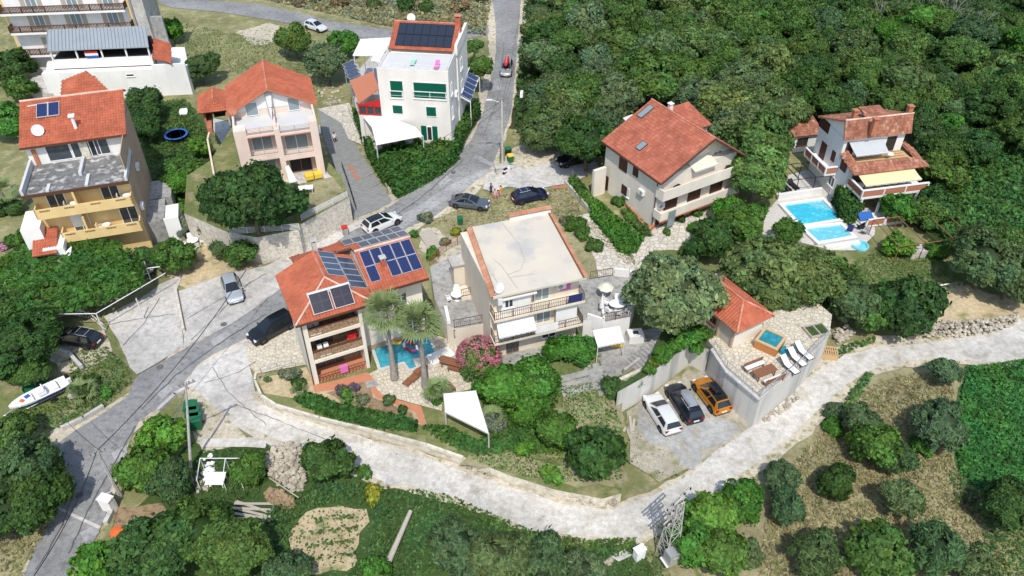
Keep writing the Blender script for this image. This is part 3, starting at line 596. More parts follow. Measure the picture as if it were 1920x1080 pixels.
# wing roof: ridge along x
R4 = tile_slope(hs, [(6.3,.75,7.5),(11.45,.75,7.5),(11.45,5.15,9.0),(6.3,5.15,9.0)], 'tile_orange')
R5 = tile_slope(hs, [(6.3,5.15,9.0),(11.45,5.15,9.0),(11.45,9.0,7.7),(6.3,9.0,7.7)], 'tile_orange')
R6 = tile_slope(hs, [(1.3,6.6,8.2),(6.3,6.6,8.5),(6.3,9.0,7.6),(1.3,9.2,7.3)], 'tile_orange')
ridge(hs,(6.3,5.15,9.07),(11.45,5.15,9.07),'ridge_pale',roof=R4)
MB().add([(11.13,2.1,7.3),(11.13,8.2,7.3),(11.13,5.15,8.85),(6.35,2.1,7.3),(6.35,8.2,7.3),(6.35,5.15,8.85)],[(0,1,2),(3,5,4),(0,2,5,3),(1,4,5,2)]).build('gable', M['cream'], hs)
g = MB(); g.box(E1-.03,E1+.06,ym,6.75,7.36,7.5).box(E1,E2,ym-.04,ym+.06,7.36,7.5).box(6.3,11.45,.68,.78,7.3,7.44).box(E2+.02,E2+.14,ym,5.0,7.42,7.56).build('gutter', M['wood_dark'], hs)
MB().tube((-.04,-.02,.1),(-.04,-.02,7.4),.05).tube((-.35,.3,7.3),(-.04,-.02,6.9),.05).build('downpipe', M['wood_dark'], hs)
kx = (zr-7.55)/(E2-3.0); ex = Vector((1,0,-kx)).normalized(); ey = Vector((0,1,0))
for c in range(2):                                                   # array on the inner slope of the front wing
    for r in range(5 if c else 4):
        x = 3.35+c*1.42; y = (2.05 if c else 3.05)+r*.93 - c*.55
        solar_panel(hs, (x, y+.9, zr-(x-3.0)*kx), -ey, ex, .9, 1.52, 'cells_grey')
k4 = 1.5/4.4; e4 = Vector((0,1,k4)).normalized()
for c in range(5):
    for r in range(2):
        if r == 0 and c == 1: continue
        x = 6.62+c*.945; y = 1.75+r*1.6
        solar_panel(hs, (x, y, 7.5+(y-.75)*k4), (1,0,0), e4, .91, 1.66, 'cells_blue')
k5 = 1.3/3.85; e5 = Vector((0,1,-k5)).normalized()
for c in range(6):
    for r in range(2):
        if r == 0 and c == 0: continue
        x = 5.95+c*.93 if r == 1 else 6.4+(c-.3)*.9; y = 5.35+r*1.72
        solar_panel(hs, (x+.9, y+1.66, 9.0-(y+1.66-5.15)*k5), (-1,0,0), -e5, .9, 1.64, 'cells_grey')
kh = 1.5/3.2; eh = Vector((0,cos(radians(40)),sin(radians(40))))
for x in (1.15,2.95):
    o = solar_panel(hs, (x,-.15,7.8), (1,0,0), eh, 1.65, 1.75, 'cells_dark', 'metal_light', 'solar_collector', .09)
MB().box(1.1,4.65,1.15,1.35,8.65,9.02).tube((1.2,1.2,8.1),(1.2,1.2,8.8),.03).tube((4.5,1.2,8.1),(4.5,1.2,8.8),.03).build('collector_stand', M['metal_light'], hs)
chimney(hs, 8.2, 3.1, 8.1, 9.0, .42, 'tile', 'concrete'); chimney(hs, 3.3, 7.0, 8.3, 9.8, .4, 'concrete', 'concrete')
# ================================================================== flat roofed beige house
B = Fr(at(926,690,Z1), 18.9)
hb = house('house', 'beige house with flat pale screed roof edged in orange tiles, balconies facing the garden', B)
block(hb,'wall',.15,8.4,1.3,10.2,0,7.9,M['beige'])
MB().prism([(.1,.1),(8.55,.1),(9.15,10.35),(.95,10.5)],7.9,8.1).build('roof', M['roofscreed'], hb)
lft = tile_slope(hb, [(.0,.3,8.0),(.42,.3,8.22),(1.3,10.4,8.22),(.85,10.4,8.0)], 'tile_pale', name='roof_edge'); rgt = tile_slope(hb, [(8.25,.1,8.22),(8.65,.1,8.0),(9.3,10.4,8.0),(8.9,10.4,8.22)], 'tile_pale', name='roof_edge')
MB().box(5.0,9.1,10.2,10.4,8.1,8.62).build('parapet', M['white'], hb); tile_slope(hb, [(4.9,10.1,8.62),(9.2,10.1,8.62),(9.2,10.6,8.75),(4.9,10.6,8.75)], 'tile_pale', name='roof_edge', th=.05)
j = MB(); j.box(1.0,1.06,2.0,3.2,8.1,8.115)
for pts in ([(4.2,10.2),(4.6,6.5),(4.35,4.2),(3.5,2.9),(2.2,2.6)],[(1.7,5.2),(2.1,4.0),(2.4,.6)],[(2.2,2.2),(4.4,2.0)]): j.path([(p[0],p[1],8.11) for p in pts],.022,4)
j.build('cable', M['concrete_grey'], hb)
for z in (2.75,5.45):
    block(hb,'balcony_slab',.1,8.5,0,1.3,z-.12,z+.1,M['beige']); railing(hb, [(.18,1.2),(.18,.06),(8.4,.06),(8.4,1.2)], z+.1, .9, 'wood_dark', .17)
block(hb,'balcony_room',.9,3.6,.5,1.3,5.55,7.5,M['white'])
MB().box(.8,4.0,.1,1.3,7.5,7.62).build('balcony_roof', M['white'], hb)
window(hb, FRONT(.5), 1.2, 2.0, 6.3, 7.2, 'plastic_white', mull=1); window(hb, FRONT(1.3), 4.2, 5.6, 5.6, 7.6, 'plastic_white', 'glass_pale', 1, 'balcony_door', False)
window(hb, FRONT(1.3), 4.4, 5.8, 2.9, 4.9, 'plastic_white', 'glass_pale', 1, 'balcony_door', False); window(hb, FRONT(1.3), 1.0, 2.2, 2.9, 4.9, 'plastic_white', 'glass', 1, 'balcony_door', False)
window(hb, FRONT(1.3), 1.6, 2.8, .1, 2.1, 'wood', 'glass', 1, 'cellar_door', False); window(hb, FRONT(1.3), 5.0, 6.4, .9, 2.0)
MB().tube((4.1,1.3,2.9),(4.1,1.3,7.8),.04).build('downpipe', M['wood_dark'], hb)
aw = awning(hb, [(.55,.9,5.0),(3.9,.9,5.0),(3.7,-.75,4.25),(.3,-.75,4.25)], 'fabric_white')
put(B, MB().box(6.6,7.5,1.1,1.28,6.3,7.4), 'towel', M['pinkcloth'], 'pink towel hanging at the right end of the beige house top balcony', 'towel'); put(B, MB().box(6.9,8.2,-.02,.03,5.7,6.5), 'blanket', M['navy'], 'dark blue blanket over the top balcony rail of the beige house', 'blanket')
put(B, MB().box(3.9,6.0,-.04,.02,2.95,3.8), 'bed_sheet', M['fabric_white'], 'white sheet spread over the lower balcony rail of the beige house', 'laundry'); MB().box(6.0,8.0,.5,.6,3.0,4.9).build('canvas_screen', M['fabric_white'], hb)
dish(hb,(.7,.6,8.1),.5,.4); MB().box(.5,.9,.0,.4,7.2,7.8).tube((.4,.3,8.1),(.4,.3,9.0),.025).build('antenna', M['metal_light'], hb)
o = MB().box(-.9,.15,9.3,10.6,0,4.9).build('porch', M['beige'], hb); MB().box(-1.1,.3,9.1,10.8,4.9,5.05).build('porch_roof', M['concrete'], o)
railing(hb, [(-.75,7.4),(.15,7.4)], 2.6, .9, 'wood_dark', .15); block(hb,'porch_balcony',-.8,.15,7.3,9.0,2.2,2.6,M['beige'])
# ================================================================== cube house with green shutters
G = Fr(at(847,266,2.0), -7)
hg = house('house', 'tall white cube house with green shutters, roof terrace and black solar panels', G)
block(hg,'wall',-8.75,0,0,5.4,0,9.15,M['warm_white']); block(hg,'rear_wall',-8.3,.15,5.4,12.5,0,9.3,M['warm_white'])
block(hg,'terrace_floor',-8.55,-.2,.2,5.4,9.15,9.2,M['concrete_pale'])
MB().box(-8.75,0,0,.2,9.15,9.45).box(-8.75,-8.55,.2,5.4,9.15,9.45).box(-.2,0,.2,5.4,9.15,9.75).build('parapet', M['warm_white'], hg)
railing(hg,[(-8.65,5.3),(-8.65,.1),(-.1,.1),(-.1,5.3)],9.45,.6,'metal_light',.6,bars=False)
kg = (11.6-9.75)/(9.2-5.2); RG = tile_slope(hg,[(-8.5,5.1,9.75),(-.1,5.1,9.75),(-.1,9.3,11.65),(-8.5,9.3,11.65)],'tile_orange'); tile_slope(hg,[(-8.5,9.3,11.65),(-.1,9.3,11.65),(-.1,12.9,10.0),(-8.5,12.9,10.0)],'tile_orange')
MB().add([(-.1,5.3,9.2),(-.1,12.6,9.2),(-.1,9.3,11.5),(-8.3,5.3,9.2),(-8.3,12.6,9.2),(-8.3,9.3,11.5)],[(0,1,2),(3,5,4),(0,2,5,3),(1,4,5,2)]).build('gable', M['warm_white'], hg)
MB().box(-.1,.25,5.1,12.6,9.3,10.6).build('side_parapet', M['warm_white'], hg)
ridge(hg,(-8.5,9.3,11.72),(-.1,9.3,11.72),roof=RG); eg = Vector((0,1,kg)).normalized()
for c in range(7):
    for r in range(2):
        y = 5.55+r*1.72; solar_panel(hg,(-7.75+c*1.02,y,9.75+(y-5.1)*kg),(1,0,0),eg,1.0,1.84,'cells_black','black')
for c in range(6):
    y = 9.8; solar_panel(hg,(-6.9+c*1.0+.95,y+1.5,11.65-(y+1.5-9.3)*.458+.25),(-1,0,0),Vector((0,-1,.35)).normalized(),.95,1.6,'cells_black','black')
chimney(hg,-.3,9.4,10.4,12.5,.7,'tile_orange','ridge'); dish(hg,(-6.6,10.4,11.2),.55,.2)
for (a,b_,c,d,nm,mull) in ((731,151,754,169,'shutter',0),(775,154,836,170,'shutter',0),(736,197,754,212,'shutter',0),(799,200,817,217,'shutter',0)):
    u0,v1 = G.front(a,b_); u1,_ = G.front(c,b_); _,v0 = G.front(a,d)
    shutter(hg,FRONT(0),u0,u1,v0,v1,'shutter_green',frame='white')
for (a,b_,c,d) in ((731,169,754,183),(775,170,836,184)):
    u0,v1 = G.front(a,b_); u1,_ = G.front(c,b_); _,v0 = G.front(a,d)
    o = window(hg,FRONT(0),u0,u1,v0,v1-.05,'white','shutter_green',1 if u1-u0>2 else 0,'glazed_door'); q = MB()
    q.tube((u0-.1,-.14,v1-.05),(u1+.1,-.14,v1-.05),.03).tube((u0-.1,-.14,v0+.4),(u1+.1,-.14,v0+.4),.02).tube((u0-.05,-.14,v0),(u0-.05,-.14,v1),.02).tube((u1+.05,-.14,v0),(u1+.05,-.14,v1),.02).build('window_rail', M['metal_light'], hg)
window(hg,FRONT(0),-3.1,-2.45,.02,2.0,'plastic_white','dark',0,'entrance_door',False)
shutter(hg,FRONT(.0),-3.85,-3.15,.02,2.05,'shutter_green'); shutter(hg,FRONT(.0),-2.4,-1.75,.02,2.05,'shutter_green')
for z in (5.8,2.6): window(hg,RIGHT(0),1.0,2.0,z,z+1.5)
for z in (6.4,3.4): window(hg,RIGHT(.15),7.0,8.4,z,z+1.4)
# side porch and canopies
def gp(px,py,z): x,y = G.top(px,py,z); return (x,y,z)
c1 = [gp(661,104,5.6),gp(676,73,6.0),gp(737,70,6.6),gp(726,92,6.6),gp(720,98,6.4),gp(697,104,6.0)]
MB().slab(c1,.1).build('canopy', M['fabric_white'], hg)
c2 = [gp(700,104,6.4),gp(722,96,6.6),gp(712,116,6.2),gp(695,114,6.0)]; MB().slab(c2,.1).build('canopy', M['fabric_white'], hg)
pp = MB()
for p in (c1[0],c1[1],c2[3]): pp.tube((p[0]+.2,p[1],0),(p[0]+.2,p[1],p[2]-.1),.06)
pp.build('canopy_posts', M['metal_light'], hg)
sp = [gp(656,150,3.6),gp(645,121,4.4),gp(671,118,4.4),gp(677,141,3.6)]
ee = (Vector(sp[3])-Vector(sp[0])); ev = (Vector(sp[1])-Vector(sp[0]))
for k in range(4): solar_panel(hg, Vector(sp[0])+ev*(k/4), ee, ev, ee.length, ev.length/4-.06, 'cells_grey', 'alu')
MB().slab([Vector(p)-Vector((0,0,.05)) for p in sp],.08).tube((sp[0][0],sp[0][1],0),sp[0],.06).tube(sp[1],(sp[1][0],sp[1][1],0),.06).build('carport_frame', M['metal'], hg)
po = [gp(672,194,4.5),gp(656,152,4.5),gp(699,133,5.5),gp(711,166,5.5)]
MB().slab(po,.12).build('porch_roof', M['terracotta'], hg)
xa,ya = G.top(676,215,0)[0], -.35
pw = MB(); x0,zp = G.front(675,215,.2); x1 = -8.75
for k in range(4): xx = x0+(x1-x0)*k/3; pw.box(xx-.08,xx+.08,.15,.3,zp,zp+1.5)
pw.box(x0,x1,.15,.3,zp,zp+.15).box(x0,x1,.15,.3,zp+1.2,zp+1.4).add([(x0,.2,zp+1.4),(x1,.2,zp+1.4),(x1,.2,zp+2.3)],[(0,1,2)]).build('porch_frame', M['red'], hg)
block(hg,'porch_glazing',x0,x1,.25,.29,zp+.1,zp+1.3,M['glass']); block(hg,'porch_base',x0-.1,x1,.1,6,-2,zp,M['warm_white'])
block(hg,'porch_wall',x0-.1,x0,.3,6,zp,zp+1.1,M['warm_white'])
big = [gp(681,219,2.9),gp(697,238,2.3),gp(706,272,1.9),gp(793,255,1.9),gp(779,238,2.3),gp(735,222,2.7),gp(712,214,3.0)]
o = MB().slab([big[0],big[1],big[2],big[6]],.05).slab([big[6],big[2],big[3],big[5]],.05).slab([big[5],big[3],big[4]],.05).build('sun_sail', M['fabric_white'], hg)
pq = MB()
for p in (big[0],big[2],big[3]): pq.tube((p[0],p[1],-1.0),(p[0],p[1],p[2]),.06)
pq.build('sail_posts', M['metal_light'], hg)
so_ = [gp(856,176,3.4),gp(882,190,2.6),gp(899,145,2.6),gp(871,133,3.4)]
wl_ = [(0.02,so_[0][1],so_[0][2]+.6),so_[0],so_[3],(0.17,so_[3][1],so_[3][2]+.6)]
MB().slab(wl_,.08).build('side_canopy', M['fabric_white'], hg)
ee = Vector(so_[1])-Vector(so_[0]); ev = Vector(so_[3])-Vector(so_[0])
MB().slab([Vector(p)-Vector((0,0,.08)) for p in so_],.1).tube((so_[1][0],so_[1][1],-1),so_[1],.06).tube((so_[2][0],so_[2][1],-1),so_[2],.06).build('side_canopy_frame', M['white'], hg)
for k in range(5): solar_panel(hg, Vector(so_[0])+ev*(k/5+.01), ee, ev, ee.length*.97, ev.length/5-.07, 'cells_blue', 'alu')
for (x,y,mm,nm) in ((-4.7,1.9,'mint','sun_lounger'),(-1.6,1.1,'pinkcloth','sun_lounger')):
    p = G.W(x,y,9.2); t = thing('sun_lounger', 'pale green folding lounger standing on the cube house roof terrace' if mm!='pinkcloth' else 'pink folding lounger near the roof terrace corner of the cube house','lounger',p,G.ang)
    MB().obox((0,.0,.32),(.55,1.1,.05)).obox((0,.75,.55),(.55,.6,.05),0,.7).build('canvas', M[mm], t); q = MB()
    for a in (-.25,.25):
        for c in (-.45,.45): q.tube((a,c,0),(a,c,.32),.02)
    q.build('frame', M['alu'], t)
# ================================================================== house by the wood with the big tiled gable
N = Fr(at(1214,431,0), 31)
hn = house('house', 'large pale house with steep red tiled gable and two long balconies by the wood', N)
block(hn,'wall',.75,12.0,0,9.6,0,6.5,M['cream'])
zrn = 9.9; xr = 7.2; ex0 = .3; ex1 = 12.7; y0 = -.85; y1 = 10.0; za = 6.45; zb = 6.1
MB().add([(.75,.9,6.4),(12.0,.9,6.4),(xr,.9,zrn-.2),(.75,9.6,6.4),(12.0,9.6,6.4),(xr,9.6,zrn-.2)],[(0,1,2),(3,5,4),(0,2,5,3),(1,4,5,2)]).build('gable', M['cream'], hn)
RN = tile_slope(hn,[(ex0,y0,za),(xr,y0,zrn),(xr,y1,zrn),(ex0,y1,za)],'tile_red',.16,.30,.40,'underroof'); tile_slope(hn,[(ex1,y0,zb),(xr,y0,zrn),(xr,y1,zrn),(ex1,y1,zb)],'tile_red',.16,.30,.40)
ridge(hn,(xr,y0,zrn+.06),(xr,y1,zrn+.06),roof=RN)
e = MB()
for a,c in (((ex0,y0-.04,za-.05),(xr,y0-.04,zrn-.05)),((xr,y0-.04,zrn-.05),(ex1,y0-.04,zb-.05)),((ex0-.05,y0,za-.08),(ex0-.05,y1,za-.08))): e.tube(a,c,.12,n=4)
e.build('barge_board', M['wood_dark'], hn); MB().tube((.67,.1,0),(.67,.1,6.2),.06).build('downpipe', M['wood_dark'], hn)
for z,h,xx in ((4.25,1.3,12.5),(1.65,1.05,12.2)):
    block(hn,'balcony_slab',.5,xx,-1.25,0,z,z+.2,M['cream']); MB().box(.5,xx,-1.25,-1.1,z+.2,z+h).box(xx-.15,xx,-1.1,0,z+.2,z+h).box(.5,.65,-1.1,0,z+.2,z+h).build('balcony_parapet', M['cream'], hn)
MB().box(.4,12.3,-1.3,-1.24,1.5,1.66).build('tile_trim', M['terracotta'], hn)
for (a,b_,c,d) in ((1249,357,1269,382),(1293,347,1312,367),(1335,333,1355,355)):
    u0,v1 = N.front(a,b_); u1,_ = N.front(c,b_); shutter(hn,FRONT(0),u0,u0+1.9,1.9,4.15,'shutter_brown',nl=14,name='door_shutter')
for (u,v,w_,h_) in ((6.98,4.75,-1.5,1.1),(4.44,5.2,-.95,.8)): shutter(hn,LEFT(.75),u,u+w_,v-.5,v+h_-.1,'shutter_brown')
shutter(hn,LEFT(.75),5.0,6.1,1.4,2.6,'shutter_brown'); window(hn,LEFT(.75),4.6,5.0,1.4,2.6); shutter(hn,LEFT(.75),8.6,9.3,.2,2.1,'shutter_brown',name='side_door')
shutter(hn,FRONT(0),1.0,1.9,.2,1.4,'shutter_brown'); shutter(hn,FRONT(0),4.3,5.2,.2,1.4,'shutter_brown'); window(hn,FRONT(0),6.4,7.4,.02,1.45,'wood','dark',0,'cellar_door',False)
for u,v in ((3.4,5.75),(9.2,5.75)): window(hn,FRONT(.9),u,u+1.3,v,v+1.0,'plastic_white','dark',1)
window(hn,FRONT(0.9),6.0,7.2,4.5,6.5,'plastic_white','glass_pale',1,'balcony_door',False)
aw = awning(hn,[(5.2,.88,6.9),(8.6,.88,6.9),(8.6,-.7,6.3),(5.2,-.7,6.3)],'fabric_cream2')
for z in (4.45,): put(N, MB().lathe([(.05,0),(.05,.7),(.45,.72),(.45,.78)],(10.6,-.6,z),10), 'table', M['black'], 'round black table at the right end of the top balcony by the wood', 'table'); put(N, MB().obox((2.9,-.7,z+.6),(.9,.5,.4),.2).box(2.6,3.2,-.85,-.55,z,z+.4), 'barbecue', M['black'], 'black covered barbecue under the gable at the left end of the top balcony', 'barbecue')
kn = (zrn-za)/(xr-ex0); eN = Vector((1,0,kn)).normalized()
for (x,y,w_,h_) in ((4.75,9.4,.85,2.0),(1.75,5.6,.85,1.2)):
    o = solar_panel(hn,(x,y,za+(x-ex0)*kn),(0,-1,0),eN,w_,h_,'glass_pale','black',name='skylight',t=.1,lift=.08)
chimney(hn,9.0,8.6,7.6,9.3,.45,'white','white')
o = block(hn,'rear_annex',12.0,15.0,8.0,12.0,0,5.6,M['cream']); tile_slope(hn,[(11.7,7.6,5.5),(15.3,7.6,5.5),(15.3,12.2,6.6),(11.7,12.2,6.6)],'tile_red')
block(hn,'stair_wall',-1.4,.3,8.6,9.0,0,3.6,M['cream'])
cp = [(*N.top(a,b_,3.6),3.6) for a,b_ in ((1146,229),(1186,214),(1190,228),(1152,246))]; MB().slab(cp,.08).tube((cp[0][0],cp[0][1],0),cp[0],.06).tube((cp[3][0],cp[3][1],0),cp[3],.06).build('side_canopy', M['fabric_white'], hn)
put(N, MB().box(1.6,2.6,-1.36,-1.31,.6,2.6), 'rug', M['glass_pale'], 'patterned grey rug hung down from the lower balcony of the gable house', 'rug')
# ================================================================== pink terraced house
K = Fr(at(611,328,ZP), 17)
hk = house('house', 'pale pink terraced house with orange gable roof and two columns of recessed balconies', K)
XL = -8.9
block(hk,'wall',XL,0,1.5,5.0,0,5.9,M['pink']); block(hk,'rear_wall',XL,-.1,5.0,12.0,0,6.9,M['pink'])
MB().box(XL,-7.6,0,1.5,0,6.9).box(-4.7,-4.1,0,1.5,0,6.6).box(-.85,0,0,1.5,0,6.9).build('pillar_wall', M['pink'], hk)
for (xa,xb,dz) in ((-7.6,-4.7,.45),(-4.1,-.85,0)):
    for z in (2.7+dz,5.75+dz*.6): block(hk,'balcony_slab',xa,xb,-.0,1.5,z-.12,z+.18,M['pink'])
    z = 2.7+dz; block(hk,'balcony_parapet',xa,xb,.02,.12,z+.18,z+.5,M['pink']); hrailing(hk,[(xa,.3),(xb,.3)],z+.5,.6,'wood_pale',4)
    window(hk,FRONT(1.5),xa+.3,xb-.4,z+.2,z+2.2,'plastic_white','glass_pale',1,'balcony_door',False)
    z = 5.75+dz*.6; hrailing(hk,[(xa,.15),(xb,.15)],z+.2,.75,'wood_pale',5)
    MB().box(xa,xb,-.06,.0,z-.12,z-.02).build('gutter', M['brick'], hk)
block(hk,'terrace_floor',XL+.2,-.2,.4,5.0,5.9,6.0,M['concrete_pale'])
MB().box(XL,XL+.2,1.5,5.0,5.9,6.9).box(-.2,0,1.5,5.0,5.9,6.9).box(-4.5,-4.35,.3,5.0,6.0,6.9).build('parapet', M['pink'], hk)
window(hk,FRONT(1.5),-3.7,-1.3,.1,2.3,'wood','dark',1,'terrace_door',False); window(hk,FRONT(1.5),-7.2,-5.2,.1,2.2,'plastic_white','glass_pale',1,'terrace_door',False)
zk = 9.25; xm = -4.6
MB().add([(XL,4.95,6.8),(0,4.95,6.8),(xm,4.95,zk-.2),(XL,12,6.8),(0,12,6.8),(xm,12,zk-.2)],[(0,1,2),(3,5,4),(0,2,5,3),(1,4,5,2)]).build('gable', M['white'], hk)
RK = tile_slope(hk,[(XL-.5,4.3,6.75),(xm,4.3,zk),(xm,12.6,zk),(XL-.5,12.3,6.75)],'tile_orange'); tile_slope(hk,[(.5,4.3,6.8),(xm,4.3,zk),(xm,12.6,zk),(.5,11.6,6.8)],'tile_orange')
ridge(hk,(xm,4.3,zk+.06),(xm,12.6,zk+.06),roof=RK)
MB().tube((XL-.5,4.27,6.72),(xm,4.27,zk),.09,n=4).tube((xm,4.27,zk),(.5,4.27,6.76),.09,n=4).build('barge_board', M['brick'], hk)
window(hk,FRONT(4.95),-7.4,-6.0,6.1,7.75,'plastic_white','glass_pale',0,'attic_door',False); window(hk,FRONT(4.95),-2.7,-1.4,6.1,7.75,'plastic_white','glass_pale',0,'attic_door',False)
MB().add([(-5.0,4.9,6),(-4.2,4.9,6),(-4.2,4.9,8.8),(-5.0,4.9,8.8),(-4.7,3.4,6)],[(0,1,2,3),(0,3,4),(1,4,2),(2,4,3)]).build('awning_folded', M['concrete_pale'], hk)
dish(hk,(-8.6,4.0,6.9),.5,-.5,mt='brick'); MB().tube((-4.45,2.5,6.0),(-4.45,2.5,8.0),.03).obox((-4.45,2.5,8.0),(.6,.04,.04)).build('antenna', M['wood_dark'], hk)
put(K, MB().obox((-1.9,-.6,.55),(.9,1.0,.5),.1).obox((-.9,-.5,.55),(.9,1.0,.5),.1), 'drying_rack', M['yellowp'], 'drying rack draped with bright yellow cloths before the pink house', 'laundry')
put(K, MB().slab([(-4.3,-.2,1.9),(-3.9,.2,1.9),(-3.3,-2.4,1.2),(-4.1,-2.6,1.2)],.04), 'bed_sheet', M['fabric_white'], 'long white sheet strung out beside the pink house terrace', 'laundry')
# barbecue annex
ax = [K.top(*p,2.6) for p in ((366,180),(385,163),(412,163),(424,204),(378,208))]
an = [K.W(x,y,0) for x,y in ax]
ha = thing('garden_kitchen','small orange roofed garden kitchen with dark open hearth beside the pink house','outbuilding',K.W(ax[4][0],ax[4][1],0),K.ang)
x4,y4 = ax[4]
block(ha,'wall',-.0,.25,.3,4.5,0,2.4,M['brick']); block(ha,'rear_wall',.0,3.0,4.2,4.5,0,2.6,M['concrete']); block(ha,'side_wall',2.8,3.0,.3,4.5,0,2.4,M['concrete']); block(ha,'worktop',.25,.8,-1.5,3.5,0,.9,M['brick']); block(ha,'hearth',1.0,2.4,3.2,4.2,0,2.0,M['black'])
RA = tile_slope(ha,[(-.5,-.3,2.4),(1.5,1.2,3.3),(1.5,5.0,3.3),(-.5,5.0,2.4)],'tile_orange'); tile_slope(ha,[(3.4,-.3,2.4),(1.5,1.2,3.3),(1.5,5.0,3.3),(3.4,5.0,2.4)],'tile_orange'); tile_slope(ha,[(-.5,-.3,2.4),(3.4,-.3,2.4),(1.5,1.2,3.3)],'tile_orange'); ridge(ha,(1.5,1.2,3.36),(1.5,5.0,3.36),roof=RA)
# ================================================================== yellow house
Y = Fr(at(285,478,0), 17)
hy = house('house', 'tall yellow house with long balconies, stained roof terrace and red tiled top storey', Y)
XY = -9.2
block(hy,'wall',XY,.0,1.4,7.0,0,9.0,M['yellow']); block(hy,'top_storey',XY-.3,.0,6.2,12.5,8.9,11.7,M['white'])
block(hy,'lower_rear_wall',XY-.3,.0,7.0,12.5,0,8.9,M['white'])
block(hy,'shaded_side_wall',.0,.08,1.4,12.5,0,11.6,M['brown_wall'])  # thin brown slab: the right wall's shade is put into its colour
block(hy,'terrace_floor',XY-.4,.2,.1,6.2,9.0,9.2,M['stained'])
MB().box(XY-.4,XY-.15,.1,6.2,9.2,9.9).box(-.05,.2,.1,6.2,9.2,9.75).box(-4.6,-4.3,2.6,6.2,9.2,9.6).box(-3.8,-3.5,.2,2.4,9.2,9.45).box(-7.4,-7.1,.2,1.6,9.2,9.4).build('parapet', M['concrete_pale'], hy)
MB().box(XY-.45,.25,.0,.12,8.95,9.28).build('gutter', M['wood_dark'], hy)
for z,xa,xb,ya in ((3.3,-7.6,.0,-.1),(6.4,XY+.1,.0,-.1)):
    block(hy,'balcony_slab',xa,xb,ya,1.4,z,z+.2,M['yellow']); MB().box(xa,xb,ya,ya+.12,z+.2,z+1.15).box(xa,xa+.12,ya,1.4,z+.2,z+1.15).box(xb-.12,xb,ya,1.4,z+.2,z+1.15).build('balcony_parapet', M['yellow'], hy)
    q = MB()
    for u in (.1,.35,.62,.88):
        for k in range(7): q.box(xa+(xb-xa)*u+k*.14-.4, xa+(xb-xa)*u+k*.14-.32, ya-.02, ya+.02, z+.85, z+1.02)
    tag(q.build('vents', M['dark'], hy), kind='stuff')
for z,us in ((6.6,(-8.0,-2.9)),(3.5,(-6.6,-1.9))):
    for u in us: window(hy,FRONT(1.4),u,u+1.7,z+.05,z+2.1,'plastic_white','glass',1,'balcony_door',False)
    MB().box(-5.2,-5.0,.0,1.4,z,z+2.4).build('balcony_divider', M['yellow'], hy)
shutter(hy,FRONT(1.38),-6.6,-4.9,4.1,5.6,'plastic_white',nl=12)
for u in (-8.0,-5.6): window(hy,FRONT(6.2),u+.3,u+2.6,9.4,11.3,'plastic_white','glass',0,'terrace_window',False)
window(hy,FRONT(6.2),-3.6,-1.7,9.4,11.3,'plastic_white','glass',1,'terrace_window',False); block(hy,'stone_pier',-4.5,-3.7,6.05,6.2,9.2,11.5,M['stonewall']); block(hy,'brick_pier',-9.0,-8.6,6.05,6.2,9.2,11.0,M['brick'])
RY = tile_slope(hy,[(XY-.6,5.6,11.6),(.4,5.6,11.6),(.3,11.6,13.9),(XY-.6,11.6,13.9)],'tile_orange'); tile_slope(hy,[(XY-.6,11.6,13.9),(.3,11.6,13.9),(.3,13.2,13.1),(XY-.6,13.2,13.1)],'tile_orange')
ridge(hy,(XY-.6,11.6,13.97),(.3,11.6,13.97),'ridge_pale',roof=RY)
MB().box(XY-.6,.4,5.5,5.6,11.42,11.56).build('eaves_gutter', M['wood_dark'], hy)
MB().add([(.0,6.2,11.5),(.0,12.5,11.5),(.0,12.5,13.3),(.0,11.6,13.7),(-9,6.2,11.5),(-9,12.5,11.5),(-9,12.5,13.3),(-9,11.6,13.7)],[(0,1,2,3),(4,7,6,5),(0,3,7,4),(3,2,6,7),(1,5,6,2)]).build('gable', M['brown_wall'], hy)
tile_slope(hy,[(-6.5,13.4,12.6),(-.8,13.0,12.6),(-3.6,16.6,14.4)],'tile_orange'); tile_slope(hy,[(-6.5,13.4,12.6),(-3.6,16.6,14.4),(-6.5,17.0,13.4)],'tile_orange')
block(hy,'rear_wing',-6.3,-1.6,12.5,15.5,0,12.2,M['white'])
ky = 2.3/6.0; eY = Vector((0,1,ky)).normalized()
for c in range(2): solar_panel(hy,(-8.1+c*1.12,9.0,11.6+3.4*ky),(1,0,0),eY,1.08,1.9,'cells_blue','metal_light','solar_collector',.1,.2)
MB().tube((-9.0,10.7,13.7),(-7.0,10.9,13.75),.06).build('pipe', M['metal_light'], hy)
dish(hy,(-7.9,7.0,12.1),.6,.3); o = MB().tube((-4.4,7.2,12.0),(-4.4,7.2,13.6),.17,.17,10).box(-4.7,-4.1,6.9,7.5,13.6,13.75).build('chimney', M['plastic_white'], hy)
t = MB(); t.box(.08,2.4,7.5,11.5,0,2.4).box(.08,1.9,2.2,6.6,0,2.8); t.build('side_annex', M['concrete_grey'], hy); MB().box(1.9,3.3,2.0,5.4,0,2.6).build('white_annex', M['white'], hy); block(hy,'annex_ledge',1.9,3.4,1.9,2.1,0,3.0,M['plastic_white'])
MB().box(-9.3,-7.4,-1.8,1.4,0,3.9).build('stair_wall', M['plastic_white'], hy); tile_slope(hy,[(-10.3,-2.2,3.6),(-8.0,-2.2,3.6),(-8.0,1.2,4.6),(-10.3,1.2,4.6)],'tile_orange'); MB().slab([(-9.0,-3.6,2.2),(-6.8,-2.4,3.4),(-6.8,-1.2,3.5),(-9.0,-2.4,2.3)],.1).build('white_awning', M['plastic_white'], hy)
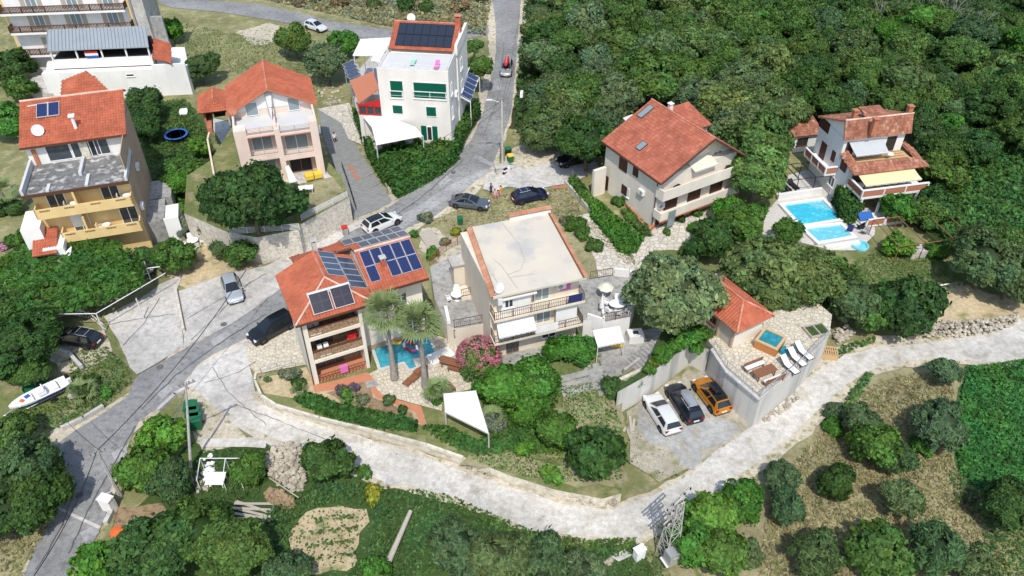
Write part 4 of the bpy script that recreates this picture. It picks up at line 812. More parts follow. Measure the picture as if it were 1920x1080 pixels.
block(hy,'side_wing',-11.0,XY,-.2,3.4,0,5.6,M['plastic_white']); block(hy,'side_walk',-12.4,-10.6,-4,4,0,.5,M['concrete'])
for u,z in ((-6.4,6.6),(-1.4,6.6),(-4.3,3.5)):
    w_ = {(-6.4,6.6):'left end of the yellow house upper balcony',(-1.4,6.6):'right end of the yellow house upper balcony',(-4.3,3.5):'middle of the yellow house lower balcony'}[(u,z)]
    put(Y, MB().lathe([(.04,0),(.04,.7),(.42,.72),(.42,.76)],(u+.9,.7,z),10), 'table', M['plastic_white'], 'white plastic table at the '+w_, 'table', 'tables on the yellow balconies')
    put(Y, MB().obox((u+.2,.7,z+.45),(.45,.45,.06)).obox((u+.0,.7,z+.75),(.06,.45,.6)).box(u,u+.06,.5,.56,z,z+.45).box(u,u+.06,.84,.9,z,z+.45).box(u+.36,u+.42,.5,.56,z,z+.45).box(u+.36,u+.42,.84,.9,z,z+.45), 'chair', M['plastic_white'], 'white plastic chair at the '+w_, 'chair', 'chairs on the yellow balconies')

def aircon(par, m, u, v, label=None):
    b = MB(); mbox(b,m,u,u+.85,v,v+.6,.02,.34); o = b.build('air_conditioner', M['plastic_white'], par); g = MB(); p = m(u+.32,v+.3,.345); q = m(u+.32,v+.3,.36); g.tube(p,q,.22,n=12).build('fan_grille', M['concrete_grey'], o); return o
aircon(hn,FRONT(0),.95,2.6); aircon(hn,FRONT(.9),8.0,5.2); aircon(hn,LEFT(.75),2.0,3.2); aircon(hg,RIGHT(0),3.2,4.6); aircon(hg,LEFT(8.75),2.4,5.4); aircon(hy,RIGHT(.08),1.8,4.6); aircon(hy,RIGHT(.08),6.0,7.0); aircon(hk,RIGHT(0),2.2,4.2); aircon(hb,RIGHT(8.4),3.0,5.0); aircon(hb,FRONT(1.3),6.2,6.6)
# ================================================================== white house above the blue pools
W = Fr(at(1582,375,0), 12)
hw = house('house', 'white house with weathered terracotta roofs and brick panelled balconies above the blue pools', W)
lw = lambda px,py,z: W.top(px,py,z)
fx, fy = lw(1594,261,7.6); bx, by = lw(1534,217,7.6); rx, ry = lw(1573,228,9.6); r2x, r2y = lw(1684,217,9.6); f2x,_f2y = lw(1709,247,7.6)
WL = min(fx, bx)+.4; WR = 6.6; YB = by-.3
block(hw,'wall',WL,WR,fy+.4,YB,0,7.5,M['white'])
block(hw,'front_wall',WL+.1,WR,-.6,fy+.4,0,4.85,M['white'])
MB().add([(WL,fy+.4,7.4),(WL,YB,7.4),(WL,ry,9.4),(WR,fy+.4,7.4),(WR,YB,7.4),(WR,ry,9.4)],[(0,2,1),(3,4,5),(0,3,5,2),(1,2,5,4)]).build('gable', M['white'], hw)
RW = tile_slope(hw,[(WL-.4,fy,7.5),(WR+.4,fy,7.5),(WR+.4,ry,9.6),(WL-.4,ry,9.6)],'tile_old',.14,.25,.36,'brick'); tile_slope(hw,[(WL-.4,by,7.5),(WR+.4,by,7.5),(WR+.4,ry,9.6),(WL-.4,ry,9.6)],'tile_old',.14,.25,.36,'brick')
ridge(hw,(WL-.4,ry,9.67),(WR+.4,ry,9.67),'ridge_pale',roof=RW)
tile_slope(hw,[(1.0,ry,9.7),(4.2,ry,9.7),(3.8,ry+2.2,9.9),(1.4,ry+2.2,9.9)],'tile_old'); 
for x,y,z in ((WL+1.2,ry+.9,10.1),(WL+2.6,ry-1.1,9.9),(WR-.1,ry+.2,10.3)): chimney(hw,x,y,8.2,z,.5)
# lower skirt roof round the roof terrace
ly = -2.0; lz = 4.75; tz = 5.4
tile_slope(hw,[(WL-.1,ly,lz),(WR+1.6,ly,lz),(WR+.4,-.7,tz),(WL+.8,-.7,tz)],'tile_old',.14,.25,.36,'brick'); tile_slope(hw,[(WL-.1,ly,lz),(WL+.8,-.7,tz),(WL+.8,fy+.4,5.9),(WL-.1,fy+.4,5.5)],'tile_old',.14,.25,.36,'brick')
tile_slope(hw,[(WR+1.6,ly,lz),(WR+.4,-.7,tz),(WR+.4,fy+1.5,tz+.3),(WR+1.8,fy+1.5,lz)],'tile_old',.14,.25,.36,'brick')
block(hw,'terrace_floor',WL+.7,WR+.4,-.75,fy+.4,4.9,5.0,M['wood_new']); q = MB()
for k in range(5): q.tube((WL+.9,-.6+k*.5,5.15),(WR,-.6+k*.5,5.15),.05,n=4)
q.build('roof_battens', M['wood_new'], hw)
awning(hw,[(1.1-1.6,fy+.38,7.0),(3.8,fy+.38,7.0),(3.8,-.2,6.1),(-.3,-.2,6.1)],'grey_canvas',name='grey_awning')
window(hw,FRONT(fy+.4),WL+.4,WL+1.4,5.2,7.0,'wood_dark','dark',0,'terrace_door',False); window(hw,FRONT(fy+.4),4.4,5.6,5.2,7.1,'wood_dark','dark',0,'terrace_door',False)
put(W, MB().lathe([(.04,0),(.04,.7),(.4,.72),(.4,.76)],(4.2,.0,5.0),10), 'table', M['plastic_white'], 'white table on the roof terrace of the weathered tile house', 'table')
# left wall openings, placed where the photograph shows them
for (a,b_,c,d,mt) in ((1536,224,1555,243,'shutter_brown'),(1531,265,1546,293,'shutter_brown'),(1556,284,1565,298,'shutter_brown'),(1574,300,1586,318,'shutter_brown'),(1551,330,1564,345,'glass')):
    u0,v1 = W.side(a,b_,WL); u1,v0 = W.side(c,d,WL)
    vv = sorted((v0,v1)); uu = sorted((u0,u1)); uu[1] = min(uu[1], uu[0]+{1536:2.2,1531:1.2,1556:.8}.get(a,1.2)); vm = (vv[0]+vv[1])/2; hh = {1531:1.1}.get(a,.65)
    if mt == 'glass': window(hw,LEFT(WL),uu[0],uu[1],max(.5,vm-hh),vm+hh,'plastic_white','glass',1)
    else: shutter(hw,LEFT(WL),uu[0],uu[1],vm-hh,vm+hh,mt)
bs = W.side(1535,285,WL-1.2)
yb = bs[0]; zb_ = 3.0
block(hw,'side_balcony_slab',WL-1.5,WL,yb-2.6,yb+2.2,zb_-.2,zb_,M['white']); pq = MB(); wq = MB()
for k in range(3): pq.box(WL-1.5,WL-1.4,yb-2.5+k*1.6,yb-2.5+k*1.6+1.4,zb_+.1,zb_+.85)
pq.box(WL-1.4,WL-.1,yb-2.6,yb-2.5,zb_+.1,zb_+.85); wq.box(WL-1.55,WL-1.35,yb-2.65,yb+2.3,zb_+.85,zb_+.97).box(WL-1.4,WL,yb-2.68,yb-2.45,zb_+.85,zb_+.97)
for k in range(4): wq.box(WL-1.55,WL-1.35,yb-2.66+k*1.6,yb-2.5+k*1.6,zb_-.05,zb_+.85)
pq.build('brick_panel', M['brick'], hw); wq.build('balcony_frame', M['white'], hw)
# front balcony with brick panels and cream awning
bz = 2.75; by0 = -3.7
block(hw,'balcony_slab',WL+.3,WR+.9,by0,-.6,bz-.25,bz,M['white']); pq = MB(); wq = MB(); n = 3; wx = (WR+.8-WL-.4)/n
for k in range(n): pq.box(WL+.45+k*wx,WL+.4+(k+1)*wx-.1,by0+.02,by0+.12,bz+.1,bz+.8); wq.box(WL+.3+k*wx,WL+.45+k*wx,by0-.03,by0+.18,bz,bz+.85)
pq.box(WL+.32,WL+.42,by0+.2,-.8,bz+.1,bz+.8); wq.box(WL+.25,WR+.95,by0-.05,by0+.2,bz+.85,bz+.96).box(WL+.25,WL+.5,by0+.2,-.6,bz+.85,bz+.96).box(WR+.78,WR+.95,by0-.03,by0+.2,bz,bz+.85)
pq.build('brick_panel', M['brick'], hw); wq.build('balcony_frame', M['white'], hw)
awning(hw,[(WL+.6,-1.5,4.65),(WR-.1,-1.5,4.65),(WR-.1,by0+.2,4.2),(WL+.6,by0+.2,4.2)],'fabric_cream',name='cream_awning')
p = MB()
for x in (WL+.5,2.3,WR-.1): p.tube((x,by0+.25,bz),(x,by0+.25,4.2),.05)
p.build('awning_posts', M['black'], hw)
for x in (WL+.8,2.0,4.2): window(hw,FRONT(-.6),x,x+1.4,bz+.05,bz+2.0,'wood_dark','glass',1,'balcony_door',False)
for i,x in enumerate((.3,3.0,5.2)): put(W, MB().box(x-.6,x+.6,-2.6,-1.9,bz+.7,bz+.76).box(x-.5,x-.44,-2.5,-2.44,bz,bz+.7).box(x+.44,x+.5,-2.0,-1.94,bz,bz+.7).box(x+.44,x+.5,-2.5,-2.44,bz,bz+.7).box(x-.5,x-.44,-2.0,-1.94,bz,bz+.7), 'table', M['plastic_white'], ('left table with white cloth under the cream awning','middle table with white cloth under the cream awning','right table with white cloth, past the cream awning post')[i], 'table', 'tables under the cream awning')
block(hw,'lower_terrace',WL+.2,4.2,-5.8,-3.6,0,.35,M['white']); pq = MB(); pq.box(WL+.5,1.4,-5.85,-5.75,.45,1.1).box(1.7,4.0,-5.85,-5.75,.45,1.1); pq.build('brick_panel', M['brick'], hw); MB().box(WL+.3,4.1,-5.9,-5.7,1.1,1.2).box(1.4,1.7,-5.9,-5.7,.3,1.2).box(WL+.3,WL+.5,-5.9,-5.7,.3,1.2).build('balcony_frame', M['white'], hw)
put(W, MB().slab([(-.9,-5.0,.5),(.8,-5.0,.5),(.8,-4.0,1.0),(-.9,-4.0,1.0)],.06).box(-.8,-.7,-4.9,-4.8,.35,.5).box(.6,.7,-4.9,-4.8,.35,.5), 'sun_lounger', M['blue'], 'dark blue lounger cushion on the lower terrace below the brick balcony', 'lounger')
MB().tube((WL+.6,-3.6,0),(WL+.6,-3.6,bz-.2),.18).tube((2.0,-3.5,0),(2.0,-3.5,bz-.2),.18).tube((WR,-3.5,0),(WR,-3.5,bz-.2),.18).build('column', M['white'], hw)
sa = thing('outbuilding','small dark outbuilding with rusty tiled roof behind the white house','outbuilding',at(1508,285,0),radians(12))
block(sa,'wall',-1.8,1.8,.2,4.2,0,2.6,M['white']); tile_slope(sa,[(-2.1,-.2,2.5),(2.1,-.2,2.5),(2.1,4.4,3.6),(-2.1,4.4,3.6)],'tile_old'); window(sa,FRONT(.2),-1.3,.2,.9,2.0,'wood_dark','dark')
# ================================================================== white villa, top left
V = Fr(at(100,150,2.6), 6)
hv = house('house', 'white three storey guest house with dark railed balconies and yellow edged walls', V)
vx0 = V.top(30,100,0)[0]
yv = 6.3
block(hv,'wall',-6.8,10.7,yv+1.4,yv+10,-2.6,9.5,M['white'])
for k,(px,py) in enumerate(((250,46),(262,-4))): pass
bxs = ((-6.3,1.0,1.0),(-6.4,10.6,4.4),(-6.8,10.4,7.2))
for i,(xa,xb,z) in enumerate(bxs):
    block(hv,'balcony_slab',xa,xb,yv,yv+1.4,z-.15,z+.15,M['white']); railing(hv,[(xa,yv+1.3),(xa,yv+.06),(xb,yv+.06),(xb,yv+1.3)],z+.15,.95,'wood_dark',.2,r=.05,bw=.055)
    for x in ((-2.4,),(-3.2,2.0,7.2),(-3.4,2.2,7.2))[i]:
        o = window(hv,FRONT(yv+1.4),x,x+1.5,z+.15,z+2.3,'plastic_white','glass_pale',1,'balcony_door',False); shutter(hv,FRONT(yv+1.4),x-.75,x-.08,z+.15,z+2.3,'wood_pale'); shutter(hv,FRONT(yv+1.4),x+1.58,x+2.25,z+.15,z+2.3,'wood_pale')
block(hv,'yellow_edge',-6.86,-6.5,yv+1.34,yv+1.39,-2.6,9.5,M['yellow']); block(hv,'yellow_edge',10.4,10.765,yv+1.34,yv+1.5,-2.6,9.5,M['yellow'])
# terrace with metal roof in front
block(hv,'terrace_wall',.8,14.4,.0,4.2,1.4,2.9,M['white']); block(hv,'terrace_base',-.7,19.0,-1.2,.0,-2.6,1.5,M['white'])
q = MB(); q.slab([(.8,-.3,4.4),(14.5,-.3,4.4),(13.0,5.6,5.2),(-.9,5.6,5.2)],.1); q.build('metal_roof', M['roof_steel'], hv)
rq = MB()
for k in range(29): x = .85+k*.486; rq.add([(x,-.3,4.41),(x+.09,-.3,4.41),(x-1.6,5.6,5.21),(x-1.69,5.6,5.21),(x+.045,-.3,4.5),(x-1.645,5.6,5.3)],[(0,4,5,3),(4,1,2,5),(0,1,4)])
tag(rq.build('roof_ribs', M['roof_steel'], hv), kind='stuff')
for x in (1.0,4.4,7.8,11.1,14.2): block(hv,'terrace_post',x-.1,x+.1,.0,.2,2.85,4.35,M['white'])
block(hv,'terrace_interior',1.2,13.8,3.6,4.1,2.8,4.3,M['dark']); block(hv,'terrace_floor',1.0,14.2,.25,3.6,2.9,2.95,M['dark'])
MB().box(.7,14.5,-.08,.0,1.5,1.62).build('coping', M['wood_dark'], hv)
for x in (5.4,10.6): o = window(hv,FRONT(-1.2),x,x+1.1,.55,.95,'white','dark',0)
block(hv,'garden_wall',14.4,19.0,-1.2,-.9,1.5,2.1,M['white'])
MB().slab([(14.7,-.6,2.7),(17.4,-1.6,2.4),(16.4,3.4,3.2),(13.6,5.2,3.5)],.1).build('porch_roof_boards', M['underroof'], hv); tile_slope(hv,[(14.7,-.6,2.72),(17.4,-1.6,2.42),(16.4,3.4,3.22),(13.6,5.2,3.52)],'tile_orange',.05)
for x,y in ((14.9,-.3),(17.1,-.9)): block(hv,'porch_post',x-.08,x+.08,y,y+.16,-1,2.4,M['wood_dark'])
block(hv,'side_wall',10.76,12.4,8.6,15.0,-2.6,8.0,M['concrete']); block(hv,'stair_wall',12.4,14.2,9.5,10,-2.6,5,M['concrete_grey'])
tile_slope(hv,[(11.0,12,8.6),(14.0,12,8.6),(14.0,15,9.6),(11.0,15,9.6)],'tile_red')
# flag hung in the terrace
f = thing('flag','red white and blue flag hung between the terrace posts of the white guest house','flag',V.W(6.4,-.04,3.05),V.ang)
for k,mm in enumerate(('blue','plastic_white','red')): MB().add([(x,.03*sin(x*5),z) for z in (k*.32,k*.32+.32) for x in (-.9,-.5,0,.5,.9)]+[(x,.03*sin(x*5)+.02,z) for z in (k*.32,k*.32+.32) for x in (-.9,-.5,0,.5,.9)],[(i,i+1,i+6,i+5) for i in range(4)]+[(i+10,i+15,i+16,i+11) for i in range(4)]).build('stripe', M[mm], f)
# ================================================================== hut with hipped roof on the tub terrace
Hh = Fr(at(1374,655,3.5), 31)
ht = house('hut', 'small stone hut with hipped orange tile roof on the hot tub terrace', Hh, 'hut')
block(ht,'wall',.1,3.4,.2,5.6,0,2.35,M['cream']); block(ht,'side_wall',.0,.1,.25,5.4,.0,2.3,M['wood_pale'])
q = MB()
for y in (.2,1.9,3.6,5.3): q.box(-.12,.06,y,y+.2,0,2.35)
q.build('post', M['brown_wall'], ht); window(ht,LEFT(.0),2.4,3.4,.9,1.7,'wood','dark'); 
za = 2.4; zz = 3.75
r1 = tile_slope(ht,[(-.45,-.4,za),(-.45,6.2,za),(1.75,4.4,zz),(1.75,1.5,zz)],'tile_orange'); tile_slope(ht,[(-.45,-.4,za),(3.95,-.4,za),(1.75,1.5,zz)],'tile_orange'); tile_slope(ht,[(3.95,-.4,za),(3.95,6.2,za),(1.75,4.4,zz),(1.75,1.5,zz)],'tile_orange'); tile_slope(ht,[(-.45,6.2,za),(3.95,6.2,za),(1.75,4.4,zz)],'tile_orange')
for a in ((-.45,-.4),(3.95,-.4)): ridge(ht,(a[0],a[1],za+.06),(1.75,1.5,zz+.06),roof=r1)
ridge(ht,(1.75,1.5,zz+.06),(1.75,4.4,zz+.06),roof=r1)
# hot tub
tp = [at(1417,632,4.4),at(1443,618,4.4),at(1473,635,4.4),at(1449,655,4.4)]
tc = at(1445,650,3.5); tub = thing('hot_tub','square hot tub with orange brown sides and teal water on the stone terrace','hot tub',(sum(p[0] for p in tp)/4,sum(p[1] for p in tp)/4,3.5),radians(-38))
a = 1.0
MB().box(-a,a,-a,a,0,.82).build('cabinet', M['wood_tub'], tub)
q = MB(); q.box(-a-.05,a+.05,-a-.05,-a+.18,.82,.95).box(-a-.05,a+.05,a-.18,a+.05,.82,.95).box(-a-.05,-a+.18,-a+.18,a-.18,.82,.95).box(a-.18,a+.05,-a+.18,a-.18,.82,.95); q.build('rim', M['wood_new'], tub); MB().box(-a+.18,a-.18,-a+.18,a-.18,.8,.9).build('water', M['pool_d'], tub)
sx = MB().box(-.35,.35,-a-.75,-a-.1,0,.25).box(-.35,.35,-a-.4,-a-.1,.25,.5).build('step_stool', M['pool_d']); sx.location = tub.location; sx.rotation_euler = (0,0,radians(-38+90)); tag(sx,'teal step stool standing at the corner of the hot tub','stool')
# ================================================================== swimming pools
def pool(name, px, z, wmat, label, cop='white', cw=.35, rise=.1):
    W2 = [Vector(at(x,y,z)[:2]) for x,y in px]; n = len(W2)
    ar = sum(W2[i].x*W2[(i+1)%n].y-W2[(i+1)%n].x*W2[i].y for i in range(n))
    if ar < 0: W2 = W2[::-1]
    out = []
    for i in range(n):
        a, b_, c = W2[i-1], W2[i], W2[(i+1)%n]; d1 = (b_-a).normalized(); d2 = (c-b_).normalized(); n1 = Vector((d1.y,-d1.x)); n2 = Vector((d2.y,-d2.x)); m_ = (n1+n2); m_ = m_/max(.4,m_.dot(n1)); out.append(b_+m_*cw)
    t = thing(name, label, 'pool', (W2[0].x, W2[0].y, z)); o = W2[0]
    V = [(p.x-o.x,p.y-o.y,rise) for p in W2]+[(p.x-o.x,p.y-o.y,rise) for p in out]+[(p.x-o.x,p.y-o.y,.0) for p in W2]+[(p.x-o.x,p.y-o.y,.0) for p in out]
    Fc = [(i,i+n,(i+1)%n+n,(i+1)%n) for i in range(n)]+[(i+n,i+3*n,(i+1)%n+3*n,(i+1)%n+n) for i in range(n)]+[(i,(i+1)%n,(i+1)%n+2*n,i+2*n) for i in range(n)]
    MB().add(V,Fc).build('coping', M[cop], t); MB().prism([(p.x-o.x,p.y-o.y) for p in W2],.01,.06).build('water', M[wmat], t); return t
pool('swimming_pool',[(700,650),(745,634),(800,628),(816,663),(790,671),(773,674),(781,689),(768,693),(758,679),(714,691)],Z1,'pool_a','teal swimming pool with a stepped corner between the palms and the cream house','slab_tiles',.28,.1)
p1_ = pool('swimming_pool',[(1468,387),(1541,377),(1577,412),(1502,424)],.14,'pool_b','larger bright blue swimming pool with curved corner steps by the white house','white',.4,.25)
pool('swimming_pool',[(1509,431),(1575,423),(1597,444),(1535,455)],.14,'pool_c','smaller pale blue pool beside the larger bright one','white',.4,.2)
wst = MB()
for k in range(3): wst.add([(0,0,.07+.004*k)]+[((2.0-k*.5)*cos(a),(2.0-k*.5)*sin(a),.07+.004*k) for a in np.linspace(-2.9,-1.35,12)],[(0,)+tuple(range(1,13))])
cs = wst.build('corner_steps', M['pool_c'], p1_); pc = at(1541,377,0); cs.location = (pc[0]-p1_.location.x-.15, pc[1]-p1_.location.y-.1, 0)
MB().box(0,5.5,0,.25,0,.9).build('wall','x') if False else None
def wallrun(name, px, z, h, th, m, label, cat='wall', cap=None, zb=None):
    pts = [Vector(at(x,y,z)[:2]) for x,y in px]; b = MB()
    for i in range(len(pts)-1):
        a, c = pts[i], pts[i+1]; d = (c-a).normalized(); nn = Vector((-d.y,d.x))*th/2; a2 = a-d*(.0 if i==0 else th*.3)
        b.prism([(a2-nn)[:], (c-nn)[:], (c+nn)[:], (a2+nn)[:]] if False else [tuple(a2-nn),tuple(c-nn),tuple(c+nn),tuple(a2+nn)], (z if zb is None else zb), z+h)
    o = b.build(name, M[m]); tag(o, label, cat)
    if cap:
        b = MB()
        for i in range(len(pts)-1):
            a, c = pts[i], pts[i+1]; d = (c-a).normalized(); nn = Vector((-d.y,d.x))*(th/2+.05); b.prism([tuple(a-nn),tuple(c-nn),tuple(c+nn),tuple(a+nn)], z+h, z+h+.08)
        b.build('coping', M[cap], o)
    return o
wallrun('low_wall',[(1457,376),(1538,364)],0,.9,.3,'white','low white wall along the back of the bright blue pool')
wallrun('low_wall',[(1546,467),(1610,458)],0,.4,.5,'white','white step wall along the front of the pale blue pool')
wallrun('low_wall',[(331,548),(346,624)],0,.55,.25,'stonewall','low dark wall dividing the concrete forecourt from the parking strip')
wallrun('low_wall',[(88,655),(135,672),(156,695)],0,.7,.3,'concrete','short broken concrete wall between the black estate car and the boat')
wallrun('kerb_wall',[(118,808),(160,788),(196,766)],0,.5,.3,'concrete','long low concrete kerb wall on the grass verge by the road')
wallrun('kerb_wall',[(298,772),(330,742),(352,730)],0,.35,.35,'concrete','broken concrete edge beside the road under the pole')
wallrun('garden_wall',[(1060,345),(1108,400),(1150,445),(1190,487)],0,.6,.35,'stonewall','dry stone edging wall of the planted strip left of the gable house')
wallrun('low_wall',[(1232,420),(1215,436),(1165,375)],0,.45,.3,'terracotta','brick red plinth wall round the corner of the gable house')
wallrun('low_wall',[(398,236),(390,265),(402,330)],ZP,.35,.2,'pink','cream wall along the left yard of the pink house')
wallrun('low_wall',[(655,205),(672,245),(700,300),(732,362)],0,.6,.4,'stonewall','long stone wall between the paved driveway and the big hedge')
wallrun('low_wall',[(204,930),(217,950),(200,985)],0,.45,.35,'concrete','white concrete edge at the road bend by the leaning pole')
wallrun('lane_wall',[(480,700),(478,714),(490,742),(518,760),(600,784),(700,808),(800,834),(868,858)],Z1,.12,.2,'garden_wall','ochre coping of the garden wall above the gravel lane','wall',zb=Z1-.2)
wallrun('low_wall',[(1170,700),(1262,630)],Z1,.5,.25,'concrete','low parapet beside the garden staircase')
wallrun('low_wall',[(1205,712),(1160,733)],Z1,1.5,.3,'garden_wall','stub of pale retaining wall at the planted corner above the car park')
wallrun('low_wall',[(1100,612),(1130,622),(1128,600)],Z3-1.0,1.6,.2,'white','white parapet corner of the parasol terrace')
wallrun('low_wall',[(1152,517),(1180,519),(1192,545)],Z3,.9,.2,'white','white parapet at the rear of the parasol terrace')
wallrun('low_wall',[(838,612),(844,640)],Z1,2.6,.3,'white','white end wall between pool garden and the grey terrace')
# ---- rubble walls and stone heaps: loose stones joined
def stones(name, px, z, n, r0, r1, m, label, cat, h=.5, kind='stuff', seed=1):
    rnd = random.Random(seed); P2 = [at(x,y,z)[:2] for x,y in px]; x0=min(p[0] for p in P2); x1=max(p[0] for p in P2); y0=min(p[1] for p in P2); y1=max(p[1] for p in P2); b = MB(); k = 0; t = 0
    while k < n and t < n*30:
        t += 1; x = rnd.uniform(x0,x1); y = rnd.uniform(y0,y1)
        if not inpoly(x,y,P2): continue
        k += 1; r = rnd.uniform(r0,r1); zz = z+rnd.uniform(0,h); rz = rnd.uniform(0,6.3)
        V = []
        for ring,zf in ((.75,-.5),(1.0,0.0),(.6,.5)):
            for i in range(5): a = rz+i*2*pi/5; q = r*ring*rnd.uniform(.75,1.15); V.append((x+q*cos(a),y+q*sin(a),zz+r*zf*rnd.uniform(.7,1.2)))
        b.add(V,[(i,(i+1)%5,(i+1)%5+5,i+5) for i in range(5)]+[(i+5,(i+1)%5+5,(i+1)%5+10,i+10) for i in range(5)]+[(10,11,12,13,14)])
    o = b.build(name, M[m]); tag(o, label, cat, None, kind); return o
stones('stone_heap',[(502,858),(530,838),(572,842),(578,880),(572,918),(548,925),(515,905),(500,880)],0,420,.12,.3,'stone','heap of pale quarry stones beside the round bush','stones',.7,seed=3)
stones('earth_heap',[(505,915),(545,928),(555,948),(520,952),(495,935)],0,60,.15,.35,'soil','heap of brown earth below the pale stone pile','earth',.3,seed=4)
stones('dry_stone_wall',[(985,895),(1040,912),(1100,930),(1158,938),(1155,950),(1090,944),(1030,928),(975,905)],.2,420,.1,.24,'stone','dry stone edging along the inside of the lane bend','stones',.7,seed=5)
stones('dry_stone_wall',[(1712,622),(1760,612),(1850,608),(1905,598),(1900,612),(1850,630),(1760,636),(1712,634)],0,520,.12,.28,'stone','dry stone terrace wall above the lane at the right','stones',.9,seed=6)
stones('dry_stone_wall',[(1560,625),(1590,615),(1600,630),(1568,650)],0,90,.12,.3,'stone','tumbled stones beside the wooden pallets','stones',.6,seed=7)
stones('rubble',[(1425,785),(1460,765),(1495,735),(1500,745),(1465,778),(1430,797)],0,90,.1,.22,'stone','rubble edging at the foot of the tub terrace wall','stones',.3,seed=8)
stones('rubble',[(870,865),(930,885),(960,895),(955,905),(920,897),(872,878)],.1,80,.1,.22,'stone','broken stones where the garden wall ends by the lane','stones',.5,seed=9)
stones('rubble',[(385,865),(400,850),(402,880),(410,905),(395,915),(380,890)],0,60,.1,.3,'plastic_white','white rubble and sacks by the small vegetable plot','rubble',.3,seed=10)
stones('rubble',[(1110,415),(1185,490),(1178,500),(1100,425)],0,160,.1,.22,'stone','stone edging of the sloping flower strip','stones',.3,seed=11)
stones('rubble',[(595,170),(640,160),(648,195),(615,200)],0,40,.1,.35,'stone','scattered white rocks by the round tree near the driveway','stones',.2,seed=12)
stones('rubble',[(845,1038),(1000,1045),(1150,1050),(1148,1058),(1000,1056),(900,1050)],0,90,.12,.3,'stone','stones along the bank below the lane','stones',.2,seed=13)
# ---- stairs
def steps(name, a, b_, z0, z1, n, w, m, label, railm=None):
    A = Vector(at(*a, z0)); Bv = Vector(at(*b_, z1)); d = Vector((Bv.x-A.x, Bv.y-A.y)); L = d.length; ang = atan2(d.y,d.x)
    t = thing(name, label, 'stairs', A, ang); td = L/n; th = (z1-z0)/n; sm = None
    for i in range(n):
        if sm is None: s = MB().box(0,td*1.02,-w/2,w/2,-.6,max(.08,th)).build('step', M[m], t); sm = s.data
        else: s = bpy.data.objects.new('step', sm); COL.objects.link(s); s.parent = t
        s.location = (i*td, 0, i*th)
    return t
steps('staircase',(1185,690),(1268,622),Z1,3.0,14,1.9,'concrete_grey','grey garden staircase of shallow steps climbing from the courtyard to the hut')
steps('staircase',(822,470),(796,432),.0,.4,9,1.7,'wood_pale','timber edged garden steps leading up from the cream house to the road')
# ---- stepping slabs in the lawn
sl_ = thing('slab_path','square concrete slabs with grass joints in an angled path on the lawn','path',(0,0,0)); sl_.location = at(1095,700,Z1)
sm = MB().box(-.33,.33,-.33,.33,-.02,.06).build('paving_slab', M['concrete_grey'], sl_); first = True
for i in range(11):
    for j in range(3):
        p = at(1050+i*10.2, 712-i*2.6, Z1); q = Vector(p)+Vector((.22*j, -.82*j, 0))
        if first: s = sm; first = False
        else: s = bpy.data.objects.new('paving_slab', sm.data); COL.objects.link(s); s.parent = sl_
        s.location = (q.x-sl_.location.x, q.y-sl_.location.y, random.uniform(-.01,.015)); s.rotation_euler = (0,0,radians(13)+random.uniform(-.05,.05))
for i in range(6):
    for j in range(3):
        p = at(1112+i*5.5, 690+i*9.0, Z1); q = Vector(p)+Vector((.8*j-.5,.2*j,0))
        s = bpy.data.objects.new('paving_slab', sm.data); COL.objects.link(s); s.parent = sl_; s.location = (q.x-sl_.location.x, q.y-sl_.location.y, random.uniform(-.01,.015)); s.rotation_euler = (0,0,radians(13)+random.uniform(-.05,.05))
# ---- fences and railings on terraces
def wfence(kind, px, z, label, cat='railing', mt='wood_dark', h=.95, sp=.18, n=5, name='railing'):
    P = [at(x,y,z) for x,y in px]; t = thing(name, label, cat, P[0]); L = [(p[0]-P[0][0], p[1]-P[0][1]) for p in P]
    (railing(t, L, 0, h, mt, sp) if kind == 'bar' else hrailing(t, L, 0, h, mt, n)); return t
wfence('bar',[(852,615),(911,604)],Z3,'dark railing along the front of the grey terrace above the oleander')
wfence('bar',[(852,634),(910,620)],2.2,'second dark railing just below the grey terrace')
wfence('bar',[(806,500),(838,470),(878,450)],Z3,'dark red wooden railing on the walkway behind the solar house','railing','wood',1.2,.12)
wfence('bar',[(1128,604),(1180,594)],Z3,'dark railing along the front of the parasol terrace')
wfence('bar',[(1106,524),(1148,517)],Z3,'dark railing at the rear left of the parasol terrace')
wfence('h',[(432,440),(562,431)],ZP,'grey rail fence on the stone wall under the fig tree','fence','metal_light',.8)
wfence('h',[(566,414),(652,370)],ZP,'grey rail fence on the stone wall by the driveway','fence','metal_light',.8)
wfence('bar',[(1338,652),(1362,690),(1424,744)],3.65,'thin grey railing on the long wall above the car park','railing','metal',.8,.5)
wfence('bar',[(1426,744),(1494,690),(1550,632)],3.65,'thin railing on the tub terrace beside the loungers','railing','metal',.8,.6)
wfence('bar',[(100,598),(130,590),(172,598),(200,620)],0,'white baluster fence beside the dark cars','fence','plastic_white',.8,.5)
wfence('bar',[(642,315),(655,352),(668,395)],0.05,'dark railing along the paved driveway','railing','black',.9,.5)
wfence('bar',[(490,698),(520,688),(575,678)],Z1,'low metal railing at the edge of the cactus bed','railing','metal',.5,.9)
